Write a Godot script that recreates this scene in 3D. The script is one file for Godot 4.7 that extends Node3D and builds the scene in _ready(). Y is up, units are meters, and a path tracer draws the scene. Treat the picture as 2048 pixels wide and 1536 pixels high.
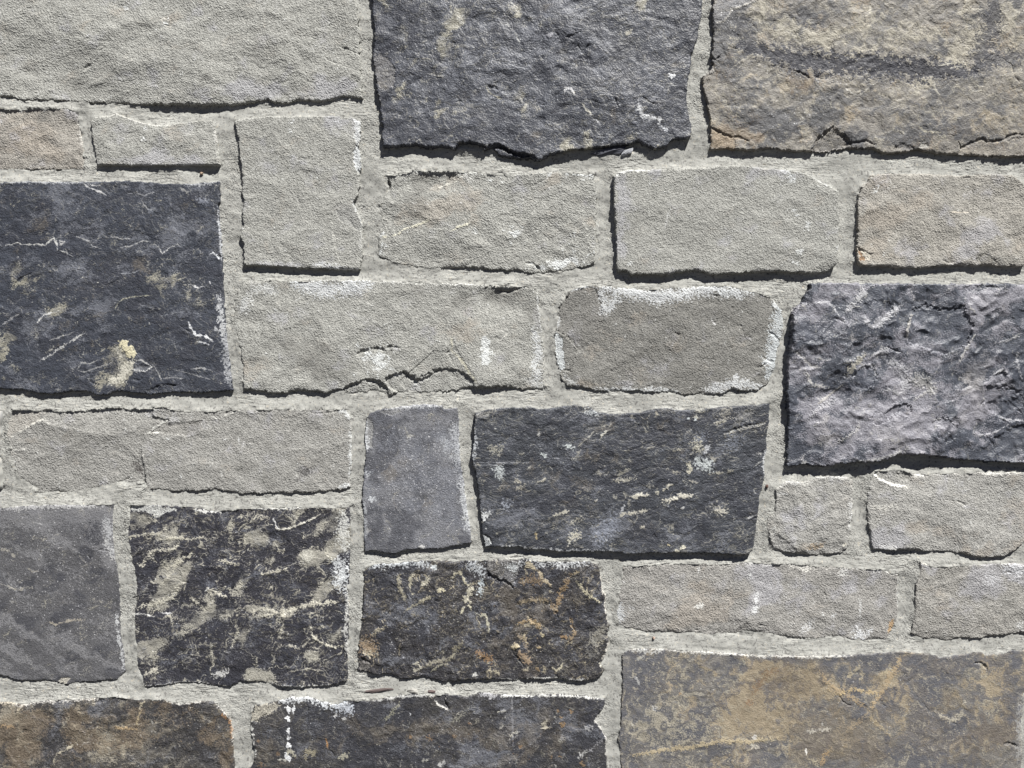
extends Node3D
# A coursed stone wall in high, raking sunlight, seen square on from about three quarters of a metre.
# One picture-independent wall frame: millimetres, x to the right, y up from the middle of the stretch in view, z out of the wall.

const MM := 0.001
const TEX := 0.5          # millimetres per texel
const LOOK_HEIGHT := 0.80 # metres from the ground to the middle of the stretch in view
const DISTANCE := 0.77    # metres from the lens to the mortar

var lut := PackedByteArray()
var found := []           # what the workers made, one entry per stone
var D := PackedFloat32Array()   # distance into the nearest stone (negative in the joints), on a 1 mm lattice
var DW := 0
var DH := 0
var DX := 0
var DY := 0

func _ready() -> void:
	# ---- camera, sky, sun, exposure
	var cam := Camera3D.new()
	cam.name = "camera"
	cam.fov = 53.0
	cam.near = 0.05
	cam.far = 400.0
	add_child(cam)
	cam.position = Vector3(0, LOOK_HEIGHT, DISTANCE)
	cam.current = true
	var env := Environment.new()
	var sky_material := ProceduralSkyMaterial.new()
	sky_material.sky_top_color = Color(0.16, 0.30, 0.62)
	sky_material.sky_horizon_color = Color(0.55, 0.68, 0.86)
	sky_material.sky_curve = 0.14
	sky_material.ground_bottom_color = Color(0.20, 0.19, 0.18)
	sky_material.ground_horizon_color = Color(0.45, 0.48, 0.52)
	var sky := Sky.new()
	sky.sky_material = sky_material
	env.background_mode = Environment.BG_SKY
	env.sky = sky
	env.background_energy_multiplier = 0.13
	env.tonemap_mode = Environment.TONE_MAPPER_LINEAR
	env.tonemap_exposure = 1.78
	env.sdfgi_enabled = true
	env.ssao_enabled = true
	env.ssil_enabled = true
	var we := WorldEnvironment.new()
	we.name = "world_environment"
	we.environment = env
	add_child(we)
	var sun := DirectionalLight3D.new()
	sun.name = "sun"
	sun.light_energy = 1.6
	sun.light_color = Color(1.0, 0.99, 0.97)
	sun.light_angular_distance = 0.5
	sun.shadow_enabled = true
	add_child(sun)
	sun.look_at_from_position(Vector3(0.36, 1.0, 0.52), Vector3.ZERO)

	# ---- the large structure
	for i in 4096:
		lut.append(int(round(clampf(Color(i / 4095.0, 0, 0).linear_to_srgb().r, 0, 1) * 255)))
	build_ground()
	var wall := Node3D.new()
	wall.name = "stone_wall"
	wall.set_meta("label", "coursed wall of pale sandstone and dark slate blocks in grey mortar")
	wall.set_meta("category", "wall")
	wall.set_meta("kind", "thing")
	add_child(wall)
	var core := MeshInstance3D.new()
	core.name = "wall_core"
	var box := BoxMesh.new()
	box.size = Vector3(2.0, 1.6, 0.3)
	core.mesh = box
	core.position = Vector3(0, 0.8, -0.158)
	core.material_override = plain_material(Color(0.16, 0.155, 0.145).linear_to_srgb(), 0.95)
	wall.add_child(core)

	# ---- the stones, worked out in parallel
	var list := stones()
	list.append_array(round_about())
	DX = -1010
	DY = 800
	DW = 2021
	DH = 1601
	D.resize(DW * DH)
	D.fill(-14.0)
	found.resize(list.size())
	spread(list.size(), func(i: int) -> void: work(i, list[i]))
	for i in list.size():
		join(found[i])
	for i in list.size():
		place(list[i], found[i], wall)
	build_mortar(wall)
	build_small_things(wall)


var next_job := 0
var jobs := Mutex.new()

func spread(count: int, job: Callable) -> void:   # the jobs on four threads
	next_job = 0
	var threads := []
	for n in 4:
		var th := Thread.new()
		th.start(func() -> void:
			while true:
				jobs.lock()
				var mine := next_job
				next_job += 1
				jobs.unlock()
				if mine >= count:
					return
				job.call(mine))
		threads.append(th)
	for th: Thread in threads:
		th.wait_to_finish()


func plain_material(c: Color, rough: float) -> StandardMaterial3D:
	var m := StandardMaterial3D.new()
	m.albedo_color = c
	m.roughness = rough
	return m


func build_ground() -> void:
	var g := MeshInstance3D.new()
	g.name = "ground"
	var pm := PlaneMesh.new()
	pm.size = Vector2(300, 300)
	g.mesh = pm
	var m := plain_material(Color(0.07, 0.068, 0.064).linear_to_srgb(), 0.95)
	var n := NoiseTexture2D.new()
	n.width = 256
	n.height = 256
	n.seamless = true
	n.noise = FastNoiseLite.new()
	n.noise.frequency = 0.08
	var ramp := Gradient.new()
	ramp.set_color(0, Color(0.7, 0.7, 0.7))
	ramp.set_color(1, Color(1, 1, 1))
	n.color_ramp = ramp
	m.albedo_texture = n
	m.uv1_scale = Vector3(150, 150, 150)
	g.material_override = m
	g.set_meta("kind", "structure")
	g.set_meta("label", "dark asphalt ground at the foot of the wall")
	add_child(g)


# ------------------------------------------------------------------ one stone
static func smooth(a: float, b: float, x: float) -> float:
	var t := clampf((x - a) / (b - a), 0.0, 1.0)
	return t * t * (3.0 - 2.0 * t)


static func ground_noise(seed_: int, octaves: int) -> FastNoiseLite:
	var n := FastNoiseLite.new()
	n.noise_type = FastNoiseLite.TYPE_SIMPLEX
	n.seed = seed_
	n.frequency = 1.0
	n.fractal_type = FastNoiseLite.FRACTAL_FBM if octaves > 1 else FastNoiseLite.FRACTAL_NONE
	n.fractal_octaves = octaves
	n.fractal_gain = 0.55
	return n


static func col(hex: String) -> Vector3:   # base colour: the written colour is what full sun on the wall makes of it, a quarter brighter
	var c := Color(hex).srgb_to_linear()
	return Vector3(minf(c.r / 1.25, 0.8), minf(c.g / 1.25, 0.8), minf(c.b / 1.25, 0.8))


func distances(poly: PackedVector2Array, x0: int, y0: int, w: int, h: int) -> PackedFloat32Array:
	# signed distance to the outline on a 1 mm lattice, exact near the outline
	var out := PackedFloat32Array()
	out.resize(w * h)
	var n := poly.size()
	var cw := w / 8 + 2
	var ch := h / 8 + 2
	var coarse := PackedFloat32Array()
	coarse.resize(cw * ch)
	for cj in ch:
		for ci in cw:
			coarse[cj * cw + ci] = exact(poly, n, Vector2(x0 + ci * 8, y0 - cj * 8))
	for j in h:
		var cj := j / 8
		var fy := (j % 8) / 8.0
		for i in w:
			var ci := i / 8
			var fx := (i % 8) / 8.0
			var k := cj * cw + ci
			var d := lerpf(lerpf(coarse[k], coarse[k + 1], fx), lerpf(coarse[k + cw], coarse[k + cw + 1], fx), fy)
			if absf(d) < 9.0:
				d = exact(poly, n, Vector2(x0 + i, y0 - j))
			out[j * w + i] = d
	return out


static func exact(poly: PackedVector2Array, n: int, p: Vector2) -> float:
	var best := 1e9
	var a := poly[n - 1]
	for k in n:
		var b := poly[k]
		var q := Geometry2D.get_closest_point_to_segment(p, a, b)
		best = minf(best, p.distance_squared_to(q))
		a = b
	best = sqrt(best)
	return best if Geometry2D.is_point_in_polygon(p, poly) else -best


func work(index: int, s: Dictionary) -> void:
	var k: Dictionary = kinds()[s.kind].duplicate()
	k.merge(s.get("set", {}), true)
	var poly := PackedVector2Array()
	var src: Array = s.poly
	for i in range(0, src.size(), 2):
		poly.append(Vector2(src[i], src[i + 1]))
	var lo := poly[0]
	var hi := poly[0]
	for p in poly:
		lo = lo.min(p)
		hi = hi.max(p)
	var far: bool = s.get("far", false)
	var step := 4 if far else 1            # lattice of the mesh in mm
	var x0 := int(floor(lo.x)) - 14
	var y0 := int(ceil(hi.y)) + 14
	x0 -= posmod(x0 - DX, 4)
	y0 += posmod(DY - y0, 4) * -1 + 4
	var w1 := int(ceil(hi.x)) + 15 - x0
	var h1 := y0 - (int(floor(lo.y)) - 15)
	w1 += (4 - (w1 - 1) % 4) % 4
	h1 += (4 - (h1 - 1) % 4) % 4
	var dist := distances(poly, x0, y0, w1, h1)
	var sd: int = 1000 + index * 37
	var n3 := ground_noise(sd, 4)
	var n2 := ground_noise(sd + 1, 2)
	var n1 := ground_noise(sd + 2, 1)
	var nm := ground_noise(sd + 3, 4)
	var ng := ground_noise(sd + 5, 3)
	ng.fractal_gain = 0.65
	var nv := FastNoiseLite.new()
	nv.noise_type = FastNoiseLite.TYPE_VALUE
	nv.frequency = 1.0
	nv.fractal_type = FastNoiseLite.FRACTAL_NONE
	nv.seed = sd + 4
	# a ragged outline
	var rag: float = k.rag
	for j in h1:
		for i in w1:
			var q := j * w1 + i
			var d := dist[q]
			if absf(d) < 9.0:
				var px := float(x0 + i)
				var py := float(y0 - j)
				d += rag * (n2.get_noise_2d(px * 0.11, py * 0.11) * 1.1 + n1.get_noise_2d(px * 0.42, py * 0.42) * 0.55)
				dist[q] = d
	# lattice of texels
	var per := 1 if far else int(round(1.0 / TEX))
	var t := 1.0 / per
	var W := (w1 - 1) * per + 1
	var H := (h1 - 1) * per + 1
	var N := W * H
	var hm := PackedFloat32Array()
	var hb := PackedFloat32Array()
	var cr := PackedFloat32Array()
	var cg := PackedFloat32Array()
	var cb := PackedFloat32Array()
	for a in [hm, hb, cr, cg, cb]:
		a.resize(N)
	hm.resize(N)
	hb.resize(N)
	cr.resize(N)
	cg.resize(N)
	cb.resize(N)
	# slow influences on a 4 mm lattice: element 0 is height, the rest belong to the layers
	var layers: Array = k.layers
	var nl := layers.size()
	var bw := (w1 - 1) / 4 + 2
	var bh := (h1 - 1) / 4 + 2
	var infl := []
	var used := []
	for l in nl + 1:
		var a := PackedFloat32Array()
		a.resize(bw * bh)
		infl.append(a)
		used.append(false)
	for f: Array in s.f:
		if f[0] != "b":
			continue
		var which: int = f[1]
		used[which] = true
		var arr: PackedFloat32Array = infl[which]
		var ca := cos(deg_to_rad(f[6]))
		var sa := sin(deg_to_rad(f[6]))
		for j in bh:
			for i in bw:
				var dx: float = x0 + i * 4 - f[2]
				var dy: float = y0 - j * 4 - f[3]
				var u: float = (dx * ca + dy * sa) / f[4]
				var v: float = (dy * ca - dx * sa) / f[5]
				var r2 := u * u + v * v
				if r2 < 6.0:
					arr[j * bw + i] += f[7] * exp(-r2 * 1.2)
		infl[which] = arr
	var base := col(k.base)
	var h0: float = s.h
	var tilt: Array = s.get("tilt", [0.0, 0.0])
	var mid := (lo + hi) * 0.5
	var ga := deg_to_rad(k.grain_angle)
	var gc := cos(ga)
	var gs := sin(ga)
	var gl: float = 1.0 / k.grain[1]
	var gw: float = 1.0 / k.grain[2]
	var gh: float = k.grain[0]
	var wh: float = k.white
	var a1: float = k.low[0]
	var f1: float = k.low[1]
	var a2: float = k.mid[0]
	var f2: float = k.mid[1]
	var mr: float = k.mid[2]
	var a3: float = k.fine[0]
	var f3: float = k.fine[1]
	var fr3: float = k.fine[2]
	var warp: float = k.warp[0]
	var wf: float = k.warp[1]
	var veins: Array = k.veins   # frequency, stretch, width, opacity, height, colour, how much of the face
	var has_veins: bool = veins.size() > 0
	var vein_color := col(veins[5]) if has_veins else Vector3.ZERO
	var t3: float = k.tones[4]
	var fa: float = k.facet[0]
	var ff: float = k.facet[1]
	var fra: float = k.facet[2]
	var ma := deg_to_rad(k.mid_angle)
	var mc := cos(ma)
	var ms := sin(ma)
	var tones: Array = k.tones
	var t1: float = tones[0]
	var t2: float = tones[1]
	var tg: float = tones[2]
	var tw: float = tones[3]
	var terr: Array = k.terrace   # frequency, levels, step mm, edge alpha, ratio
	var has_terr: bool = terr.size() > 0
	var edge_color := col(k.edge_color)
	var lc := []
	var lp := PackedFloat32Array()
	for l: Array in layers:
		lc.append(col(l[0]))
		lp.append_array(PackedFloat32Array([l[1], l[2], cos(deg_to_rad(l[3])), sin(deg_to_rad(l[3])), l[4], l[5], l[6], l[7]]))
	for j in H:
		var py := y0 - j * t
		var bj := int(j * t) / 4
		var bfy := fmod(j * t, 4.0) / 4.0
		for i in W:
			var px := x0 + i * t
			var q := j * W + i
			# outside the stone nothing is needed
			var dq := dist[int(j * t) * w1 + int(i * t)]
			if dq < -3.5:
				continue
			var bi := int(i * t) / 4
			var bfx := fmod(i * t, 4.0) / 4.0
			var bk := bj * bw + bi
			var low := nm.get_noise_2d(px * f1, py * f1)
			var mu := px * mc + py * ms
			var mv := py * mc - px * ms
			var wx := n1.get_noise_2d(px * 0.035, py * 0.035) * 9.0
			var midn := n3.get_noise_2d((mu + wx) * f2 / mr, (mv - wx) * f2)
			var fin := n3.get_noise_2d(mu * f3 / fr3 + 91.0, mv * f3)
			var qx := px + warp * n2.get_noise_2d(px * wf, py * wf + 17.0)
			var qy := py + warp * n2.get_noise_2d(px * wf + 71.0, py * wf)
			var u := px * gc + py * gs
			var v := py * gc - px * gs
			var g := ng.get_noise_2d(u * gl, v * gw)
			var wn := nv.get_noise_2d(px * 1.7, py * 1.7)
			var z: float = h0 + tilt[0] * (px - mid.x) + tilt[1] * (py - mid.y) + a1 * low + a2 * midn + a3 * fin
			if fa > 0.0:
				var fu := (qx * mc + qy * ms) * ff / fra
				var fv := (qy * mc - qx * ms) * ff
				z -= fa * (absf(n1.get_noise_2d(fu + 5.0, fv)) + 0.45 * absf(n1.get_noise_2d(fu * 2.3 + 60.0, fv * 2.3)))
			if used[0]:
				var a: PackedFloat32Array = infl[0]
				z += lerpf(lerpf(a[bk], a[bk + 1], bfx), lerpf(a[bk + bw], a[bk + bw + 1], bfx), bfy)
			var tone := maxf(0.3, 1.0 + t1 * low + t2 * midn + t3 * fin + tg * g + tw * wn)
			var r := base.x * tone
			var gg := base.y * tone
			var b := base.z * tone
			if has_terr:
				var tn: float = (n3.get_noise_2d((mu - wx) * terr[0] / terr[4] + 33.0, (mv + wx) * terr[0]) + 0.12 * fin) * terr[1] + 20.0
				var fl: float = floorf(tn)
				var fr: float = tn - fl
				z += terr[2] * (fl - 20.0 + smooth(0.0, 0.16, fr))
				var e: float = (1.0 - smooth(0.02, 0.2, absf(fr - 0.08))) * terr[3] * clampf(0.5 + 2.2 * low + 0.9 * g, 0.0, 1.0)
				r = lerpf(r, edge_color.x, e)
				gg = lerpf(gg, edge_color.y, e)
				b = lerpf(b, edge_color.z, e)
			for l in nl:
				var m := l * 8
				var lx := qx * lp[m + 2] + qy * lp[m + 3]
				var ly := qy * lp[m + 2] - qx * lp[m + 3]
				var val := nm.get_noise_2d(lx * lp[m] / lp[m + 1] + 50.0 * (l + 1), ly * lp[m]) + lp[m + 7] * (0.6 * g + 0.5 * wn + 0.4 * fin)
				if used[l + 1]:
					var a: PackedFloat32Array = infl[l + 1]
					val += lerpf(lerpf(a[bk], a[bk + 1], bfx), lerpf(a[bk + bw], a[bk + bw + 1], bfx), bfy)
				var al := smooth(lp[m + 4] - lp[m + 5], lp[m + 4] + lp[m + 5], val) * lp[m + 6]
				if al > 0.004:
					var c: Vector3 = lc[l]
					var tl := 1.0 + 0.5 * (tg * g + tw * wn) + 0.5 * t2 * midn
					r = lerpf(r, c.x * tl, al)
					gg = lerpf(gg, c.y * tl, al)
					b = lerpf(b, c.z * tl, al)
			if has_veins:
				var vu := qx * mc + qy * ms
				var vv := qy * mc - qx * ms
				var vn := absf(n3.get_noise_2d(vu * veins[0] / veins[1] + 200.0, vv * veins[0]))
				if vn < veins[2]:
					var some := smooth(veins[6] - 0.15, veins[6] + 0.2, nm.get_noise_2d(px * 0.03 + 400.0, py * 0.03) + 0.25 * wn)
					var e: float = (1.0 - smooth(veins[2] * 0.25, veins[2], vn)) * some
					z += veins[4] * e
					e *= veins[3]
					r = lerpf(r, vein_color.x, e)
					gg = lerpf(gg, vein_color.y, e)
					b = lerpf(b, vein_color.z, e)
			hm[q] = z
			hb[q] = gh * g + wh * wn
			cr[q] = r
			cg[q] = gg
			cb[q] = b
	# marks, chips and cracks
	var rng := RandomNumberGenerator.new()
	rng.seed = sd
	for f: Array in s.f:
		match f[0]:
			"v":
				stroke(f, x0, y0, W, H, t, hm, cr, cg, cb, n1)
			"p":
				patch(f, x0, y0, W, H, t, hm, cr, cg, cb, n1)
			"k":
				cut(f, x0, y0, W, H, t, hm, cr, cg, cb, n1)
			"s":
				specks(f, x0, y0, W, H, t, hm, cr, cg, cb, rng)
	# edges, then the mesh
	var z1 := PackedFloat32Array()
	z1.resize(w1 * h1)
	var er: float = k.edge[0]
	var ez: float = k.edge[1]
	for j in h1:
		for i in w1:
			var q := j * w1 + i
			var d := dist[q]
			var z := hm[(j * per) * W + i * per]
			if d < -3.4:
				z1[q] = -5.0
				continue
			var px := float(x0 + i)
			var py := float(y0 - j)
			var worn := maxf(0.25, 1.0 + 1.5 * n1.get_noise_2d(px * 0.05 + 7.0, py * 0.05) + 0.7 * n1.get_noise_2d(px * 0.25, py * 0.25 + 9.0))
			var R := er * worn
			if d < R:
				var e := 1.0 - maxf(d, 0.0) / R
				z -= ez * worn * (1.0 - sqrt(maxf(0.0, 1.0 - e * e)))
			if d < -0.6 or (far and d < 0.0):
				z += d * 4.5 if far else -6.0
			z1[q] = maxf(z, -5.0)
	var cx := roundf(mid.x)
	var cy := roundf(mid.y)
	var gw1 := (w1 - 1) / step + 1
	var gh1 := (h1 - 1) / step + 1
	var id := PackedInt32Array()
	id.resize(gw1 * gh1)
	id.fill(-1)
	var vs := PackedVector3Array()
	var ns := PackedVector3Array()
	var uv := PackedVector2Array()
	var cs := PackedColorArray()
	var ix := PackedInt32Array()
	for j in gh1 - 1:
		for i in gw1 - 1:
			var q := j * step * w1 + i * step
			if maxf(maxf(dist[q], dist[q + step]), maxf(dist[q + step * w1], dist[q + step * w1 + step])) < -1.7:
				continue
			var corner := PackedInt32Array()
			for o in [[0, 0], [1, 0], [0, 1], [1, 1]]:
				var gi: int = i + o[0]
				var gj: int = j + o[1]
				var gk := gj * gw1 + gi
				if id[gk] < 0:
					id[gk] = vs.size()
					var li := gi * step
					var lj := gj * step
					var p := lj * w1 + li
					# the rim follows the outline exactly, the side drops straight from it
					var sx := 0.0
					var sy := 0.0
					var dp := dist[p]
					if not far and dp < 0.5 and li > 0 and lj > 0 and li < w1 - 1 and lj < h1 - 1:
						var gx := (dist[p + 1] - dist[p - 1]) * 0.5
						var gy := (dist[p - w1] - dist[p + w1]) * 0.5
						var gg := maxf(gx * gx + gy * gy, 0.3)
						var move := -dp if dp > -0.6 else -0.35 - dp
						move = clampf(move, -0.5, 1.3)
						sx = gx * move / gg
						sy = gy * move / gg
					vs.append(Vector3(x0 + li + sx - cx, y0 - lj + sy - cy, z1[p]) * MM)
					var l := z1[p - step] if li > 0 else z1[p]
					var r := z1[p + step] if li < w1 - step else z1[p]
					var u := z1[p - step * w1] if lj > 0 else z1[p]
					var d := z1[p + step * w1] if lj < h1 - step else z1[p]
					ns.append(Vector3(l - r, d - u, 2.0 * step).normalized())
					uv.append(Vector2(((li + sx) * per + 0.5) / W, ((lj - sy) * per + 0.5) / H))
					if far:
						var tq := lj * per * W + li * per
						cs.append(Color(maxf(cr[tq], 0.02), maxf(cg[tq], 0.02), maxf(cb[tq], 0.02)))
				corner.append(id[gk])
			ix.append_array(PackedInt32Array([corner[0], corner[1], corner[2], corner[1], corner[3], corner[2]]))
	var res := {"x0": x0, "y0": y0, "w1": w1, "h1": h1, "dist": dist, "at": Vector2(cx, cy), "vs": vs, "ns": ns, "uv": uv, "ix": ix, "k": k}
	if far:
		res.cs = cs
	else:
		var px8 := PackedByteArray()
		px8.resize(N * 3)
		for q in N:
			px8[q * 3] = lut[int(clampf(cr[q], 0.004, 0.85) * 4095.0)]
			px8[q * 3 + 1] = lut[int(clampf(cg[q], 0.004, 0.85) * 4095.0)]
			px8[q * 3 + 2] = lut[int(clampf(cb[q], 0.004, 0.85) * 4095.0)]
		# what the mesh is too coarse for goes into the relief map
		for j in H:
			var j0 := (j / per) * per
			var j1 := mini(j0 + per, H - 1)
			var fy := float(j - j0) / per
			for i in W:
				var i0 := (i / per) * per
				if i == i0 and j == j0:
					continue
				var i1 := mini(i0 + per, W - 1)
				var fx := float(i - i0) / per
				var e := lerpf(lerpf(hm[j0 * W + i0], hm[j0 * W + i1], fx), lerpf(hm[j1 * W + i0], hm[j1 * W + i1], fx), fy)
				hb[j * W + i] += clampf(hm[j * W + i] - e, -0.4, 0.4)
		res.color = Image.create_from_data(W, H, false, Image.FORMAT_RGB8, px8)
		res.relief = Image.create_from_data(W, H, false, Image.FORMAT_RF, hb.to_byte_array())
	found[index] = res


func stroke(f: Array, x0: int, y0: int, W: int, H: int, t: float, hm: PackedFloat32Array, cr: PackedFloat32Array, cg: PackedFloat32Array, cb: PackedFloat32Array, n1: FastNoiseLite) -> void:
	# ["v", colour or "", width, opacity, height, raggedness, [x, y, ...]]
	var w: float = f[2]
	var al: float = f[3]
	var dz: float = f[4]
	var rag: float = f[5]
	var src: Array = f[6]
	var pts := PackedVector2Array()
	for i in range(0, src.size(), 2):
		pts.append(Vector2(src[i], src[i + 1]))
	var total := 0.0
	for i in pts.size() - 1:
		total += pts[i].distance_to(pts[i + 1])
	total = maxf(total, 0.01)
	var pad := w + rag * 1.5 + 1.0
	var lo := pts[0]
	var hi := pts[0]
	for p in pts:
		lo = lo.min(p)
		hi = hi.max(p)
	var ia := maxi(0, int((lo.x - pad - x0) / t))
	var ib := mini(W - 1, int((hi.x + pad - x0) / t))
	var ja := maxi(0, int((y0 - hi.y - pad) / t))
	var jb := mini(H - 1, int((y0 - lo.y + pad) / t))
	if ib <= ia or jb <= ja:
		return
	var mw := ib - ia + 1
	var mask := PackedFloat32Array()
	mask.resize(mw * (jb - ja + 1))
	var run := 0.0
	for k in pts.size() - 1:
		var a := pts[k]
		var b := pts[k + 1]
		var ab := b - a
		var ll := maxf(ab.length_squared(), 0.0001)
		var seg := sqrt(ll)
		for j in range(maxi(ja, int((y0 - maxf(a.y, b.y) - pad) / t)), mini(jb, int((y0 - minf(a.y, b.y) + pad) / t)) + 1):
			for i in range(maxi(ia, int((minf(a.x, b.x) - pad - x0) / t)), mini(ib, int((maxf(a.x, b.x) + pad - x0) / t)) + 1):
				var p := Vector2(x0 + i * t, y0 - j * t)
				p += Vector2(n1.get_noise_2d(p.x * 0.3, p.y * 0.3), n1.get_noise_2d(p.x * 0.3 + 40.0, p.y * 0.3)) * rag
				var h := clampf((p - a).dot(ab) / ll, 0.0, 1.0)
				var dd := p.distance_to(a + ab * h)
				var along := (run + seg * h) / total
				var wl := w * 0.5 * minf(1.0, 0.3 + 3.5 * minf(along, 1.0 - along)) * (1.0 + 0.8 * n1.get_noise_2d(p.x * 0.13 + 11.0, p.y * 0.13))
				var m := 1.0 - smooth(wl - 0.35, wl + 0.35, dd)
				var q := (j - ja) * mw + i - ia
				if m > mask[q]:
					mask[q] = m
		run += seg
	var c := col(f[1]) if f[1] != "" else Vector3.ZERO
	var paint: bool = f[1] != ""
	for j in range(ja, jb + 1):
		for i in range(ia, ib + 1):
			var m := mask[(j - ja) * mw + i - ia]
			if m < 0.01:
				continue
			var q := j * W + i
			hm[q] += dz * m
			if paint:
				var px := x0 + i * t
				var py := y0 - j * t
				var grit := n1.get_noise_2d(px * 0.9, py * 0.9)
				var e := al * smooth(0.1, 0.75, m + 0.35 * grit)
				var tl := 1.0 + 0.15 * grit
				cr[q] = lerpf(cr[q], c.x * tl, e)
				cg[q] = lerpf(cg[q], c.y * tl, e)
				cb[q] = lerpf(cb[q], c.z * tl, e)


func patch(f: Array, x0: int, y0: int, W: int, H: int, t: float, hm: PackedFloat32Array, cr: PackedFloat32Array, cg: PackedFloat32Array, cb: PackedFloat32Array, n1: FastNoiseLite) -> void:
	# ["p", colour or "", opacity, height, slope x, slope y, raggedness, [x, y, ...]]: a flake or the scar of one
	var al: float = f[2]
	var rag: float = f[6]
	var src: Array = f[7]
	var pts := PackedVector2Array()
	var mid := Vector2.ZERO
	for i in range(0, src.size(), 2):
		pts.append(Vector2(src[i], src[i + 1]))
		mid += pts[-1]
	mid /= pts.size()
	var lo := pts[0]
	var hi := pts[0]
	for p in pts:
		lo = lo.min(p)
		hi = hi.max(p)
	var pad := rag * 1.5 + 1.0
	var c := col(f[1]) if f[1] != "" else Vector3.ZERO
	var paint: bool = f[1] != ""
	for j in range(maxi(0, int((y0 - hi.y - pad) / t)), mini(H - 1, int((y0 - lo.y + pad) / t)) + 1):
		for i in range(maxi(0, int((lo.x - pad - x0) / t)), mini(W - 1, int((hi.x + pad - x0) / t)) + 1):
			var p := Vector2(x0 + i * t, y0 - j * t)
			var o := p
			p += Vector2(n1.get_noise_2d(p.x * 0.16, p.y * 0.16) + 0.5 * n1.get_noise_2d(p.x * 0.5, p.y * 0.5), n1.get_noise_2d(p.x * 0.16 + 40.0, p.y * 0.16) + 0.5 * n1.get_noise_2d(p.x * 0.5 + 40.0, p.y * 0.5)) * rag
			if not Geometry2D.is_point_in_polygon(p, pts):
				continue
			var q := j * W + i
			hm[q] += f[3] + f[4] * (o.x - mid.x) + f[5] * (o.y - mid.y)
			if paint:
				var grit := n1.get_noise_2d(o.x * 0.8, o.y * 0.8)
				var e := al * smooth(-0.5, 0.15, grit + al - 0.45)
				var tl := 1.0 + 0.15 * grit
				cr[q] = lerpf(cr[q], c.x * tl, e)
				cg[q] = lerpf(cg[q], c.y * tl, e)
				cb[q] = lerpf(cb[q], c.z * tl, e)


func cut(f: Array, x0: int, y0: int, W: int, H: int, t: float, hm: PackedFloat32Array, cr: PackedFloat32Array, cg: PackedFloat32Array, cb: PackedFloat32Array, n1: FastNoiseLite) -> void:
	# ["k", x, y, towards x, towards y, slope, deepest, half length]: a struck facet that falls away beyond a line
	var p0 := Vector2(f[1], f[2])
	var n := Vector2(f[3], f[4]).normalized()
	var slope: float = f[5]
	var most: float = f[6]
	var ext: float = f[7]
	for j in H:
		for i in W:
			var p := Vector2(x0 + i * t, y0 - j * t)
			var s := (p - p0).dot(n)
			if s < -3.0 or s > ext * 2.0:
				continue
			var along := absf((p - p0).dot(n.orthogonal()))
			if along > ext:
				continue
			s += 1.6 * n1.get_noise_2d(p.x * 0.09, p.y * 0.09) + 0.7 * n1.get_noise_2d(p.x * 0.3, p.y * 0.3)
			s -= 0.25 * ext * smooth(0.6, 1.0, along / ext)
			if s > 0.0:
				hm[j * W + i] -= minf(s * slope, most)


func specks(f: Array, x0: int, y0: int, W: int, H: int, t: float, hm: PackedFloat32Array, cr: PackedFloat32Array, cg: PackedFloat32Array, cb: PackedFloat32Array, rng: RandomNumberGenerator) -> void:
	# ["s", colour, count, x, y, half width, half height, smallest, largest, opacity, height]: mineral flecks, and crystal glints painted white on dark faces
	var c := col(f[1])
	for n in int(f[2]):
		var sx: float = f[3] + rng.randfn(0.0, 0.5) * f[5]
		var sy: float = f[4] + rng.randfn(0.0, 0.5) * f[6]
		var r: float = lerpf(f[7], f[8], pow(rng.randf(), 3.0))
		var st := rng.randf_range(0.45, 1.0)
		var an := rng.randf() * PI
		var ca := cos(an)
		var sa := sin(an)
		var ph := rng.randf() * TAU
		for j in range(maxi(0, int((y0 - sy - r * 1.4) / t)), mini(H - 1, int((y0 - sy + r * 1.4) / t) + 1) + 1):
			for i in range(maxi(0, int((sx - r * 1.4 - x0) / t)), mini(W - 1, int((sx + r * 1.4 - x0) / t) + 1) + 1):
				var dx := x0 + i * t - sx
				var dy := y0 - j * t - sy
				var u := dx * ca + dy * sa
				var v := (dy * ca - dx * sa) / st
				var rr := r * (1.0 + 0.25 * sin(3.0 * atan2(v, u) + ph))
				var m := 1.0 - smooth(rr - 0.3, rr + 0.3, sqrt(u * u + v * v))
				if m > 0.0:
					var q := j * W + i
					hm[q] += f[10] * m
					var e: float = f[9] * m
					cr[q] = lerpf(cr[q], c.x, e)
					cg[q] = lerpf(cg[q], c.y, e)
					cb[q] = lerpf(cb[q], c.z, e)


func join(r: Dictionary) -> void:
	var dist: PackedFloat32Array = r.dist
	var w1: int = r.w1
	for j in r.h1:
		var gj: int = DY - r.y0 + j
		if gj < 0 or gj >= DH:
			continue
		for i in w1:
			var gi: int = r.x0 - DX + i
			if gi < 0 or gi >= DW:
				continue
			var d := dist[j * w1 + i]
			var q := gj * DW + gi
			if d > D[q]:
				D[q] = d
	r.erase("dist")


var far_stone_material: StandardMaterial3D

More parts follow.
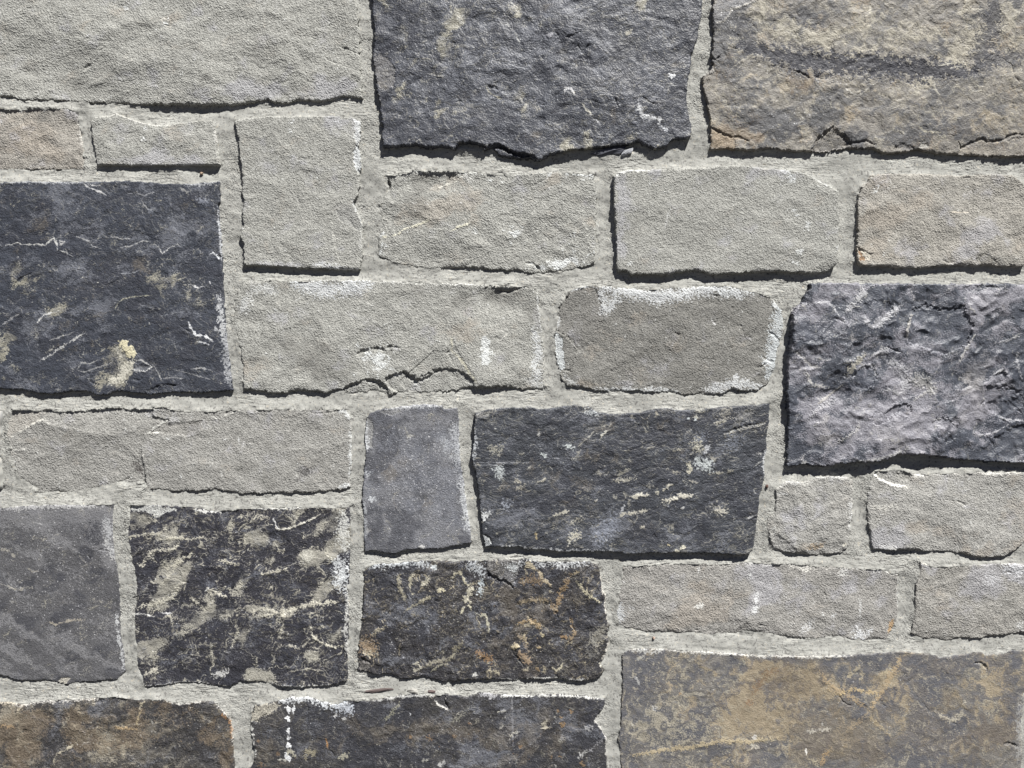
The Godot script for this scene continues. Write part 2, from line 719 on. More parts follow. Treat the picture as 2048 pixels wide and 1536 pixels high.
func place(s: Dictionary, r: Dictionary, wall: Node3D) -> void:
	var arrays := []
	arrays.resize(Mesh.ARRAY_MAX)
	arrays[Mesh.ARRAY_VERTEX] = r.vs
	arrays[Mesh.ARRAY_NORMAL] = r.ns
	arrays[Mesh.ARRAY_TEX_UV] = r.uv
	arrays[Mesh.ARRAY_INDEX] = r.ix
	var m: StandardMaterial3D
	if r.has("cs"):
		arrays[Mesh.ARRAY_COLOR] = r.cs
		if far_stone_material == null:
			far_stone_material = plain_material(Color.WHITE, 0.9)
			far_stone_material.vertex_color_use_as_albedo = true
		m = far_stone_material
	else:
		m = StandardMaterial3D.new()
		m.albedo_texture = ImageTexture.create_from_image(r.color)
		m.heightmap_enabled = true
		m.heightmap_texture = ImageTexture.create_from_image(r.relief)
		m.heightmap_scale = 0.1     # one unit of the map is one millimetre
		m.roughness = r.k.rough
		m.metallic_specular = r.k.spec
		m.texture_repeat = false
	var mesh := ArrayMesh.new()
	mesh.add_surface_from_arrays(Mesh.PRIMITIVE_TRIANGLES, arrays)
	mesh.surface_set_material(0, m)
	var o := MeshInstance3D.new()
	o.name = "stone"
	o.mesh = mesh
	o.position = Vector3(r.at.x * MM, LOOK_HEIGHT + r.at.y * MM, 0)
	if s.has("label"):
		o.set_meta("label", s.label)
	wall.add_child(o, true)


# ------------------------------------------------------------------ the wall goes on round the stretch in view
func round_about() -> Array:
	var rng := RandomNumberGenerator.new()
	rng.seed = 5
	var out := []
	for c: Array in [
		# left end, right end, top and bottom of a course
		[-990.0, -572.0, 469.0, 280.0], [-990.0, -572.0, 280.0, 209.0], [-990.0, -572.0, 209.0, -16.0], [-990.0, -499.0, -16.0, -116.0], [-990.0, -572.0, -116.0, -305.0], [-990.0, -572.0, -305.0, -456.0],
		[598.0, 990.0, 469.0, 224.0], [526.0, 990.0, 221.0, 109.0], [598.0, 990.0, 109.0, -85.0], [527.0, 990.0, -85.0, -175.0], [598.0, 990.0, -175.0, -261.0], [519.0, 990.0, -263.0, -456.0],
		[-990.0, 990.0, 634.0, 469.0], [-990.0, 990.0, 790.0, 634.0], [-990.0, 990.0, -456.0, -600.0], [-990.0, 990.0, -600.0, -790.0]]:
		var x: float = c[0]
		while x < c[1] - 40.0:
			var high: float = c[2] - c[3]
			var x1: float = minf(x + rng.randf_range(0.9, 2.6 if high < 130.0 else 1.9) * high, c[1])
			if c[1] - x1 < 70.0:
				x1 = c[1]
			var pts := []
			var corners := [Vector2(x + 10, c[2] - 10), Vector2(x1 - 10, c[2] - 10), Vector2(x1 - 10, c[3] + 10), Vector2(x + 10, c[3] + 10)]
			for k in 4:
				var a: Vector2 = corners[k]
				var b: Vector2 = corners[(k + 1) % 4]
				var n := maxi(2, int(a.distance_to(b) / 30.0))
				for i in n:
					var p := a.lerp(b, float(i) / n) + Vector2(rng.randf_range(-2.5, 2.5), rng.randf_range(-2.5, 2.5))
					pts.append_array([p.x, p.y])
			out.append({"kind": "sand" if absf(c[3] + 116.0) < 1.0 else ["sand", "sand", "dark"][rng.randi() % 3], "h": [2.5, 3.5, 4.5][rng.randi() % 3], "far": true, "poly": pts, "f": []})
			x = x1
	return out


# ------------------------------------------------------------------ the mortar
func build_mortar(wall: Node3D) -> void:
	var n3 := ground_noise(77, 3)
	var n2 := ground_noise(78, 2)
	var n1 := ground_noise(79, 1)
	var nv := FastNoiseLite.new()
	nv.noise_type = FastNoiseLite.TYPE_VALUE
	nv.frequency = 1.0
	nv.fractal_type = FastNoiseLite.FRACTAL_NONE
	nv.seed = 80
	var feats := mortar_marks()
	# heights on the lattice
	var Z := PackedFloat32Array()
	Z.resize(DW * DH)
	var bed := PackedFloat32Array()   # 1 where the joint runs level, 0 where it stands
	bed.resize(DW * DH)
	for j in range(2, DH - 2):
		var py := float(DY - j)
		for i in range(2, DW - 2):
			var q := j * DW + i
			var d := D[q]
			if d > 4.0:
				continue
			var px := float(DX + i)
			var gx := (D[q + 2] - D[q - 2]) * 0.25
			var gy := (D[q - 2 * DW] - D[q + 2 * DW]) * 0.25    # towards the stone, y up
			var lev := clampf(gy * gy * 1.4 - gx * gx * 0.4 + (0.3 if d < -11.0 else 0.0), 0.0, 1.0)
			bed[q] = lev
			var out := maxf(-d, 0.0)
			var z := 0.9 * n3.get_noise_2d(px * 0.012, py * 0.02) + 0.35 * n2.get_noise_2d(px * 0.06, py * 0.06)
			z += (-gy) * (1.5 if gy < 0.0 else 0.8) * exp(-out / 5.0)
			z += 1.1 * maxf(gx, 0.0) * exp(-out / 5.0)
			z += 0.5 * exp(-out / 2.2) * n1.get_noise_2d(px * 0.08, py * 0.08 + 20.0)
			# tool marks along the level joints, sand where it stands
			var lines := n2.get_noise_2d(px * 0.035, py * 0.55)
			var sand := n2.get_noise_2d(px * 0.33, py * 0.33)
			var coarse := 0.65 + 0.9 * n3.get_noise_2d(px * 0.011 + 500.0, py * 0.018)
			z += coarse * lerpf(0.34 * sand, 0.40 * lines + 0.16 * sand, lev)
			Z[q] = z
	for f: Array in feats:
		if f[0] == "b":
			var R: float = maxf(f[3], f[4]) * 2.3
			for j in range(maxi(0, int(DY - f[2] - R)), mini(DH, int(DY - f[2] + R) + 1)):
				for i in range(maxi(0, int(f[1] - R - DX)), mini(DW, int(f[1] + R - DX) + 1)):
					var u: float = (DX + i - f[1]) / f[3]
					var v: float = (DY - j - f[2]) / f[4]
					Z[j * DW + i] += f[5] * exp(-1.2 * (u * u + v * v))
	# colour and fine relief over the stretch in view
	var T := 0.54
	var tw := 2000
	var th := 1520
	var tx := -540.0
	var ty := 410.0
	var px8 := PackedByteArray()
	px8.resize(tw * th * 3)
	var hb := PackedFloat32Array()
	hb.resize(tw * th)
	var base := col("b0b0ab")
	var rows := func(block: int) -> void:
		for j in range(block * 20, block * 20 + 20):
			var py := ty - j * T
			for i in tw:
				var px := tx + i * T
				var q := (DY - int(ceil(py))) * DW + int(px) - DX
				if D[q] > 5.0:
					continue
				var lev := bed[q]
				var g := n2.get_noise_2d(px * 0.62, py * 0.75)
				var wn := nv.get_noise_2d(px * 1.6, py * 1.6)
				var lines := n2.get_noise_2d(px * 0.09 + 60.0, py * 0.95)
				var low := n3.get_noise_2d(px * 0.02, py * 0.03 + 9.0)
				var tone := 1.0 + 0.16 * low + 0.10 * wn + 0.08 * g
				var grain := nv.get_noise_2d(px * 0.8 + 300.0, py * 0.8)
				var r := base.x * tone
				var gg := base.y * tone
				var b := base.z * tone
				if grain > 0.62:
					r *= 0.55
					gg *= 0.54
					b *= 0.55
				elif grain < -0.80:
					r *= 1.3
					gg *= 1.22
					b *= 1.12
				var k := j * tw + i
				px8[k * 3] = lut[int(clampf(r, 0.004, 0.85) * 4095.0)]
				px8[k * 3 + 1] = lut[int(clampf(gg, 0.004, 0.85) * 4095.0)]
				px8[k * 3 + 2] = lut[int(clampf(b, 0.004, 0.85) * 4095.0)]
				var coarse := 0.65 + 0.9 * n3.get_noise_2d(px * 0.011 + 500.0, py * 0.018)
				hb[k] = coarse * lerpf(0.38 * g + 0.14 * wn, 0.28 * lines + 0.16 * g + 0.08 * wn, lev)
	spread(th / 20, rows)
	var m := StandardMaterial3D.new()
	m.albedo_texture = ImageTexture.create_from_image(Image.create_from_data(tw, th, false, Image.FORMAT_RGB8, px8))
	m.heightmap_enabled = true
	m.heightmap_texture = ImageTexture.create_from_image(Image.create_from_data(tw, th, false, Image.FORMAT_RF, hb.to_byte_array()))
	m.heightmap_scale = 0.1
	m.roughness = 0.95
	m.metallic_specular = 0.25
	mortar_sheet(wall, Z, m, 1, -538, 538, 408, -408, tx, ty, tw * T, th * T, false)
	mortar_sheet(wall, Z, plain_material(Color(base.x, base.y, base.z).linear_to_srgb(), 0.95), 4, DX + 2, -DX - 2, DY - 4, -DY + 4, tx, ty, tw * T, th * T, true)


func mortar_sheet(wall: Node3D, Z: PackedFloat32Array, m: Material, step: int, xa: int, xb: int, ya: int, yb: int, tx: float, ty: float, tw: float, th: float, around: bool) -> void:
	var vs := PackedVector3Array()
	var ns := PackedVector3Array()
	var uv := PackedVector2Array()
	var ix := PackedInt32Array()
	var gw := (xb - xa) / step + 1
	var gh := (ya - yb) / step + 1
	var id := PackedInt32Array()
	id.resize(gw * gh)
	id.fill(-1)
	for j in gh - 1:
		for i in gw - 1:
			var x := xa + i * step
			var y := ya - j * step
			if around and x >= -538 and x + step <= 538 and y <= 408 and y - step >= -408:
				continue
			var q := (DY - y) * DW + x - DX
			if minf(minf(D[q], D[q + step]), minf(D[q + step * DW], D[q + step * DW + step])) > 2.5:
				continue
			var c := PackedInt32Array()
			for o in [[0, 0], [1, 0], [0, 1], [1, 1]]:
				var gk: int = (j + o[1]) * gw + i + o[0]
				if id[gk] < 0:
					id[gk] = vs.size()
					var lx: int = x + o[0] * step
					var ly: int = y - o[1] * step
					var p := (DY - ly) * DW + lx - DX
					var z := Z[p] - (maxf(0.0, D[p]) * 1.2)
					vs.append(Vector3(lx, ly, z) * MM + Vector3(0, LOOK_HEIGHT, 0))
					ns.append(Vector3(Z[p - 1] - Z[p + 1], Z[p + DW] - Z[p - DW], 2.0).normalized())
					uv.append(Vector2((lx - tx) / tw, (ty - ly) / th))
				c.append(id[gk])
			ix.append_array(PackedInt32Array([c[0], c[1], c[2], c[1], c[3], c[2]]))
	var arrays := []
	arrays.resize(Mesh.ARRAY_MAX)
	arrays[Mesh.ARRAY_VERTEX] = vs
	arrays[Mesh.ARRAY_NORMAL] = ns
	arrays[Mesh.ARRAY_TEX_UV] = uv
	arrays[Mesh.ARRAY_INDEX] = ix
	var mesh := ArrayMesh.new()
	mesh.add_surface_from_arrays(Mesh.PRIMITIVE_TRIANGLES, arrays)
	mesh.surface_set_material(0, m)
	var o := MeshInstance3D.new()
	o.name = "mortar"
	o.mesh = mesh
	if not around:
		o.set_meta("label", "sandy grey mortar in the joints between the stones")
	wall.add_child(o, true)


# ------------------------------------------------------------------ crumbs and shards
func build_small_things(wall: Node3D) -> void:
	for c: Array in crumbs():
		# [name, label, x, y, z, half width, half height, half depth, turn, colour, seed]
		var rng := RandomNumberGenerator.new()
		rng.seed = int(c[10])
		var nz := ground_noise(int(c[10]), 2)
		var st := SurfaceTool.new()
		st.begin(Mesh.PRIMITIVE_TRIANGLES)
		st.set_smooth_group(-1)
		var ring := 9
		var up := 6
		var P := func(a: int, b: int) -> Vector3:
			var th := PI * b / up
			var ph := TAU * (a % ring) / ring
			var v := Vector3(sin(th) * cos(ph), cos(th), sin(th) * sin(ph))
			v *= 1.0 + 0.55 * nz.get_noise_3d(v.x * 1.1, v.y * 1.1, v.z * 1.1)
			return Vector3(v.x * c[5], v.y * c[6], v.z * c[7]) * MM
		for b in up:
			for a in ring:
				var q: Array = [P.call(a, b), P.call(a + 1, b), P.call(a + 1, b + 1), P.call(a, b + 1)]
				if b > 0:
					for v in [q[0], q[1], q[2]]:
						st.add_vertex(v)
				if b < up - 1:
					for v in [q[0], q[2], q[3]]:
						st.add_vertex(v)
		st.generate_normals()
		var o := MeshInstance3D.new()
		o.name = c[0]
		o.mesh = st.commit()
		var cc := col(c[9])
		o.material_override = plain_material(Color(cc.x, cc.y, cc.z).linear_to_srgb(), 0.85)
		o.position = Vector3(c[2] * MM, LOOK_HEIGHT + c[3] * MM, c[4] * MM)
		o.rotation.z = deg_to_rad(c[8])
		o.set_meta("label", c[1])
		wall.add_child(o, true)


# ------------------------------------------------------------------ what the stones are like
static func kinds() -> Dictionary:
	return {
		"sand": {
			"base": "a9a9a4",
			"layers": [["aea497", 0.025, 1.5, 20, 0.78, 0.28, 0.42, 0.5], ["807f7b", 0.025, 1.5, 20, 0.74, 0.3, 0.55, 0.35], ["dfe2e2", 0.07, 1, 0, 0.98, 0.12, 0.8, 0.7], ["b4b4bb", 0.02, 1, 0, 0.66, 0.3, 0.5, 0.3]],
			"rag": 0.8,
			"low": [1.9, 0.009],
			"mid": [0.55, 0.03, 1.4],
			"mid_angle": 20,
			"fine": [0.15, 0.14, 1.2],
			"warp": [3, 0.05],
			"veins": [],
			"grain": [0.3, 3.2, 1.25],
			"grain_angle": -40,
			"white": 0.3,
			"tones": [0.03, 0.04, 0.3, 0.4, 0.06],
			"facet": [1.2, 0.01, 1.4],
			"terrace": [],
			"edge_color": "d8d8d4",
			"edge": [1.4, 0.7],
			"rough": 0.92,
			"spec": 0.3,
		},
		"dark": {
			"base": "494c55",
			"layers": [["b0ac9c", 0.05, 1.6, 35, 0.86, 0.14, 0.75, 0.8], ["3a3c45", 0.03, 1.4, 30, 0.34, 0.28, 0.6, 0.4], ["83868f", 0.03, 1.3, 0, 0.62, 0.35, 0.5, 0.6], ["766e62", 0.03, 1.3, 30, 0.92, 0.25, 0.45, 0.6]],
			"rag": 0.8,
			"low": [1.4, 0.009],
			"mid": [0.5, 0.03, 1.7],
			"mid_angle": 30,
			"fine": [0.12, 0.1, 1.4],
			"warp": [5, 0.05],
			"veins": [0.03, 1.6, 0.03, 0.6, 0.12, "b4b2aa", 0.15],
			"grain": [0.17, 2.8, 1.4],
			"grain_angle": 30,
			"white": 0.2,
			"tones": [0.1, 0.14, 0.17, 0.24, 0.25],
			"facet": [0.7, 0.013, 1.4],
			"terrace": [0.018, 3.0, 0.25, 0.3, 1.5],
			"edge_color": "b3b0a4",
			"edge": [1.2, 0.6],
			"rough": 0.55,
			"spec": 0.5,
		},
		"stain": {
			"base": "77767a",
			"layers": [["ada089", 0.025, 1.2, 0, 0.78, 0.2, 0.65, 0.9], ["515359", 0.025, 1.5, 20, 0.34, 0.2, 0.8, 0.7], ["bcb6a5", 0.035, 1.3, 0, 0.68, 0.2, 0.65, 0.9], ["907c62", 0.018, 1.2, 0, 0.72, 0.28, 0.5, 0.6]],
			"rag": 0.8,
			"low": [1.2, 0.009],
			"mid": [0.6, 0.03, 1.4],
			"mid_angle": 20,
			"fine": [0.14, 0.12, 1.2],
			"warp": [9, 0.05],
			"veins": [0.03, 1.3, 0.03, 0.5, 0.1, "c4bca8", 0.15],
			"grain": [0.16, 2.8, 1.4],
			"grain_angle": 20,
			"white": 0.14,
			"tones": [0.08, 0.1, 0.16, 0.2, 0.25],
			"facet": [0.5, 0.012, 1.4],
			"terrace": [0.014, 3.0, 0.25, 0.25, 1.3],
			"edge_color": "c9c0a8",
			"edge": [1.2, 0.6],
			"rough": 0.65,
			"spec": 0.45,
		},
	}


static func stones() -> Array:
	var l := []
	l.append({"kind": "sand", "h": 4, "label": "large pale grey sandstone block, biggest of the pale ones", "set": {"low": [2.34, 0.007], "grain_angle": -38, "grain": [0.378, 3.84, 1.404], "tones": [0.03, 0.04, 0.3, 0.4, 0.06]},
		"poly": [-574, 426.8, -360.1, 429.3, -158.7, 426.8, -155.7, 382, -153.2, 361.6, -152.5, 341.2, -151.8, 323.5, -150.5, 305.8, -149.4, 285.4, -158.6, 285.2, -165.4, 286.8, -173.6, 287.1, -179, 284.8, -196.7, 282, -209, 284.1, -226.6, 280.3, -236.2, 281.4, -243, 283.4, -242.8, 284.1, -259.1, 281.4, -278.1, 278, -299.9, 278.4, -308, 278, -328.4, 279, -365.9, 279, -422.3, 281.4, -454.9, 283, -478.1, 283.8, -488.9, 283, -499.8, 287.1, -509.3, 286.8, -574, 288.5],
		"f": [["b", 0, -448.14, 305.84, 65, 30, -35, -3.2],
			["b", 0, -332.53, 324.88, 80, 45, 0, 1.92],
			["b", 2, -444.06, 305.84, 35, 22.5, -30, 0.62],  # shade of the downward slope, painted as a darker tone
			["b", 2, -468.54, 259.6, 30, 15, 0, 0.25],
			["b", 1, -346.13, 361.6, 75, 30, 0, 0.31],
			["b", 1, -475.34, 354.8, 60, 30, 0, 0.31],
			["b", 4, -206.24, 292.24, 70, 11, 5, 0.88],
			["b", 4, -278.13, 293.6, 75, 12.5, 0, 0.62],
			["b", 3, -345.45, 360.24, 6, 5, 0, 0.94],
			["b", 3, -381.49, 376.56, 8, 4.5, 40, 0.88],
			["b", 3, -385.57, 367.72, 5.5, 2, -30, 0.88],
			["b", 3, -456.3, 356.84, 2.5, 2, 0, 1.12],
			["v", "", 1.3, 0, -0.9, 0.12, [-172.2, 336.4, -165.4, 334.4, -160, 331.7, -152.5, 328.7]],
			["v", "", 1.1, 0, -0.7, 0.12, [-185.2, 323.8, -179, 320.8, -173.6, 319.7, -165.4, 315.4]],
			["v", "", 0.9, 0, -0.6, 0.12, [-183.8, 304.5, -176.3, 305, -166.8, 304.2]],
			["v", "", 0.9, 0, -0.5, 0.12, [-195.4, 329.6, -186.5, 329.4]],
			["v", "", 0.8, 0, -0.5, 0.12, [-179, 343.2, -173.6, 343.2, -166.8, 342.3]],
			["v", "", 0.9, 0, -0.6, 0.12, [-155.9, 300.3, -150.2, 300]],
			["v", "", 0.75, 0, -0.5, 0.12, [-159.3, 343.5, -153.2, 343.2]],
			["v", "", 0.75, 0, -0.4, 0.12, [-206.2, 302.4, -200.8, 300.4, -195.4, 298.8]],
			["v", "", 1.5, 0, -0.7, 0.12, [-412.1, 330.9, -408.7, 332.2, -403.9, 335.1]],
			["v", "", 3, 0, -0.9, 0.12, [-426.4, 315.1, -423, 315.8, -419.6, 318.4]],
			["v", "", 1, 0, -0.4, 0.12, [-422.3, 339.8, -414.1, 341.2, -396.5, 340.5]],
			["v", "", 1.5, 0, -0.5, 0.12, [-348.9, 356.2, -345.4, 357.5, -340.7, 356.2]],
			["v", "d5d3cc", 1.25, 0.7, 0, 0.5, [-350.2, 361.6, -346.8, 364.3, -341.4, 361.6]],
			["s", "e4e4e0", 26, -346.13, 348, 150, 40, 0.18, 0.72, 0.7, 0],
			["s", "6d6b66", 20, -373.33, 341.2, 150, 45, 0.18, 0.6, 0.6, 0]]})
	l.append({"kind": "dark", "h": 6.2, "label": "large dark slate block with glittering face and ragged lower lip", "set": {"base": "4c4f58", "facet": [0.9, 0.011, 1.3], "warp": [3, 0.04], "mid": [0.7106, 0.028, 1.5], "fine": [0.098, 0.09, 1.4], "tones": [0.084, 0.12, 0.21168, 0.3402, 0.18]},
		"poly": [-139.9, 428, 37.7, 425.5, 187.5, 428, 189, 380.9, 187.5, 364.6, 183.4, 342.9, 178, 326.7, 177.3, 315.8, 174.6, 300.9, 173.2, 286, 175.2, 268.3, 178, 256.1, 177.3, 244.9, 169.8, 244.6, 157.6, 242.6, 152.2, 235.8, 142.7, 234.4, 131.9, 238.5, 125.1, 242.6, 118.3, 239.2, 99.3, 236.5, 76.2, 233.8, 55.9, 232.4, 39.6, 229, 27.4, 222, 18.6, 224.9, 8.4, 224.7, -11.9, 227.4, -19.8, 235.5, -26.6, 232.4, -29.3, 237.2, -37.5, 239.9, -52.4, 239.9, -56.5, 233.8, -70, 236.5, -83.6, 235.8, -97.1, 237.8, -113.4, 236.5, -127.7, 235.8, -129.7, 247.3, -128.3, 253.4, -130.4, 268.3, -131.7, 283.3, -134.4, 294.1, -136.5, 310.4, -138.5, 323.9, -137.2, 336.2, -136.2, 351.1, -138.8, 364.6, -139.2, 380.9],
		"f": [["p", "", 0, -2.2, 0, 0, 0.75, [-11.9, 238.5, 1.7, 230.4, 19.3, 227.7, 28.8, 222, 18.6, 223.6, 8.4, 223.6, -11.9, 226.3, -28.2, 229, -22.8, 237.2]],
			["v", "", 2, 0, -2.2, 0.12, [-29.3, 237.2, -23.9, 232, -17.1, 236.1, -9, 234.4, -2.2, 230.4, 10, 226.3]],
			["v", "", 2, 0, -2, 0.12, [-11.9, 235.5, -3.8, 231.7, 8.4, 227.4, 17.9, 226.6]],
			["b", 2, -117.49, 359.21, 40, 20, 30, 0.72],
			["b", 2, 89.81, 317.17, 85, 30, -30, 0.65],
			["b", 2, 177.96, 360.57, 15, 35, 0, 0.87],
			["b", 2, -18.68, 252.07, 30, 25, 0, 0.72],
			["b", 3, -29.34, 315.81, 60, 45, 0, 0.65],
			["b", 3, 62.69, 370.06, 30, 15, 0, 0.87],
			["b", 3, 62.69, 329.37, 40, 20, -20, 0.72],
			["b", 3, 137.28, 294.11, 30, 15, 0, 0.51],
			["b", 1, -70.03, 323.95, 13, 25, -20, 0.94],
			["b", 1, -59.18, 349.72, 13, 20, 0, 0.65],
			["b", 1, -51.04, 365.99, 20, 12.5, 30, 0.72],
			["b", 1, -110.71, 334.8, 20, 10, -40, 0.72],
			["b", 1, -116.14, 288.69, 18, 7, 0, 0.72],
			["b", 1, -71.38, 266.99, 15, 13, 0, 0.72],
			["b", 1, -108, 349.72, 8, 7, 0, 0.72],
			["b", 1, -132.41, 376.84, 15, 20, 0, 0.58],
			["b", 1, 5.92, 372.77, 10, 10, 0, 0.58],
			["b", 1, 129.14, 375.48, 7, 13, -30, 1.16],
			["b", 1, 116.93, 348.36, 5, 10, 0, 0.87],
			["b", 1, 51.84, 323.95, 5, 13, 30, 0.87],
			["b", 1, 15.22, 285.98, 20, 13, -50, 0.72],
			["b", 1, 12.51, 365.99, 25, 5, -35, 0.87],
			["b", 1, 146.77, 313.1, 15, 4, -40, 0.87],
			["b", 1, 74.89, 238.51, 8, 11, 0, 1.3],
			["b", 1, 55.91, 237.15, 7, 9, 0, 1.3],
			["b", 1, 123.71, 243.93, 13, 4, 0, 1.16],
			["b", 1, 61.33, 233.08, 30, 3, -10, 1.01],
			["b", 4, 32.85, 372.77, 17, 10, 0, 1.16],
			["b", 4, 24.04, 249.36, 7, 4.5, 0, 1.3],
			["b", 4, 160.33, 314.46, 3, 4, 0, 1.45],
			["b", 4, 160.33, 334.8, 4, 8, 0, 1.01],
			["b", 4, -131.05, 298.18, 5, 3.5, 0, 1.16],
			["b", 4, 102.02, 268.35, 4, 8, 0, 0.72],
			["p", "96938f", 0.6, -0.5, 0, 0.01, 1.5, [-137.2, 329.4, -124.3, 325.3, -117.5, 317.2, -115.5, 305, -118.8, 294.1, -129.7, 290.7, -134.4, 299.5, -137.2, 315.8]],
			["v", "e6e8ea", 3.5, 0.7, 0, 1.5, [125.1, 280.6, 126.4, 269.7, 131.9, 265, 145.4, 262.9, 146.8, 257.5]],
			["v", "dfe2e8", 2.5, 0.6, 0, 1.5, [146.8, 256.1, 154.9, 252.1]],
			["v", "eceef0", 5, 0.95, 0.3, 0.75, [155.6, 307.7, 161, 305]],
			["v", "d4d4d6", 1.5, 0.7, 0, 0.5, [51.8, 287.3, 53.2, 293.4, 58.6, 292.8, 62, 287.3]],
			["v", "cfccc0", 1.5, 0.8, 0, 0.5, [69.5, 277.8, 73.5, 272.4, 80.3, 265.6]],
			["v", "c9c9d0", 4, 0.6, 0, 1, [32.9, 345.6, 41, 345]],
			["v", "c9c5b4", 1.5, 0.8, 0, 0.5, [-25.3, 294.1, -21.2, 288.7, -10.4, 283.3]],
			["v", "", 3, 0, -0.8, 0.12, [-23.9, 296.1, -14.4, 292.8]],
			["v", "", 1.5, 0, -0.8, 0.12, [-57.8, 279.9, -49.7, 281.9]],
			["v", "", 1.5, 0, -0.8, 0.12, [53.2, 343.6, 60, 345.4, 68.1, 349]],
			["v", "", 1.5, 0, -0.7, 0.12, [43.7, 348.4, 46.4, 345]],
			["v", "", 1.5, 0, -0.9, 0.12, [129.1, 284.6, 134.6, 279.9, 141.3, 277.8]],
			["v", "", 1.25, 0, -0.8, 0.12, [101.3, 283.9, 104.7, 274.4]],
			["v", "", 2, 0, -0.8, 0.12, [65.4, 336.2, 69.5, 329.4, 76.2, 336.2]],
			["v", "", 1.25, 0, -0.6, 0.12, [-0.4, 280.3, 7.1, 282.2]],
			["v", "", 1.25, 0, -0.6, 0.12, [28.8, 277.2, 34.9, 278.2]],
			["v", "", 1.1, 0, -0.5, 0.12, [70.8, 254.8, 73.5, 243.9, 81.7, 242.6]],
			["v", "", 1.25, 0, -0.8, 0.12, [85.7, 245.3, 92.5, 246]],
			["v", "", 1, 0, -0.5, 0.12, [-129.7, 330.7, -137.2, 331.4]],
			["v", "d8d8d4", 1.1, 0.5, 0, 0.5, [-11.9, 359.2, -3.8, 356.5, 4.4, 347, 8.4, 336.2]],
			["v", "d8d8dc", 1, 0.6, 0, 0.5, [83, 262.9, 88.5, 256.1]],
			["v", "d8d8d4", 2, 0.5, 0, 1.5, [-44.3, 368.7, -52.4, 363.3, -48.3, 355.1]],
			["s", "eef0f4", 240, 22, 319.88, 165, 65, 0.3, 0.51, 0.9, 0],  # sun glints of the crystals, painted as white dots
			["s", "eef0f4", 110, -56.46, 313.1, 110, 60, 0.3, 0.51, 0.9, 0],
			["s", "d0ccbc", 60, 83.03, 285.98, 130, 50, 0.24, 0.96, 0.6, 0],
			["b", 0, 83.03, 292.76, 60, 30, -30, 2.24],
			["b", 0, -56.46, 279.19, 30, 15, 20, -2.24],
			["b", 0, 55.91, 356.5, 30, 15, -30, 2.56],
			["b", 0, 35.56, 304.96, 30, 18, 30, -2.24]]})
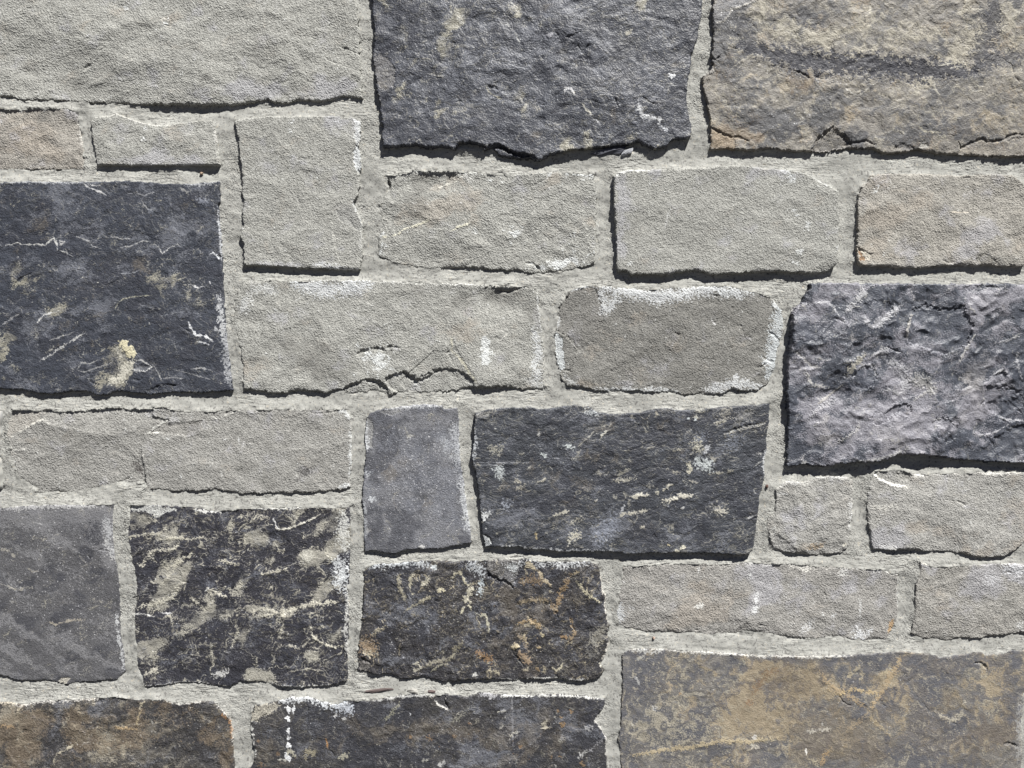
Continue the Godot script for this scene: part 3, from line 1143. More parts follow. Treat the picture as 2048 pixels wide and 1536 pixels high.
	l.append({"kind": "stain", "h": 4.2, "label": "top right dark block stained tan with chipped lower edge", "set": {"base": "8d8983"},
		"poly": [200.9, 429.1, 385.9, 429.1, 584.8, 426.7, 582.3, 227.8, 509.2, 227.3, 479.6, 226.9, 442.9, 228.3, 421.1, 230.3, 404.8, 233.7, 387.1, 230.7, 372.1, 229.6, 358.5, 235.1, 347.7, 235.1, 323.2, 233.7, 312.3, 230.7, 297.4, 231.7, 278.3, 232.3, 257.9, 235.1, 246.4, 234.4, 236.9, 232.3, 219.2, 234.1, 197.5, 234.1, 198.1, 255.5, 196.1, 269, 194.1, 281.3, 190.7, 293.5, 189.3, 305.8, 198.8, 312.6, 200.2, 318, 198.1, 324.8, 198.8, 330.2, 200.2, 341.1, 199.5, 357.4, 199.9, 381.9],
		"f": [["p", "b8b6b2", 0.8, 0.6, 0.01, 0, 0.75, [190.7, 326.2, 196.1, 326.8, 199.5, 318, 200.2, 308.5, 189.3, 306.4, 187.9, 316.6]],
			["v", "", 2, 0, -1.6, 0.12, [194.7, 330.9, 198.8, 324.1, 202.2, 322.1, 208.3, 327.5]],
			["v", "", 1.25, 0, -0.7, 0.12, [213.8, 335, 224.7, 333]],
			["v", "b9b4aa", 1.5, 0.7, 0.1, 0.5, [217.9, 313.2, 227.4, 320.7, 239.6, 327.5, 253.2, 324.8]],
			["p", "a3a3a6", 0.5, 0.3, 0, 0, 1, [200.2, 390.1, 219.2, 390.1, 246.4, 381.9, 219.2, 371, 211.1, 360.1, 199.5, 356.8]],
			["v", "cfccc4", 1.5, 0.85, 0.15, 0.5, [202.9, 358.8, 211.1, 360.8, 219.2, 371.7, 239.6, 380.5]],
			["v", "3e3f47", 20, 0.95, -0.2, 2, [225.3, 335.7, 244.3, 331.6, 264.7, 327.5, 287.8, 322.1, 317.8, 318, 343.6, 316.6, 366.7, 316.6, 387.1, 315.3, 407.5, 312.6, 434.7, 311.2, 461.9, 309.8]],
			["v", "43444c", 17, 0.8, -0.15, 2.5, [460.5, 308.5, 467.3, 327.5, 474.1, 347.9, 478.2, 368.3, 479.6, 381.9]],
			["v", "3e3f47", 15, 0.75, 0, 3, [461.9, 311.2, 479.6, 323.4, 497.2, 324.8, 509.2, 328.9]],
			["v", "43444c", 17, 0.7, 0, 3, [228, 365.6, 230.7, 346.6, 241.6, 337]],
			["b", 2, 219.22, 354.71, 25, 30, 0, 0.91],
			["b", 2, 211.06, 334.31, 30, 30, 0, 0.78],
			["b", 2, 278.33, 262.25, 45, 20, 0, 0.78],
			["b", 2, 414.3, 266.33, 35, 25, 0, 0.78],
			["b", 2, 319.12, 286.72, 30, 20, 0, 0.65],
			["b", 2, 282.4, 361.51, 20, 25, 0, 0.65],
			["b", 2, 219.22, 262.25, 30, 20, 0, 0.65],
			["b", 2, 380.3, 243.21, 60, 13, 0, 0.59],
			["b", 2, 489.08, 236.41, 30, 9, 0, 0.78],
			["b", 3, 248.41, 361.51, 20, 30, 0, 0.65],
			["b", 3, 312.32, 342.47, 75, 15, -8, 0.65],
			["b", 3, 434.69, 343.83, 65, 30, 0, 0.45],
			["b", 3, 453.73, 331.6, 20, 30, 0, 0.65],
			["b", 3, 414.3, 301.68, 20, 13, 0, 0.52],
			["b", 3, 339.51, 354.71, 55, 30, 0, 0.39],
			["b", 3, 497.24, 346.55, 20, 40, 0, 0.59],
			["b", 1, 264.73, 298.96, 20, 15, 0, 0.91],
			["b", 1, 285.12, 294.88, 25, 15, 0, 0.78],
			["b", 1, 461.89, 267.69, 25, 25, 0, 0.91],
			["b", 1, 499.96, 264.97, 20, 30, 0, 0.78],
			["b", 1, 331.35, 264.97, 25, 18, 0, 0.72],
			["b", 1, 385.74, 262.25, 8, 20, 0, 0.78],
			["b", 1, 208.34, 275.85, 20, 10, 20, 0.78],
			["b", 1, 232.82, 298.96, 15, 15, 0, 0.65],
			["b", 1, 373.51, 330.24, 20, 7, 0, 0.65],
			["b", 1, 453.73, 250.01, 18, 15, 0, 0.78],
			["b", 4, 275.61, 288.08, 20, 13, 0, 0.78],
			["b", 4, 226.02, 248.65, 30, 7, -10, 1.04],
			["b", 4, 249.13, 244.57, 5, 5, 0, 1.43],
			["b", 4, 202.9, 240.49, 18, 15, 0, 0.78],
			["k", 319.12, 254.09, 0, -1, 0.1, 1.6, 19],
			["p", "a7a196", 0.5, -1.4, 0, 0.02, 1.25, [301.4, 237.8, 306.9, 245.9, 319.1, 255.5, 325.9, 251.4, 334.1, 244.6, 338.2, 239.1, 324.6, 233.7, 312.3, 231, 298.7, 231.7]],
			["v", "", 2.5, 0, -1.5, 0.12, [301.4, 239.1, 309.6, 248.7, 319.8, 255.7]],
			["v", "", 2, 0, -1.3, 0.12, [324.6, 249.3, 331.4, 245.9, 338.2, 239.4, 353.1, 241.9, 361.3, 237.5]],
			["v", "", 2, 0, -1.2, 0.12, [444.2, 240.5, 446.9, 234.4, 453.7, 239.1, 468.7, 244.6, 472.8, 241.2, 489.1, 243.2, 501.3, 249.3, 509.2, 248]],
			["p", "b0a594", 0.35, -0.7, 0, 0, 1, [446.9, 234.4, 453.7, 238.5, 468.7, 243.9, 489.1, 242.5, 509.2, 247.3, 516.3, 245.9, 516.3, 227.6, 479.6, 226.9, 442.9, 228.3]],
			["v", "", 1.5, 0, -0.9, 0.12, [404.8, 240.5, 411.6, 241.2]],
			["p", "", 0, -0.7, 0, 0, 1, [378.9, 233.7, 387.1, 240.5, 399.3, 236.4, 400.7, 233.7]],
			["p", "d2d0c8", 0.7, -0.8, 0, 0, 0.75, [403.4, 235.7, 407.5, 239.8, 413.6, 239.1, 414.3, 235.1]],
			["v", "", 2, 0, -1.3, 0.12, [198.1, 254.8, 211.1, 248, 219.2, 245.3, 224.7, 245.9, 235.5, 241.2]],
			["p", "a8967e", 0.6, -0.6, 0, 0, 1, [198.1, 253.4, 211.1, 247.3, 221.9, 244.6, 223.3, 234.4, 197.5, 234.1]],
			["v", "", 1.5, 0, -1, 0.12, [280, 311.9, 287.8, 309.8, 297.4, 303.7]],
			["v", "", 1.25, 0, -0.9, 0.12, [300.1, 306.4, 311, 303]],
			["v", "", 1, 0, -0.6, 0.12, [338.2, 319.4, 343.6, 320.7, 353.1, 318.9]],
			["v", "", 1.25, 0, -0.7, 0.12, [487.7, 324.8, 497.2, 316.6, 499.3, 305.8, 505.4, 299.6]],
			["v", "", 1, 0, -0.4, 0.12, [260.4, 380.5, 260.9, 341.1]],
			["v", "", 1.5, 0, -0.6, 0.12, [350.4, 357.4, 350.4, 364.2]],
			["v", "", 1.25, 0, -0.6, 0.12, [473.4, 341.5, 479.6, 341.5]],
			["v", "cfcabb", 1.25, 0.7, 0, 0.5, [440.1, 368.3, 451, 372.4, 470, 372.4]],
			["v", "cfcabb", 1.5, 0.7, 0, 0.5, [350.4, 364.2, 355.8, 369.7, 357.2, 377.8]],
			["v", "cfcabb", 1.25, 0.6, 0.1, 0.5, [421.1, 304.4, 419.7, 294.9, 425.2, 286.7]],
			["v", "d8d6d0", 1.25, 0.6, 0.1, 0.5, [331.4, 293.5, 339.5, 288.1, 346.3, 288.1, 355.8, 294.9]],
			["v", "cfcabb", 1.25, 0.6, 0, 0.5, [423.8, 316.6, 442.9, 319.4]],
			["v", "dddacf", 1, 0.6, 0, 0.5, [434.7, 313.9, 451, 316.6]],
			["v", "d2ccb8", 1.25, 0.6, 0, 0.5, [403.4, 256.8, 410.2, 251.4, 426.5, 250]],
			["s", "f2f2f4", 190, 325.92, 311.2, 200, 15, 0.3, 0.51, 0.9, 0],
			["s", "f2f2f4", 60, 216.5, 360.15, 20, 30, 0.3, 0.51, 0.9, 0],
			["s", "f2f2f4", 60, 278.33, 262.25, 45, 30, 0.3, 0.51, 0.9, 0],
			["s", "c8bea4", 120, 353.11, 313.92, 150, 70, 0.24, 0.9, 0.5, 0],
			["s", "4b4b50", 120, 353.11, 347.91, 150, 45, 0.24, 0.84, 0.5, 0]]})
	l.append({"kind": "sand", "h": 1.2, "label": "small buff sandstone block at the left end of its course", "set": {"base": "a5a19a", "low": [1.82, 0.01]},
		"poly": [-571.1, 276.6, -511.2, 275.6, -470.3, 275.2, -442.9, 274.9, -434.8, 271.5, -432.7, 264.6, -430.7, 252.4, -428.6, 236, -427.3, 222.3, -427.7, 214.5, -470.3, 213.9, -511.2, 214.5, -571.1, 214.7],
		"f": [["b", 1, -490.73, 253.72, 45, 25, 0, 0.94],
			["b", 1, -470.25, 240.07, 30, 20, 0, 0.62],
			["b", 2, -470.25, 266.01, 25, 10, 10, 0.5],
			["b", 4, -445.68, 271.47, 20, 7, -10, 0.88],
			["b", 3, -438.85, 272.83, 12, 3.5, -20, 0.75],
			["b", 3, -483.9, 274.88, 30, 1.5, 0, 0.75],
			["v", "dedcd6", 1.5, 0.6, 0.1, 1, [-434.8, 263.3, -432.7, 252.4, -430.7, 240.1, -429.3, 234.6]],
			["v", "", 1, 0, -0.4, 0.12, [-511.2, 216.2, -483.9, 215.5]],
			["s", "5c5a58", 10, -483.9, 246.9, 50, 30, 0.18, 0.6, 0.6, 0]]})
	l.append({"kind": "sand", "h": 3.6, "label": "low pale block with a dipped top and a straight sawn bottom edge", "set": {"rag": 0.35, "facet": [0.5, 0.016, 1.4], "edge": [1.0, 0.5], "grain_angle": -30},
		"poly": [-419.1, 262.5, -415.7, 265.2, -400.7, 266.8, -394.6, 269.5, -387.1, 266.8, -376.2, 262.5, -365.4, 259.7, -353.1, 258.1, -338.1, 258.4, -325.9, 261.1, -312.3, 262.5, -300, 263.1, -297.3, 259.7, -295.3, 251.6, -293.9, 232.5, -291.2, 218, -359.9, 217.8, -413, 218, -415, 228.4, -417.1, 244.8, -418.7, 255.7],
		"f": [["b", 4, -353.11, 223.67, 65, 8, 2, 1],
			["b", 1, -332.7, 246.13, 30, 7, -10, 0.5],
			["b", 3, -367.4, 254.29, 2.5, 8, 0, 0.94],
			["b", 3, -365.36, 244.76, 2, 4, 0, 1],
			["v", "", 0.9, 0, -0.5, 0.12, [-406.2, 233.9, -400.7, 235.2]],
			["v", "", 0.8, 0, -0.4, 0.12, [-328.6, 251.6, -319.1, 248.2]],
			["v", "dcdad4", 1, 0.6, 0, 0.5, [-415.7, 264.9, -400.7, 266.5, -394.6, 269.3, -387.1, 266.5, -376.2, 262.2, -365.4, 259.5, -353.1, 257.8, -338.1, 258.1]],
			["v", "dcdad6", 2, 0.6, 0, 1, [-297.3, 254.3, -295.3, 246.1, -294.6, 240.7]],
			["s", "dedfdc", 12, -359.92, 239.32, 50, 20, 0.18, 0.6, 0.7, 0]]})
	l.append({"kind": "sand", "h": 4.4, "label": "nearly square upright pale block with a pale broken right edge", "set": {"rag": 0.6, "facet": [0.5, 0.016, 1.4], "low": [1.04, 0.008]},
		"poly": [-277.3, 262.2, -269.8, 263.8, -260.5, 264.9, -233.3, 266.3, -206.1, 266.9, -184.4, 266.5, -172.1, 266.3, -159.9, 265.2, -152, 262.2, -151.3, 251.3, -152.2, 239.1, -150.1, 214.6, -152.2, 209.2, -151.5, 198.3, -154.2, 187.4, -158.3, 182, -159.2, 182, -155.8, 173.9, -151.8, 165.7, -148.8, 157.5, -148.8, 141.2, -148.8, 129, -151.5, 113.4, -206.1, 115.4, -260.5, 118.5, -266.4, 118.8, -267.1, 138.5, -270.2, 148, -267.8, 158.9, -268.5, 172.5, -266.7, 182, -269.1, 192.9, -269.1, 211.9, -271.2, 232.3, -272.5, 245.9, -275.9, 259.5],
		"f": [["p", "d2d5d8", 0.75, -0.8, 0.03, 0, 0.75, [-157.2, 264.9, -150.9, 262.2, -150.9, 251.3, -151.8, 239.1, -155.2, 235, -156.5, 251.3]],
			["p", "dfe3e6", 0.85, -0.9, 0.03, 0, 0.75, [-153.8, 237.7, -157.9, 230.9, -158.5, 221.4, -155.2, 214.6, -151.8, 208.5, -149.6, 214.6, -150.9, 225.5]],
			["v", "", 1.75, 0, -1.2, 0.12, [-153.1, 213.2, -151.8, 209.2]],
			["p", "8f8f91", 0.45, -0.4, 0.02, 0.01, 1.5, [-176.2, 177.9, -165.3, 180.7, -158.5, 179.3, -153.1, 171.1, -148.4, 158.9, -149, 153.5, -157.2, 154.8, -168.1, 160.3, -175.5, 168.4]],
			["b", 2, -165.35, 175.22, 15, 8, 0, 0.62],
			["v", "d9d8d0", 1.25, 0.5, -0.1, 0.75, [-178.9, 165.7, -178.3, 152.1, -176.2, 138.5, -172.1, 124.9, -168.1, 116.8]],
			["p", "d5d8da", 0.7, -0.5, 0, 0, 0.75, [-159.9, 184.7, -157.2, 175.2, -151.8, 164.3, -148.4, 157.5, -150.4, 165.7, -153.1, 175.2, -155.8, 180.7]],
			["v", "d8d8d4", 2.5, 0.4, 0, 1, [-151.8, 129, -150.4, 148, -149.7, 154.8]],
			["v", "e0e2e4", 4, 0.7, 0, 2, [-200.7, 118.8, -184.4, 116.8, -165.3, 114, -153.1, 113.4]],
			["v", "c8c8cc", 3.5, 0.5, 0, 1.5, [-260.5, 120.8, -233.3, 119.5, -206.1, 117.9]],
			["b", 1, -218.36, 259.46, 3, 6, 0, 0.75],
			["b", 3, -223.8, 251.31, 2.5, 8, 0, 1.12],
			["b", 3, -217, 260.82, 3.5, 6, 0, 1],
			["b", 3, -222.44, 212.56, 3.5, 3.5, 0, 1.38],
			["b", 3, -194.57, 212.56, 2.5, 2.5, 0, 1.25],
			["b", 3, -219.04, 192.17, 3, 4, 0, 1.25],
			["b", 3, -221.08, 226.84, 4, 4, 0, 0.88],
			["b", 3, -168.07, 258.1, 13, 3, -50, 0.75],
			["b", 1, -248.27, 143.95, 8, 13, 0, 0.75],
			["b", 1, -241.47, 160.27, 10, 10, 0, 0.5],
			["b", 4, -192.53, 262.18, 45, 7, 0, 0.62],
			["v", "", 1.25, 0, -0.6, 0.12, [-193.9, 221.4, -191.9, 219, -189.8, 220.7]],
			["v", "", 0.75, 0, -0.4, 0.12, [-183, 247.2, -180.3, 251.3]],
			["s", "e6e6e2", 26, -219.72, 218.68, 60, 60, 0.18, 0.66, 0.8, 0],
			["b", 0, -178.94, 198.29, 30, 20, 0, -1.28]]})
	l.append({"kind": "dark", "h": 3.2, "label": "large smooth blue-black slate block, left of the upright pale block", "set": {"facet": [0.5, 0.02, 2.0], "base": "3f434d", "mid": [0.28424, 0.03, 1.8], "mid_angle": 20, "fine": [0.084, 0.13, 1.4], "low": [0.78, 0.007], "terrace": [0.016, 3.0, 0.22, 0.12, 1.8], "rough": 0.6, "tones": [0.084, 0.144, 0.18144, 0.243, 0.216], "grain_angle": 5, "grain": [0.14, 4, 1.2], "rag": 0.55, "edge": [0.9, 0.6]},
		"poly": [-569.6, 201.2, -509.9, 200.6, -493.5, 201.3, -482.6, 202, -469, 201.7, -455.4, 201.2, -428.2, 201.3, -387.3, 202.1, -366.9, 201.3, -346.5, 199.3, -319.3, 199.3, -305.6, 200.9, -292, 201.5, -291.5, 180.9, -293.1, 179.6, -290.4, 152.3, -288.6, 111.5, -287, 84.3, -283.9, 43.4, -281.1, 16.2, -278.4, -6.3, -292, -7.6, -305.6, -8.3, -339.7, -8.3, -362.8, -10.6, -381.9, -8.3, -394.1, -6.9, -403.7, -11, -413.2, -10.5, -422.7, -6.9, -439.1, -6.9, -448.6, -9.3, -464.9, -9.8, -478.6, -8.3, -488.1, -5.2, -509.9, -5, -569.6, -6],
		"f": [["k", -297.48, 70.66, 1, -0.1, 0.05, 0.8, 80],
			["b", 3, -451.33, 186.39, 20, 17, 0, 1.3],
			["b", 3, -332.88, 152.35, 22, 20, 0, 1.3],
			["b", 3, -433.63, 119.67, 20, 13, 0, 0.72],
			["b", 3, -411.84, 73.38, 20, 15, 0, 0.8],
			["b", 3, -500.34, 111.5, 15, 10, 0, 0.87],
			["b", 3, -462.22, 59.77, 25, 20, 30, 0.51],
			["b", 3, -305.65, 131.93, 20, 10, 0, 0.58],
			["b", 3, -422.74, 165.96, 30, 20, 0, 0.51],
			["b", 3, -493.53, -1.5, 40, 5, 0, 0.58],
			["b", 2, -392.78, 100.61, 45, 30, 0, 0.72],
			["b", 2, -469.03, 145.54, 35, 25, 0, 0.72],
			["b", 2, -469.03, 43.43, 35, 20, 0, 0.58],
			["b", 2, -346.49, 23.01, 60, 30, 0, 0.43],
			["b", 2, -305.65, 189.07, 30, 12, 0, 0.58],
			["b", 4, -373.72, 116.95, 20, 12, 20, 0.8],
			["b", 4, -331.51, 175.49, 18, 13, 0, 0.8],
			["b", 4, -482.64, 161.88, 30, 30, 0, 0.58],
			["b", 4, -428.18, 63.85, 20, 12, 0, 0.72],
			["b", 4, -421.37, 36.62, 25, 15, 0, 0.58],
			["b", 4, -422.74, 97.89, 20, 10, 0, 0.58],
			["b", 1, -350.58, 102.65, 18, 9, 0, 1.52],
			["b", 1, -485.37, 99.25, 13, 11, 60, 1.09],
			["b", 1, -390.06, 10.75, 17, 23, -20, 1.3],
			["b", 1, -392.78, 36.62, 11, 10, 0, 1.01],
			["b", 1, -455.41, 72.02, 12, 5, 15, 1.45],
			["b", 1, -507.15, 36.62, 10, 20, 0, 1.16],
			["b", 1, -496.26, 111.5, 4, 8, -30, 1.59],
			["b", 1, -320.62, 86.32, 7, 9, -30, 0.87],
			["b", 1, -469.03, 54.32, 20, 5, 40, 0.65],
			["b", 1, -411.84, 1.22, 4.5, 5, 0, 1.16],
			["b", 1, -493.53, 44.79, 10, 3, 0, 0.87],
			["v", "d9d2b4", 7, 0.95, 0.4, 1, [-391.4, 42.7, -386, 38, -379.2, 31.2, -375.8, 25.7]],
			["v", "d6d3c6", 8, 0.75, 0.2, 2.5, [-375.1, 24.4, -383.3, 17.6, -387.3, 9.4, -394.1, 5.3, -401, -0.1]],
			["v", "cfccc0", 6, 0.6, 0.1, 2, [-396.9, 36.6, -391.4, 31.2, -387.3, 25.7]],
			["v", "e2e2e0", 1.3, 0.85, 0.15, 0.5, [-473.1, 61.1, -466.3, 68.6, -459.5, 70.7, -451.3, 72.7]],
			["v", "dcdcd8", 1.1, 0.7, 0.1, 0.5, [-504.4, 138.1, -497.6, 139.4, -493.5, 140.8, -485.4, 138.7, -474.5, 139.4, -464.9, 138.1, -456.8, 145.5, -453.4, 140.1, -452.7, 134, -445.9, 131.2, -436.4, 126.5]],
			["v", "c2c2c0", 1.5, 0.8, 0.2, 0.5, [-451.3, 142.8, -445.9, 141.5, -448.6, 138.7, -451.3, 140.8]],
			["v", "cfcfce", 1, 0.6, 0.08, 0.5, [-433.6, 146.9, -422.7, 142.8, -417.3, 137.4, -409.1, 134.6]],
			["v", "d0d0cf", 1, 0.6, 0.08, 0.5, [-390.1, 136, -379.2, 137.4, -373.7, 140.1, -366.9, 142.8, -360.1, 141.5]],
			["v", "dededc", 1, 0.75, 0.1, 0.5, [-357.4, 140.1, -351.9, 136, -348.5, 129.9, -342.4, 134.6, -332.9, 139.4, -328.8, 136]],
			["v", "c8c8c8", 1, 0.5, 0.08, 0.5, [-405, 146.2, -394.1, 146.2, -390.1, 144.2, -380.5, 144.9]],
			["v", "c6c6c6", 1, 0.6, 0, 0.5, [-369, 185, -366.9, 179.6, -362.8, 174.1, -354.7, 172.8]],
			["v", "8a8e98", 6, 0.5, 0, 1.5, [-362.8, 172.8, -354.7, 174.1]],
			["v", "dedede", 1, 0.85, 0, 0.5, [-321.3, 99.2, -316.5, 97.9, -312.5, 95.4, -304.3, 97.9]],
			["v", "e2e2e4", 2, 0.9, 0.2, 0.5, [-301.6, 102, -300.2, 99.2]],
			["v", "bdbba8", 0.9, 0.7, 0, 0.25, [-395.5, 74.7, -392.8, 80.2, -387.3, 85, -377.8, 87, -358.7, 88.4]],
			["v", "eceef0", 2, 0.95, 0.25, 0.5, [-322, 61.8, -319.3, 55.7, -314.5, 48.9, -305.6, 47.5, -297.5, 42.1]],
			["v", "e6e8ea", 1.1, 0.85, 0.1, 0.5, [-313.8, 42.1, -307, 41.4, -301.6, 38.7]],
			["v", "", 1.25, 0, -0.6, 0.12, [-331.5, 59.1, -326.1, 54.3, -319.3, 50.9]],
			["v", "c9c9c7", 1.5, 0.8, 0.05, 1, [-473.1, 21.6, -462.2, 27.1, -448.6, 36.6, -433.6, 46.2, -424.8, 51.6]],
			["v", "b9b9b8", 1, 0.6, 0, 0.5, [-460.9, 43.4, -448.6, 47.5, -436.4, 51.6]],
			["v", "a9a9aa", 1.5, 0.6, 0.05, 0.5, [-509.9, 57, -499, 65.2, -489.4, 70.7]],
			["v", "c0c0be", 1, 0.6, 0.05, 0.5, [-432.9, 14.8, -428.2, 21.6, -420, 20.3, -411.8, 24.4]],
			["v", "b4b4b2", 1, 0.6, 0.05, 0.5, [-433.6, 13.5, -425.5, 12.1, -409.1, 17.6, -401, 20.3, -396.9, 23.7]],
			["v", "d6d6d4", 1.1, 0.8, 0.1, 0.5, [-379.2, 14.2, -365.6, 12.8, -358.7, 16.9, -368.3, 23.7, -375.1, 23.7]],
			["p", "85878c", 0.7, -0.4, 0, 0, 0.5, [-373.7, 18.9, -364.2, 17.6, -358.7, 17.6, -365.6, 13.2, -378.5, 14.6]],
			["v", "c8c8c6", 1.1, 0.8, 0.05, 0.5, [-358.7, 20.3, -353.3, 12.1, -349.2, 3.9]],
			["v", "bcbcbc", 1, 0.6, 0, 0.5, [-349.2, 5.3, -335.6, 6.7, -326.1, 4.6]],
			["v", "d4d4d4", 1, 0.6, 0, 0.5, [-319.3, 14.8, -309.7, 16.2, -299.5, 13.5]],
			["v", "c6c6c6", 1, 0.4, 0, 0.5, [-338.3, 14.8, -300.2, 4.6]],
			["v", "a2a5ac", 1, 0.6, 0.05, 0.5, [-371, 78.8, -360.1, 76.1, -349.2, 67.9, -338.3, 70, -324.7, 72.7]],
			["v", "a0a3aa", 1, 0.6, 0.06, 0.5, [-392.8, 110.1, -379.2, 110.1, -366.9, 114.2]],
			["v", "", 1.3, 0, -0.8, 0.12, [-499, 91.8, -494.9, 99.2, -489.4, 106.1, -477.2, 110.8]],
			["v", "", 1.3, 0, -1, 0.12, [-357.4, -4.9, -350.6, -0.8, -341, -0.8, -330.2, -2.2]],
			["p", "", 0, -0.6, 0, 0, 1, [-366.9, -7.6, -360.1, -4.9, -350.6, -1.5, -330.2, -2.9, -330.2, -8.6]],
			["v", "", 1.25, 0, -0.7, 0.12, [-422.1, 5.3, -418.7, 1.2, -413.2, -0.8]],
			["v", "cfcfcd", 1.1, 0.8, 0, 0.5, [-422.1, 6, -419.3, 2.6]],
			["v", "", 1.5, 0, -0.8, 0.12, [-379.2, 4.6, -371, 3.7, -366.9, 6.7]],
			["v", "", 2, 0, -1.2, 0.12, [-293.4, 127.2, -290, 126.5]],
			["v", "", 1, 0, -0.4, 0.12, [-435, 114.2, -426.8, 112.2]],
			["v", "", 1, 0, -0.5, 0.12, [-462.2, 106.1, -456.8, 106.1]],
			["v", "d2d4d6", 4.5, 0.8, 0.1, 2, [-292, 88.4, -290.7, 70.7, -288.6, 57, -287.9, 43.4]],
			["v", "bcbec2", 6, 0.65, 0, 2.5, [-286.6, 50.2, -285.2, 29.8, -283.2, 9.4, -279.8, -2.9]],
			["v", "dfe2e6", 1.5, 0.6, 0, 0.75, [-293.1, 176.9, -292, 159.2, -290.4, 145.5, -289.6, 122.4]],
			["v", "d8dade", 2, 0.7, 0, 1, [-296.1, 54.3, -292, 53, -296.1, 57]],
			["v", "dfe2e6", 1.2, 0.85, 0.1, 0.5, [-301.6, 129.2, -297.5, 130.6, -293.4, 127.8, -291.4, 123.1]],
			["v", "d2d4d6", 2.5, 0.5, 0, 1.5, [-509.9, 200.6, -482.6, 201.6, -455.4, 200.9, -428.2, 201.1]],
			["v", "d2d4d6", 2, 0.5, 0, 1.5, [-326.1, 198.6, -305.6, 199.3, -293.4, 201.1]],
			["v", "e2e2e2", 1.25, 0.8, 0.1, 0.5, [-427.5, 201.3, -422.7, 195.9, -415.9, 193.8, -403.7, 187.7]],
			["v", "dcdcdc", 1, 0.8, 0.1, 0.5, [-422.7, 199.3, -417.3, 197.5, -410.5, 197.6]],
			["v", "bcbec2", 1, 0.6, 0.05, 0.5, [-384.6, 189.1, -373.7, 190.4, -366.9, 187.7, -353.3, 191.8]],
			["v", "bcbcba", 1.5, 0.6, 0, 0.5, [-331.5, 195.9, -323.3, 190.4, -319.3, 193.2]],
			["p", "9a9ca0", 0.6, -0.4, 0, 0, 0.75, [-391.4, 199.3, -383.3, 198.6, -380.5, 196.6, -387.3, 195.6]],
			["v", "a6abb8", 3.5, 0.5, 0, 2, [-313.8, 186.3, -309.7, 182.9, -300.2, 179.5]],
			["s", "d0cec4", 70, -458.13, 77.47, 45, 35, 0.18, 0.78, 0.8, 0],
			["s", "e2e2e0", 60, -400.95, 97.89, 130, 80, 0.15, 0.48, 0.8, 0],
			["s", "5a4c3c", 60, -414.57, 111.5, 125, 70, 0.24, 1.2, 0.4, 0]]})
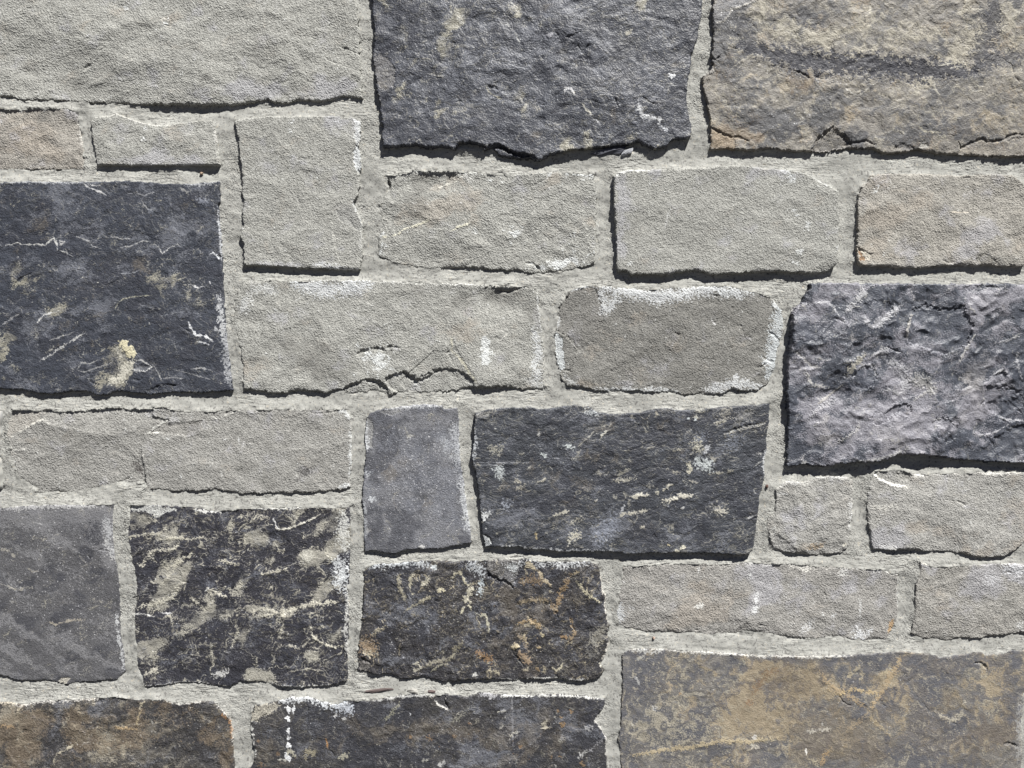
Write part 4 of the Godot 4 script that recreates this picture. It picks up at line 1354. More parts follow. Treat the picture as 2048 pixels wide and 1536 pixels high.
	l.append({"kind": "sand", "h": 1.8, "label": "grey block with tan patches and a nibbled top left corner", "set": {"low": [1.82, 0.009], "mid": [0.5814, 0.035, 1.5], "grain": [0.378, 3.52, 1.404], "grain_angle": -35, "tones": [0.03, 0.04, 0.3, 0.4, 0.06]},
		"poly": [-126.4, 207.1, -125, 209.2, -111.3, 209.9, -96.3, 214, -82.7, 213.3, -67.7, 214.6, -48.6, 212.6, -24.1, 210.6, -2.2, 208.5, -12, 208.5, 15.3, 209.9, 42.6, 211.2, 63, 210.6, 82.1, 209.2, 82.8, 199, 84.9, 193.5, 84.2, 166.3, 83.5, 139, 82.1, 119.9, 67.1, 115.8, 52.1, 113.1, 34.4, 111.7, 28.9, 110.1, 16.7, 110.8, 1.7, 114.4, -2.2, 113.3, -28.1, 115.1, -43.1, 116.5, -63.6, 116.5, -81.3, 114.8, -103.2, 117.6, -118.2, 119.9, -131.8, 126.7, -133.9, 129.4, -132.5, 145.8, -129.8, 155.4, -131.8, 169, -129.1, 185.4, -129.8, 181.2, -127, 190.8, -125.7, 194.9, -127, 201.7],
		"f": [["b", 0, -84.07, 201.69, 35, 13, 0, -2.88],
			["b", 0, -56.79, 173.09, 60, 30, 0, 1.92],
			["k", -63.61, 207.15, -0.2, 1, -0.03, 0.5, 70],
			["b", 2, -118.17, 185.36, 35, 20, -10, 0.81],
			["b", 2, -63.61, 201.69, 30, 13, 0, 0.75],
			["b", 2, -90.89, 189.42, 30, 15, 0, 0.5],
			["b", 2, 63.05, 192.14, 30, 30, 0, 0.44],
			["b", 1, -63.61, 173.09, 40, 20, 15, 1],
			["b", 1, -90.89, 177.18, 20, 10, 20, 1],
			["b", 1, -70.43, 197.6, 18, 6, 10, 1],
			["b", 1, -123.62, 138.99, 15, 10, -20, 1],
			["b", 1, 42.59, 204.42, 10, 8, -20, 1.38],
			["b", 1, 0.3, 136.94, 6, 5, 0, 1.12],
			["b", 1, -2.42, 126.03, 6, 3.5, 0, 1.12],
			["b", 1, 38.5, 171.72, 6, 4, 0, 1],
			["b", 1, 80.78, 159.45, 4.5, 8, 20, 1],
			["b", 1, -93.62, 122.62, 20, 6, 0, 0.75],
			["b", 1, -94.98, 210.56, 13, 4, 0, 1],
			["b", 3, -1.06, 148.53, 7, 6, 0, 1.25],
			["b", 3, 5.76, 152.63, 8, 5, 30, 1],
			["b", 3, -37.69, 156.72, 7, 6, 30, 1.12],
			["b", 3, 35.77, 119.21, 30, 6, 0, 1.12],
			["b", 3, 58.96, 125.35, 20, 8, 20, 1],
			["b", 3, 60.32, 145.12, 8, 5, 0, 0.88],
			["b", 3, 53.5, 209.88, 35, 4, 0, 1],
			["b", 3, -22.69, 208.51, 15, 6, -30, 1],
			["b", 3, 75.32, 207.15, 10, 6, -20, 0.75],
			["b", 3, -131.81, 138.99, 6, 30, 0, 0.62],
			["v", "e2dfcc", 1.5, 0.9, 0.3, 0.5, [-122.3, 147.2, -114.1, 149.2, -108.6, 154.7, -99.1, 157.4, -89.5, 160.8, -81.3, 163.8]],
			["v", "e2dfcc", 1.5, 0.85, 0.3, 0.5, [-62.2, 151.3, -54.1, 156, -47.2, 158.1, -40.4, 160.8]],
			["v", "e2dfcc", 1.2, 0.8, 0.2, 0.5, [-130.4, 147.9, -125, 146.5]],
			["v", "e0e0da", 1.25, 0.7, 0.1, 0.5, [-123.6, 139, -114.1, 138.7]],
			["v", "dcdad0", 1.25, 0.8, 0.25, 0.5, [-75.9, 196.2, -65, 199.6, -56.8, 201.7, -51.3, 207.1]],
			["v", "e6e6e2", 1.5, 0.8, 0.15, 0.5, [-52.7, 208.5, -45.9, 205.8, -40.4, 200.3]],
			["v", "e6e6e2", 1.5, 0.7, 0.15, 0.5, [-48.6, 209.9, -40.4, 204.4, -36.3, 201.7]],
			["v", "dedcd4", 1, 0.7, 0.1, 0.5, [-129.8, 166.3, -125, 164.2, -122.3, 161.5]],
			["v", "e2e3df", 3.5, 0.7, 0.1, 1.5, [-125, 208.8, -111.3, 209.6, -97.7, 213.3, -84.1, 212.9, -67.7, 214, -48.6, 211.8, -29.5, 210.1]],
			["v", "", 3, 0, -1.6, 0.3, [-125, 205.8, -123.9, 199.6, -123.6, 194.2]],
			["p", "55524f", 0.5, -2.2, 0, 0, 0.5, [-127, 206.5, -123.6, 205.8, -122.3, 200.3, -122.5, 194.2, -126.4, 193.5]],
			["v", "", 2, 0, -1, 0.5, [-131.8, 126.7, -125, 122.6, -116.8, 118.5, -107.3, 117.2]],
			["v", "", 2, 0, -1.2, 0.12, [13.9, 120.6, 20.8, 119.9, 24.9, 117.2, 28.9, 113.1]],
			["v", "", 1.25, 0, -0.8, 0.12, [35.8, 110.6, 49.4, 111.7]],
			["v", "", 1.5, 0, -0.9, 0.12, [-59.5, 207.1, -54.1, 210.6, -48.6, 207.1]],
			["s", "e8e8e4", 40, 28.95, 145.81, 60, 40, 0.18, 0.78, 0.75, 0],
			["s", "6b6964", 16, -56.79, 179.91, 75, 35, 0.18, 0.6, 0.6, 0]]})
	l.append({"kind": "sand", "h": 6.2, "label": "even pale grey block standing well proud, with cut top corner", "set": {"rag": 0.6, "low": [0.78, 0.007], "mid": [0.23256, 0.04, 1.2], "grain": [0.2772, 2.24, 1.248], "grain_angle": -20},
		"poly": [101.7, 203.2, 102.7, 206.6, 106.1, 210.3, 114.2, 212.7, 137.3, 213, 164.4, 213, 188.8, 214.8, 211.9, 216.8, 232.2, 217.6, 230.1, 217.1, 243.7, 215.2, 270.8, 213, 287.1, 211.4, 297.9, 206, 310.1, 199.2, 316.9, 195.4, 324.4, 192.1, 325.5, 177.5, 325.3, 165.3, 324, 138.2, 322.6, 119.2, 316.9, 113.1, 300.7, 110.8, 277.6, 111.5, 254.5, 112.2, 230.1, 111.5, 245.8, 112.4, 218.6, 110.1, 199.7, 108.8, 188.8, 112.4, 182, 113.8, 168.5, 111.5, 150.8, 108.8, 131.9, 109.4, 118.3, 108.8, 114.2, 112.7, 106.1, 112.8, 104, 116.5, 103.8, 138.2, 102.4, 165.3, 100.7, 192.4],
		"f": [["b", 4, 107.44, 165.31, 8, 55, 0, 1.12],
			["b", 4, 116.93, 204.6, 30, 15, 0, 0.62],
			["b", 4, 250.47, 211.39, 30, 10, 0, 0.88],
			["b", 3, 276.24, 210.03, 15, 7, -10, 0.88],
			["b", 3, 276.24, 201.21, 7, 4, 10, 1],
			["b", 3, 280.31, 170.74, 7, 5, 0, 1],
			["b", 3, 292.52, 158.53, 5, 6, 0, 1],
			["b", 3, 281.67, 123.27, 6, 12, 0, 0.75],
			["b", 3, 287.09, 135.48, 7, 7, 0, 0.62],
			["b", 3, 322.35, 135.48, 4, 20, 0, 0.62],
			["b", 3, 153.55, 162.6, 2, 10, -10, 1],
			["b", 3, 186.78, 168.03, 3, 3, 0, 1.25],
			["b", 3, 206.44, 153.79, 3.5, 2, 0, 1.12],
			["b", 3, 114.22, 117.85, 5, 3.5, 30, 0.88],
			["b", 3, 154.91, 200.54, 2.5, 7, 20, 0.75],
			["b", 1, 168.47, 170.74, 7, 5, 0, 0.5],
			["v", "e6e7e6", 2.5, 0.7, 0.1, 0.75, [102, 204.6, 106.1, 209.8, 114.2, 212.3, 137.3, 212.6]],
			["v", "e6e7e6", 1.5, 0.8, 0.1, 0.5, [297.9, 206, 310.1, 198.9, 316.9, 195.1]],
			["v", "", 1.5, 0, -1, 0.12, [104.5, 207.3, 107.4, 208.7]],
			["v", "", 1.25, 0, -0.8, 0.12, [300.7, 204.6, 306.1, 203.2, 308.8, 199.9]],
			["v", "e2e2e0", 1, 0.7, 0.05, 0.5, [152.2, 154.5, 153.6, 164, 154.9, 169.4]],
			["k", 311.5, 119.2, 0.25, -1, 0.12, 1.4, 15],
			["s", "eaeae8", 36, 218.65, 165.31, 95, 45, 0.18, 0.66, 0.8, 0],
			["s", "6b6a66", 16, 218.65, 165.31, 95, 45, 0.18, 0.54, 0.6, 0]]})
	l.append({"kind": "sand", "h": 4.6, "label": "tan tinged pale block with a rusty left side, right end of its course", "set": {"base": "a8a59e", "low": [1.82, 0.01], "mid": [0.4522, 0.03, 1.5], "grain": [0.3024, 3.2, 1.326], "grain_angle": -20, "rag": 0.6},
		"poly": [347.2, 191.4, 348.8, 196.9, 353.6, 200.3, 357, 207.8, 377.4, 209.8, 407.3, 209.4, 448.1, 207.8, 475.2, 208.7, 497, 207.5, 506.5, 202.3, 512.6, 192.8, 512.9, 163, 510.9, 118.8, 506.5, 117.8, 483.4, 117.1, 473.9, 118.8, 461.6, 117.8, 442.6, 118.8, 427.7, 117.8, 404.6, 115.8, 386.9, 115.8, 366.5, 117.8, 347.5, 117.8, 343.8, 120.5, 343.4, 138.5, 344.4, 152.1, 343.7, 172.5, 344.8, 188.8],
		"f": [["b", 1, 352.93, 158.87, 35, 35, 0, 0.94],
			["b", 1, 393.7, 175.17, 40, 20, 10, 0.75],
			["b", 1, 352.93, 127.61, 30, 10, 0, 0.88],
			["b", 1, 366.52, 199.6, 18, 10, 20, 1],
			["b", 1, 450.78, 176.53, 20, 8, 0, 0.62],
			["b", 1, 390.98, 191.44, 10, 5, 0, 0.88],
			["b", 1, 496.98, 138.48, 15, 25, 0, 0.5],
			["b", 4, 461.65, 145.28, 30, 30, 0, 0.75],
			["b", 4, 400.49, 141.2, 25, 15, 0, 0.62],
			["b", 3, 364.48, 192.8, 5, 4.5, 0, 1.38],
			["b", 3, 373.31, 199.6, 7, 3, -20, 0.88],
			["b", 2, 468.44, 124.89, 25, 8, 0, 0.62],
			["b", 2, 448.06, 202.32, 40, 8, 0, 0.44],
			["v", "f0e6d6", 0.9, 0.9, 0, 0.2, [434.5, 170.8, 454.9, 170.8]],
			["p", "cfcabd", 0.7, -0.9, 0, 0.02, 0.75, [344.8, 133, 350.2, 133, 358.4, 129, 357, 124.9, 348.8, 123.5, 344.8, 126.2]],
			["v", "", 2.5, 0, -1.6, 0.3, [344.1, 135.8, 347.5, 133.7, 350.9, 131]],
			["v", "8a6848", 5, 0.8, -0.4, 0.75, [346.1, 131.7, 348.2, 127.6, 346.1, 123.5]],
			["p", "8f8c82", 0.4, -0.6, 0, 0, 1.25, [460.3, 124.9, 467.1, 129, 475.2, 128.3, 482, 122.2, 484.8, 117.4, 461.6, 117.8]],
			["v", "", 1.25, 0, -0.8, 0.12, [428.4, 123.5, 434.5, 120.1, 439.9, 121.5]],
			["v", "", 1.25, 0, -0.6, 0.12, [469.8, 142.6, 471.8, 140.5]],
			["v", "", 1.2, 0, -0.6, 0.12, [449.4, 205.3, 464.4, 207.1, 475.2, 205.7]],
			["s", "e8e6e0", 22, 420.88, 158.87, 70, 35, 0.18, 0.66, 0.7, 0]]})
	l.append({"kind": "sand", "h": 2.7, "label": "wide pale block with curved flakes struck off its lower edge", "set": {"low": [1.56, 0.008], "mid": [0.3876, 0.035, 1.4], "grain": [0.3024, 3.52, 1.248], "grain_angle": -38},
		"poly": [-271.5, 95.9, -268.4, 100.7, -260.9, 104.1, -261.1, 103.1, -240.6, 103.4, -206.6, 103, -179.3, 103.9, -152.1, 103.7, -124.8, 102.7, -90.8, 101.1, -56.7, 100.4, -21.3, 99.3, -2.2, 97.7, -12, 99, 11.2, 97.7, 22.1, 95, 26.2, 91.1, 26.9, 77.5, 28.2, 63.9, 31, 46.2, 31.9, 29.8, 31.2, 9.4, 31.2, -4.2, 28.9, -5.2, 4.4, -5.2, -1.1, -2.5, -12, -2.5, 0.5, -2.9, -9, -1.8, -22.7, -2.9, -32.9, -2.2, -37.6, -3.8, -48.5, -3.8, -56.7, -6.3, -77.2, -7.9, -90.8, -9.7, -104.4, -7.2, -111.2, -8.3, -123.5, -10.6, -134.4, -7.2, -148, -7.9, -160.3, -9.9, -167.1, -5.9, -171.2, -4.9, -184.8, -8.6, -199.8, -6.5, -216.1, -5.9, -231.1, -9.3, -250.2, -7.2, -261.1, -5.2, -239.1, -7.9, -256.8, -5.9, -267.7, -4.9, -268.4, 16.2, -270.4, 29.8, -273.1, 46.2, -278.6, 62.5, -278.6, 70.7, -276.6, 84.3],
		"f": [["b", 0, -22.66, 84.33, 45, 18, 0, -2.88],
			["b", 2, -22.66, 87.05, 50, 20, -5, 0.75],  # darker tone painting in the shade of the hollow above
			["b", 2, -192.96, 23.02, 60, 25, -15, 0.62],
			["b", 2, -233.83, 36.64, 50, 30, -20, 0.38],
			["b", 2, 8.48, 77.52, 20, 20, 0, 0.5],
			["b", 2, -104.41, 95.23, 25, 7, 0, 0.62],
			["b", 1, -43.1, 51.63, 40, 20, 0, 0.62],
			["b", 1, -266.34, 14.85, 4, 8, 0, 1.12],
			["b", 1, -252.91, 23.02, 20, 20, 0, 0.5],
			["v", "dde0e2", 13, 0.8, 0.1, 4, [-220.2, 99.3, -199.8, 97.3, -184.8, 93.9, -168.4, 95.2, -152.1, 98, -138.5, 99.3]],
			["v", "dcdede", 8, 0.6, 0, 3.5, [-270.4, 70.7, -266.3, 80.2, -260.9, 88.4]],
			["v", "dcdede", 6, 0.55, 0, 3, [-261.1, 92.5, -247.5, 95.2, -233.8, 92.5]],
			["v", "e2e2de", 2.5, 0.7, 0.1, 1.5, [-138.5, 102.3, -111.2, 101.8, -84, 100.7, -56.7, 99.9, -22.7, 98.8, -2.2, 97.1]],
			["v", "dfe2e4", 6, 0.65, 0.1, 3, [20.7, 57.1, 24.8, 43.5, 26.2, 29.8, 23.5, 16.2, 26.2, -0.1]],
			["v", "e0e2e2", 2.5, 0.6, 0.1, 1, [24.8, 92.5, 26.9, 77.5, 28.9, 63.9, 31, 46.2]],
			["v", "e0e2e2", 6, 0.6, 0, 3, [15.3, 5.3, 22.1, 1.2, 27.6, -2.9]],
			["b", 3, -26.75, 42.09, 8, 7, 0, 1.38],
			["b", 3, -27.43, 32.56, 6, 6, 0, 1.25],
			["b", 3, -26.75, 24.38, 8, 8, 0, 1.25],
			["b", 3, -130.29, 25.75, 8, 9, -40, 1.38],
			["b", 3, -143.92, 27.79, 8, 6, 0, 1.12],
			["b", 3, -128.93, 44.82, 4, 8, -20, 1],
			["b", 3, -152.09, 38.69, 4, 3, 0, 1.12],
			["b", 3, -145.28, 14.85, 15, 12, 0, 0.62],
			["b", 3, -123.48, 14.85, 7, 10, 0, 0.88],
			["b", 3, -228.38, 66.62, 3, 5, 0, 1.12],
			["b", 3, -229.75, 72.07, 2, 2, 0, 1.25],
			["v", "", 2.5, 0, -1.3, 0.5, [-155.5, 29.2, -148, 33.2, -138.5, 35.6, -130.3, 34.6, -120.8, 36.9, -112.6, 36.4]],
			["p", "", 0, -0.3, 0, 0, 1, [-154.8, 29.2, -146.6, 32.6, -138.5, 34.6, -124.8, 34.6, -112.6, 36, -111.2, 31.2, -138.5, 28.5, -152.1, 25.7]],
			["p", "9d9d9b", 0.3, -1.5, 0.01, 0.02, 0.75, [-168.4, -4.2, -160.3, -0.1, -149.4, 3.9, -142.6, 4.6, -131.7, 2.6, -123.5, -4.2, -123.5, -11, -141.2, -12.4, -160.3, -11]],
			["p", "a4a4a2", 0.3, -1.9, 0.01, 0.03, 0.75, [-126.9, 6, -116.7, 10.1, -107.1, 12.1, -100.3, 8, -95.6, 3.3, -85.3, 6.7, -71.7, 15.5, -60.8, 14.8, -48.5, 12.1, -37.6, 2.6, -37.6, -4.2, -56.7, -7, -90.8, -11, -112.6, -11, -123.5, -2.9]],
			["v", "", 4, 0, -1.4, 0.5, [-108.5, 12.1, -101.7, 7.4, -96.2, 3.3, -89.4, 5.3, -81.2, 10.1, -71.7, 15.1]],
			["v", "", 4, 0, -1.2, 0.5, [-148, 4.2, -139.8, 2.6, -131.7, -1.5, -124.8, -4.9]],
			["v", "", 2, 0, -1, 0.12, [-172.5, -7, -165.7, -4.2, -160.3, -1.5, -149.4, 1.2]],
			["v", "d6d8d6", 2, 0.6, 0.2, 1, [-99, 3.9, -94.9, -1.5, -92.1, -7]],
			["v", "dadcdb", 2.5, 0.5, 0, 1, [-119.4, 8, -109.9, 10.8]],
			["v", "cfcbb6", 2, 0.6, 0, 1, [-60.8, 46.2, -59.4, 32.6, -51.3, 24.4, -43.1, 12.1, -36.3, 2.6, -33.6, -1.5]],
			["p", "", 0, -0.5, 0.02, 0, 1, [-59.4, 43.5, -48.5, 24.4, -37.6, 6.7, -32.2, -2.9, -43.1, -0.1, -56.7, 16.2, -64.9, 29.8]],
			["k", -48.55, 18.93, -0.75, -0.65, 0.06, 0.9, 30],
			["b", 0, -22.66, 9.4, 20, 20, 0, 2.56],
			["v", "", 2.5, 0, -1, 0.12, [-13.1, 94.8, -7.7, 91.8, 0.5, 93.2, 7.3, 94.5]],
			["v", "", 1.5, 0, -0.8, 0.12, [-62.2, 99.3, -54, 99.6]],
			["v", "", 1.5, 0, -0.9, 0.12, [-12, 93.2, -5.1, 92.5, 7.1, 95]],
			["v", "", 1.1, 0, -0.6, 0.12, [17.3, 50.7, 22.8, 51.6]],
			["v", "", 1, 0, -0.6, 0.12, [24.1, 19.6, 29.6, 19.2]],
			["v", "e4e2da", 1.1, 0.8, 0.1, 0.3, [-11.8, 43.5, -4.3, 50.3]],
			["s", "3f3f3d", 5, -255.63, 53.67, 5, 5, 0.6, 0.96, 0.8, -0.3],
			["s", "55534f", 3, -242.01, 85.69, 5, 5, 0.3, 0.6, 0.7, 0],
			["s", "e8e8e6", 60, -138.47, 57.08, 140, 55, 0.18, 0.6, 0.75, 0],
			["s", "605e5a", 30, -138.47, 57.08, 140, 55, 0.18, 0.54, 0.5, 0]]})
	l.append({"kind": "sand", "h": 2, "label": "brown-grey block ringed by white lime, with a scooped upper left corner", "set": {"base": "8a8985", "low": [0.91, 0.009], "mid": [0.323, 0.05, 1.6], "grain": [0.2772, 2.72, 1.17], "grain_angle": 10, "tones": [0.03, 0.04, 0.3, 0.4, 0.06], "rag": 0.6},
		"poly": [46.7, 77.6, 52.1, 84.4, 56.2, 91.9, 60.3, 95.7, 75.3, 98, 88.9, 97.6, 110.8, 96.3, 135.3, 94.2, 158.5, 96.3, 178.9, 97, 198, 97.6, 219.8, 98.3, 229.4, 94.9, 244.4, 92.2, 253.9, 88.8, 261.4, 84.4, 264.8, 78.3, 270.3, 73.5, 270.7, 57.1, 270.3, 49, 267.9, 42.1, 264.1, 29.9, 262.8, 16.2, 257.3, 4.6, 253.9, -1.8, 243.7, -6.5, 240.3, -6.5, 230.8, -7.2, 219.8, -4.9, 211.7, -8.6, 206.2, -10, 192.6, -10, 169.4, -11.3, 166.7, -8.6, 140.8, -7.9, 132.6, -7.9, 127.1, -6.5, 103.9, -7.2, 80.8, -6.5, 73.9, -3.8, 63, -3.1, 54.8, -1.8, 49.4, 5, 46.7, 16.2, 42.6, 29.9, 41.9, 46.2, 43.9, 59.9, 45.3, 70.8],
		"f": [["p", "8b8986", 0.35, -1, 0.03, 0, 1, [60.3, 95.3, 75.3, 97.4, 83.5, 96, 88.3, 84.4, 89.6, 70.8, 86.9, 55.8, 82.1, 44.9, 75.3, 36.7, 67.1, 32.6, 58.9, 43.5, 43.9, 54.4, 44.6, 70.8, 52.1, 84.4]],
			["v", "8a8884", 3, 0.4, -0.3, 1, [83.5, 92.6, 88.3, 81.7, 89.2, 70.8, 86.9, 57.1, 82.1, 46.2]],
			["v", "", 2, 0, -0.8, 0.12, [43.3, 54.1, 52.1, 49, 58.9, 43.5, 65.8, 35.3]],
			["p", "", 0, -0.8, 0.02, 0, 1, [43.9, 53, 58.9, 42.8, 65.8, 32.6, 58.9, 13.5, 52.1, 2.6, 46.7, 16.2, 41.9, 43.5]],
			["p", "d3d8da", 0.9, -0.4, 0, 0, 1, [43.3, 52.4, 49.4, 46.2, 51.4, 32.6, 52.8, 16.2, 48, 12.1, 45.3, 19, 42.6, 32.6]],
			["v", "d6d8d8", 4, 0.8, 0, 1.5, [45.3, 70.8, 44.6, 62.6, 46, 55.8]],
			["v", "dcdede", 3, 0.5, 0, 2, [52.1, 13.5, 56.2, 4, 64.4, -1.5, 75.3, -4.2]],
			["v", "e3e6e8", 13, 0.75, 0.15, 3.5, [87.6, 95.3, 101.2, 93.3, 114.8, 93.3, 129.8, 90.5, 142.1, 88.5, 148.9, 87.1, 155.8, 89.2, 169.4, 89.9, 178.9, 93.3, 189.8, 94.6, 200.8, 96, 213, 96, 225.3, 92.6]],
			["v", "e3e6e8", 8, 0.65, 0.1, 2.5, [88.9, 94, 91.7, 84.4, 92.3, 73.5, 95.8, 76.2, 101.2, 81.7, 110.8, 85.8]],
			["v", "dfe3e5", 8, 0.65, 0.1, 3, [206.2, 92.6, 219.8, 89.9, 230.8, 88.5]],
			["v", "dfe3e5", 5, 0.7, 0.1, 2, [230.8, 93.3, 244.4, 91.2]],
			["v", "e3e6e8", 2.5, 0.7, 0.1, 1, [58.9, 93.3, 69.8, 96.4, 82.1, 97.4]],
			["v", "d5dbde", 13, 0.7, -0.2, 2.5, [265.5, 76.2, 266.2, 64, 265.5, 53, 263.4, 40.8, 260, 29.9, 258, 16.2, 255.9, 6.7]],
			["v", "dde0e0", 4, 0.8, 0, 2, [262.1, 84.4, 263.4, 76.2]],
			["v", "dde1e3", 6, 0.8, 0, 1.5, [250.5, 20.3, 255.9, 25.8]],
			["v", "e0e3e5", 8, 0.65, 0.1, 3, [189.8, -7, 206.2, -4.2, 219.8, -0.1, 230.8, -0.1, 244.4, -2.9, 251.2, -2.2]],
			["v", "e0e3e5", 4, 0.7, 0, 1.5, [218.5, 5.3, 225.3, 6.7, 222.6, 2.6]],
			["v", "dcdfe0", 4, 0.7, 0.1, 2, [80.8, -4.9, 97.1, -5.6, 110.8, -6.3, 131.2, -6.3, 151.7, -6.3, 169.4, -8.3]],
			["v", "", 1.5, 0, -1, 0.12, [259.4, 77.6, 260.7, 72.1]],
			["v", "", 1.7, 0, -1.1, 0.12, [257.3, 51, 262.1, 49.6, 266.2, 43.5]],
			["v", "", 1.5, 0, -1, 0.12, [244.4, 16.2, 250.5, 18.3, 253.9, 20.3]],
			["v", "", 1.5, 0, -1, 0.12, [250.5, 27.1, 255.9, 23.7, 261.4, 22]],
			["v", "", 1.25, 0, -0.8, 0.12, [236.9, 46.2, 238.9, 47.3]],
			["v", "", 1.5, 0, -1, 0.12, [162.6, 51, 167.3, 49]],
			["v", "", 1.1, 0, -0.7, 0.12, [193.3, 54.4, 196.7, 53.7]],
			["v", "", 1.1, 0, -0.7, 0.12, [218.5, 76.2, 225.3, 76.2]],
			["v", "", 1.25, 0, -0.8, 0.12, [200.8, 89.2, 206.2, 87.1]],
			["v", "", 1.1, 0, -0.6, 0.12, [216.4, 36, 222.6, 36.7]],
			["v", "", 1, 0, -0.6, 0.12, [223.9, 57.8, 230.8, 57.8]],
			["v", "", 1.5, 0, -0.8, 0.12, [46.7, 13.5, 56.2, 13.5, 60.3, 10.8]],
			["b", 1, 251.21, 21.68, 15, 7, 0, 1.12],
			["b", 1, 144.85, 29.86, 55, 30, 0, 0.44],
			["b", 1, 64.39, 3.95, 20, 6, -20, 0.88],
			["b", 2, 165.3, 36.68, 85, 45, 0, 0.44],
			["b", 2, 226.67, 77.59, 30, 20, 0, 0.5],
			["v", "e6e6e6", 1.5, 0.9, 0.1, 0.5, [199.4, 65.3, 201.4, 60.5, 203.5, 59.2]],
			["s", "eeeeec", 60, 172.12, 50.31, 75, 40, 0.18, 0.54, 0.85, 0],
			["s", "eeeeec", 12, 185.76, 23.04, 40, 10, 0.24, 0.66, 0.9, 0],
			["s", "4f4d4a", 60, 165.3, 43.5, 75, 45, 0.18, 0.54, 0.5, 0],
			["k", 138.03, -0.14, 0, -1, 0.05, 0.5, 75]]})
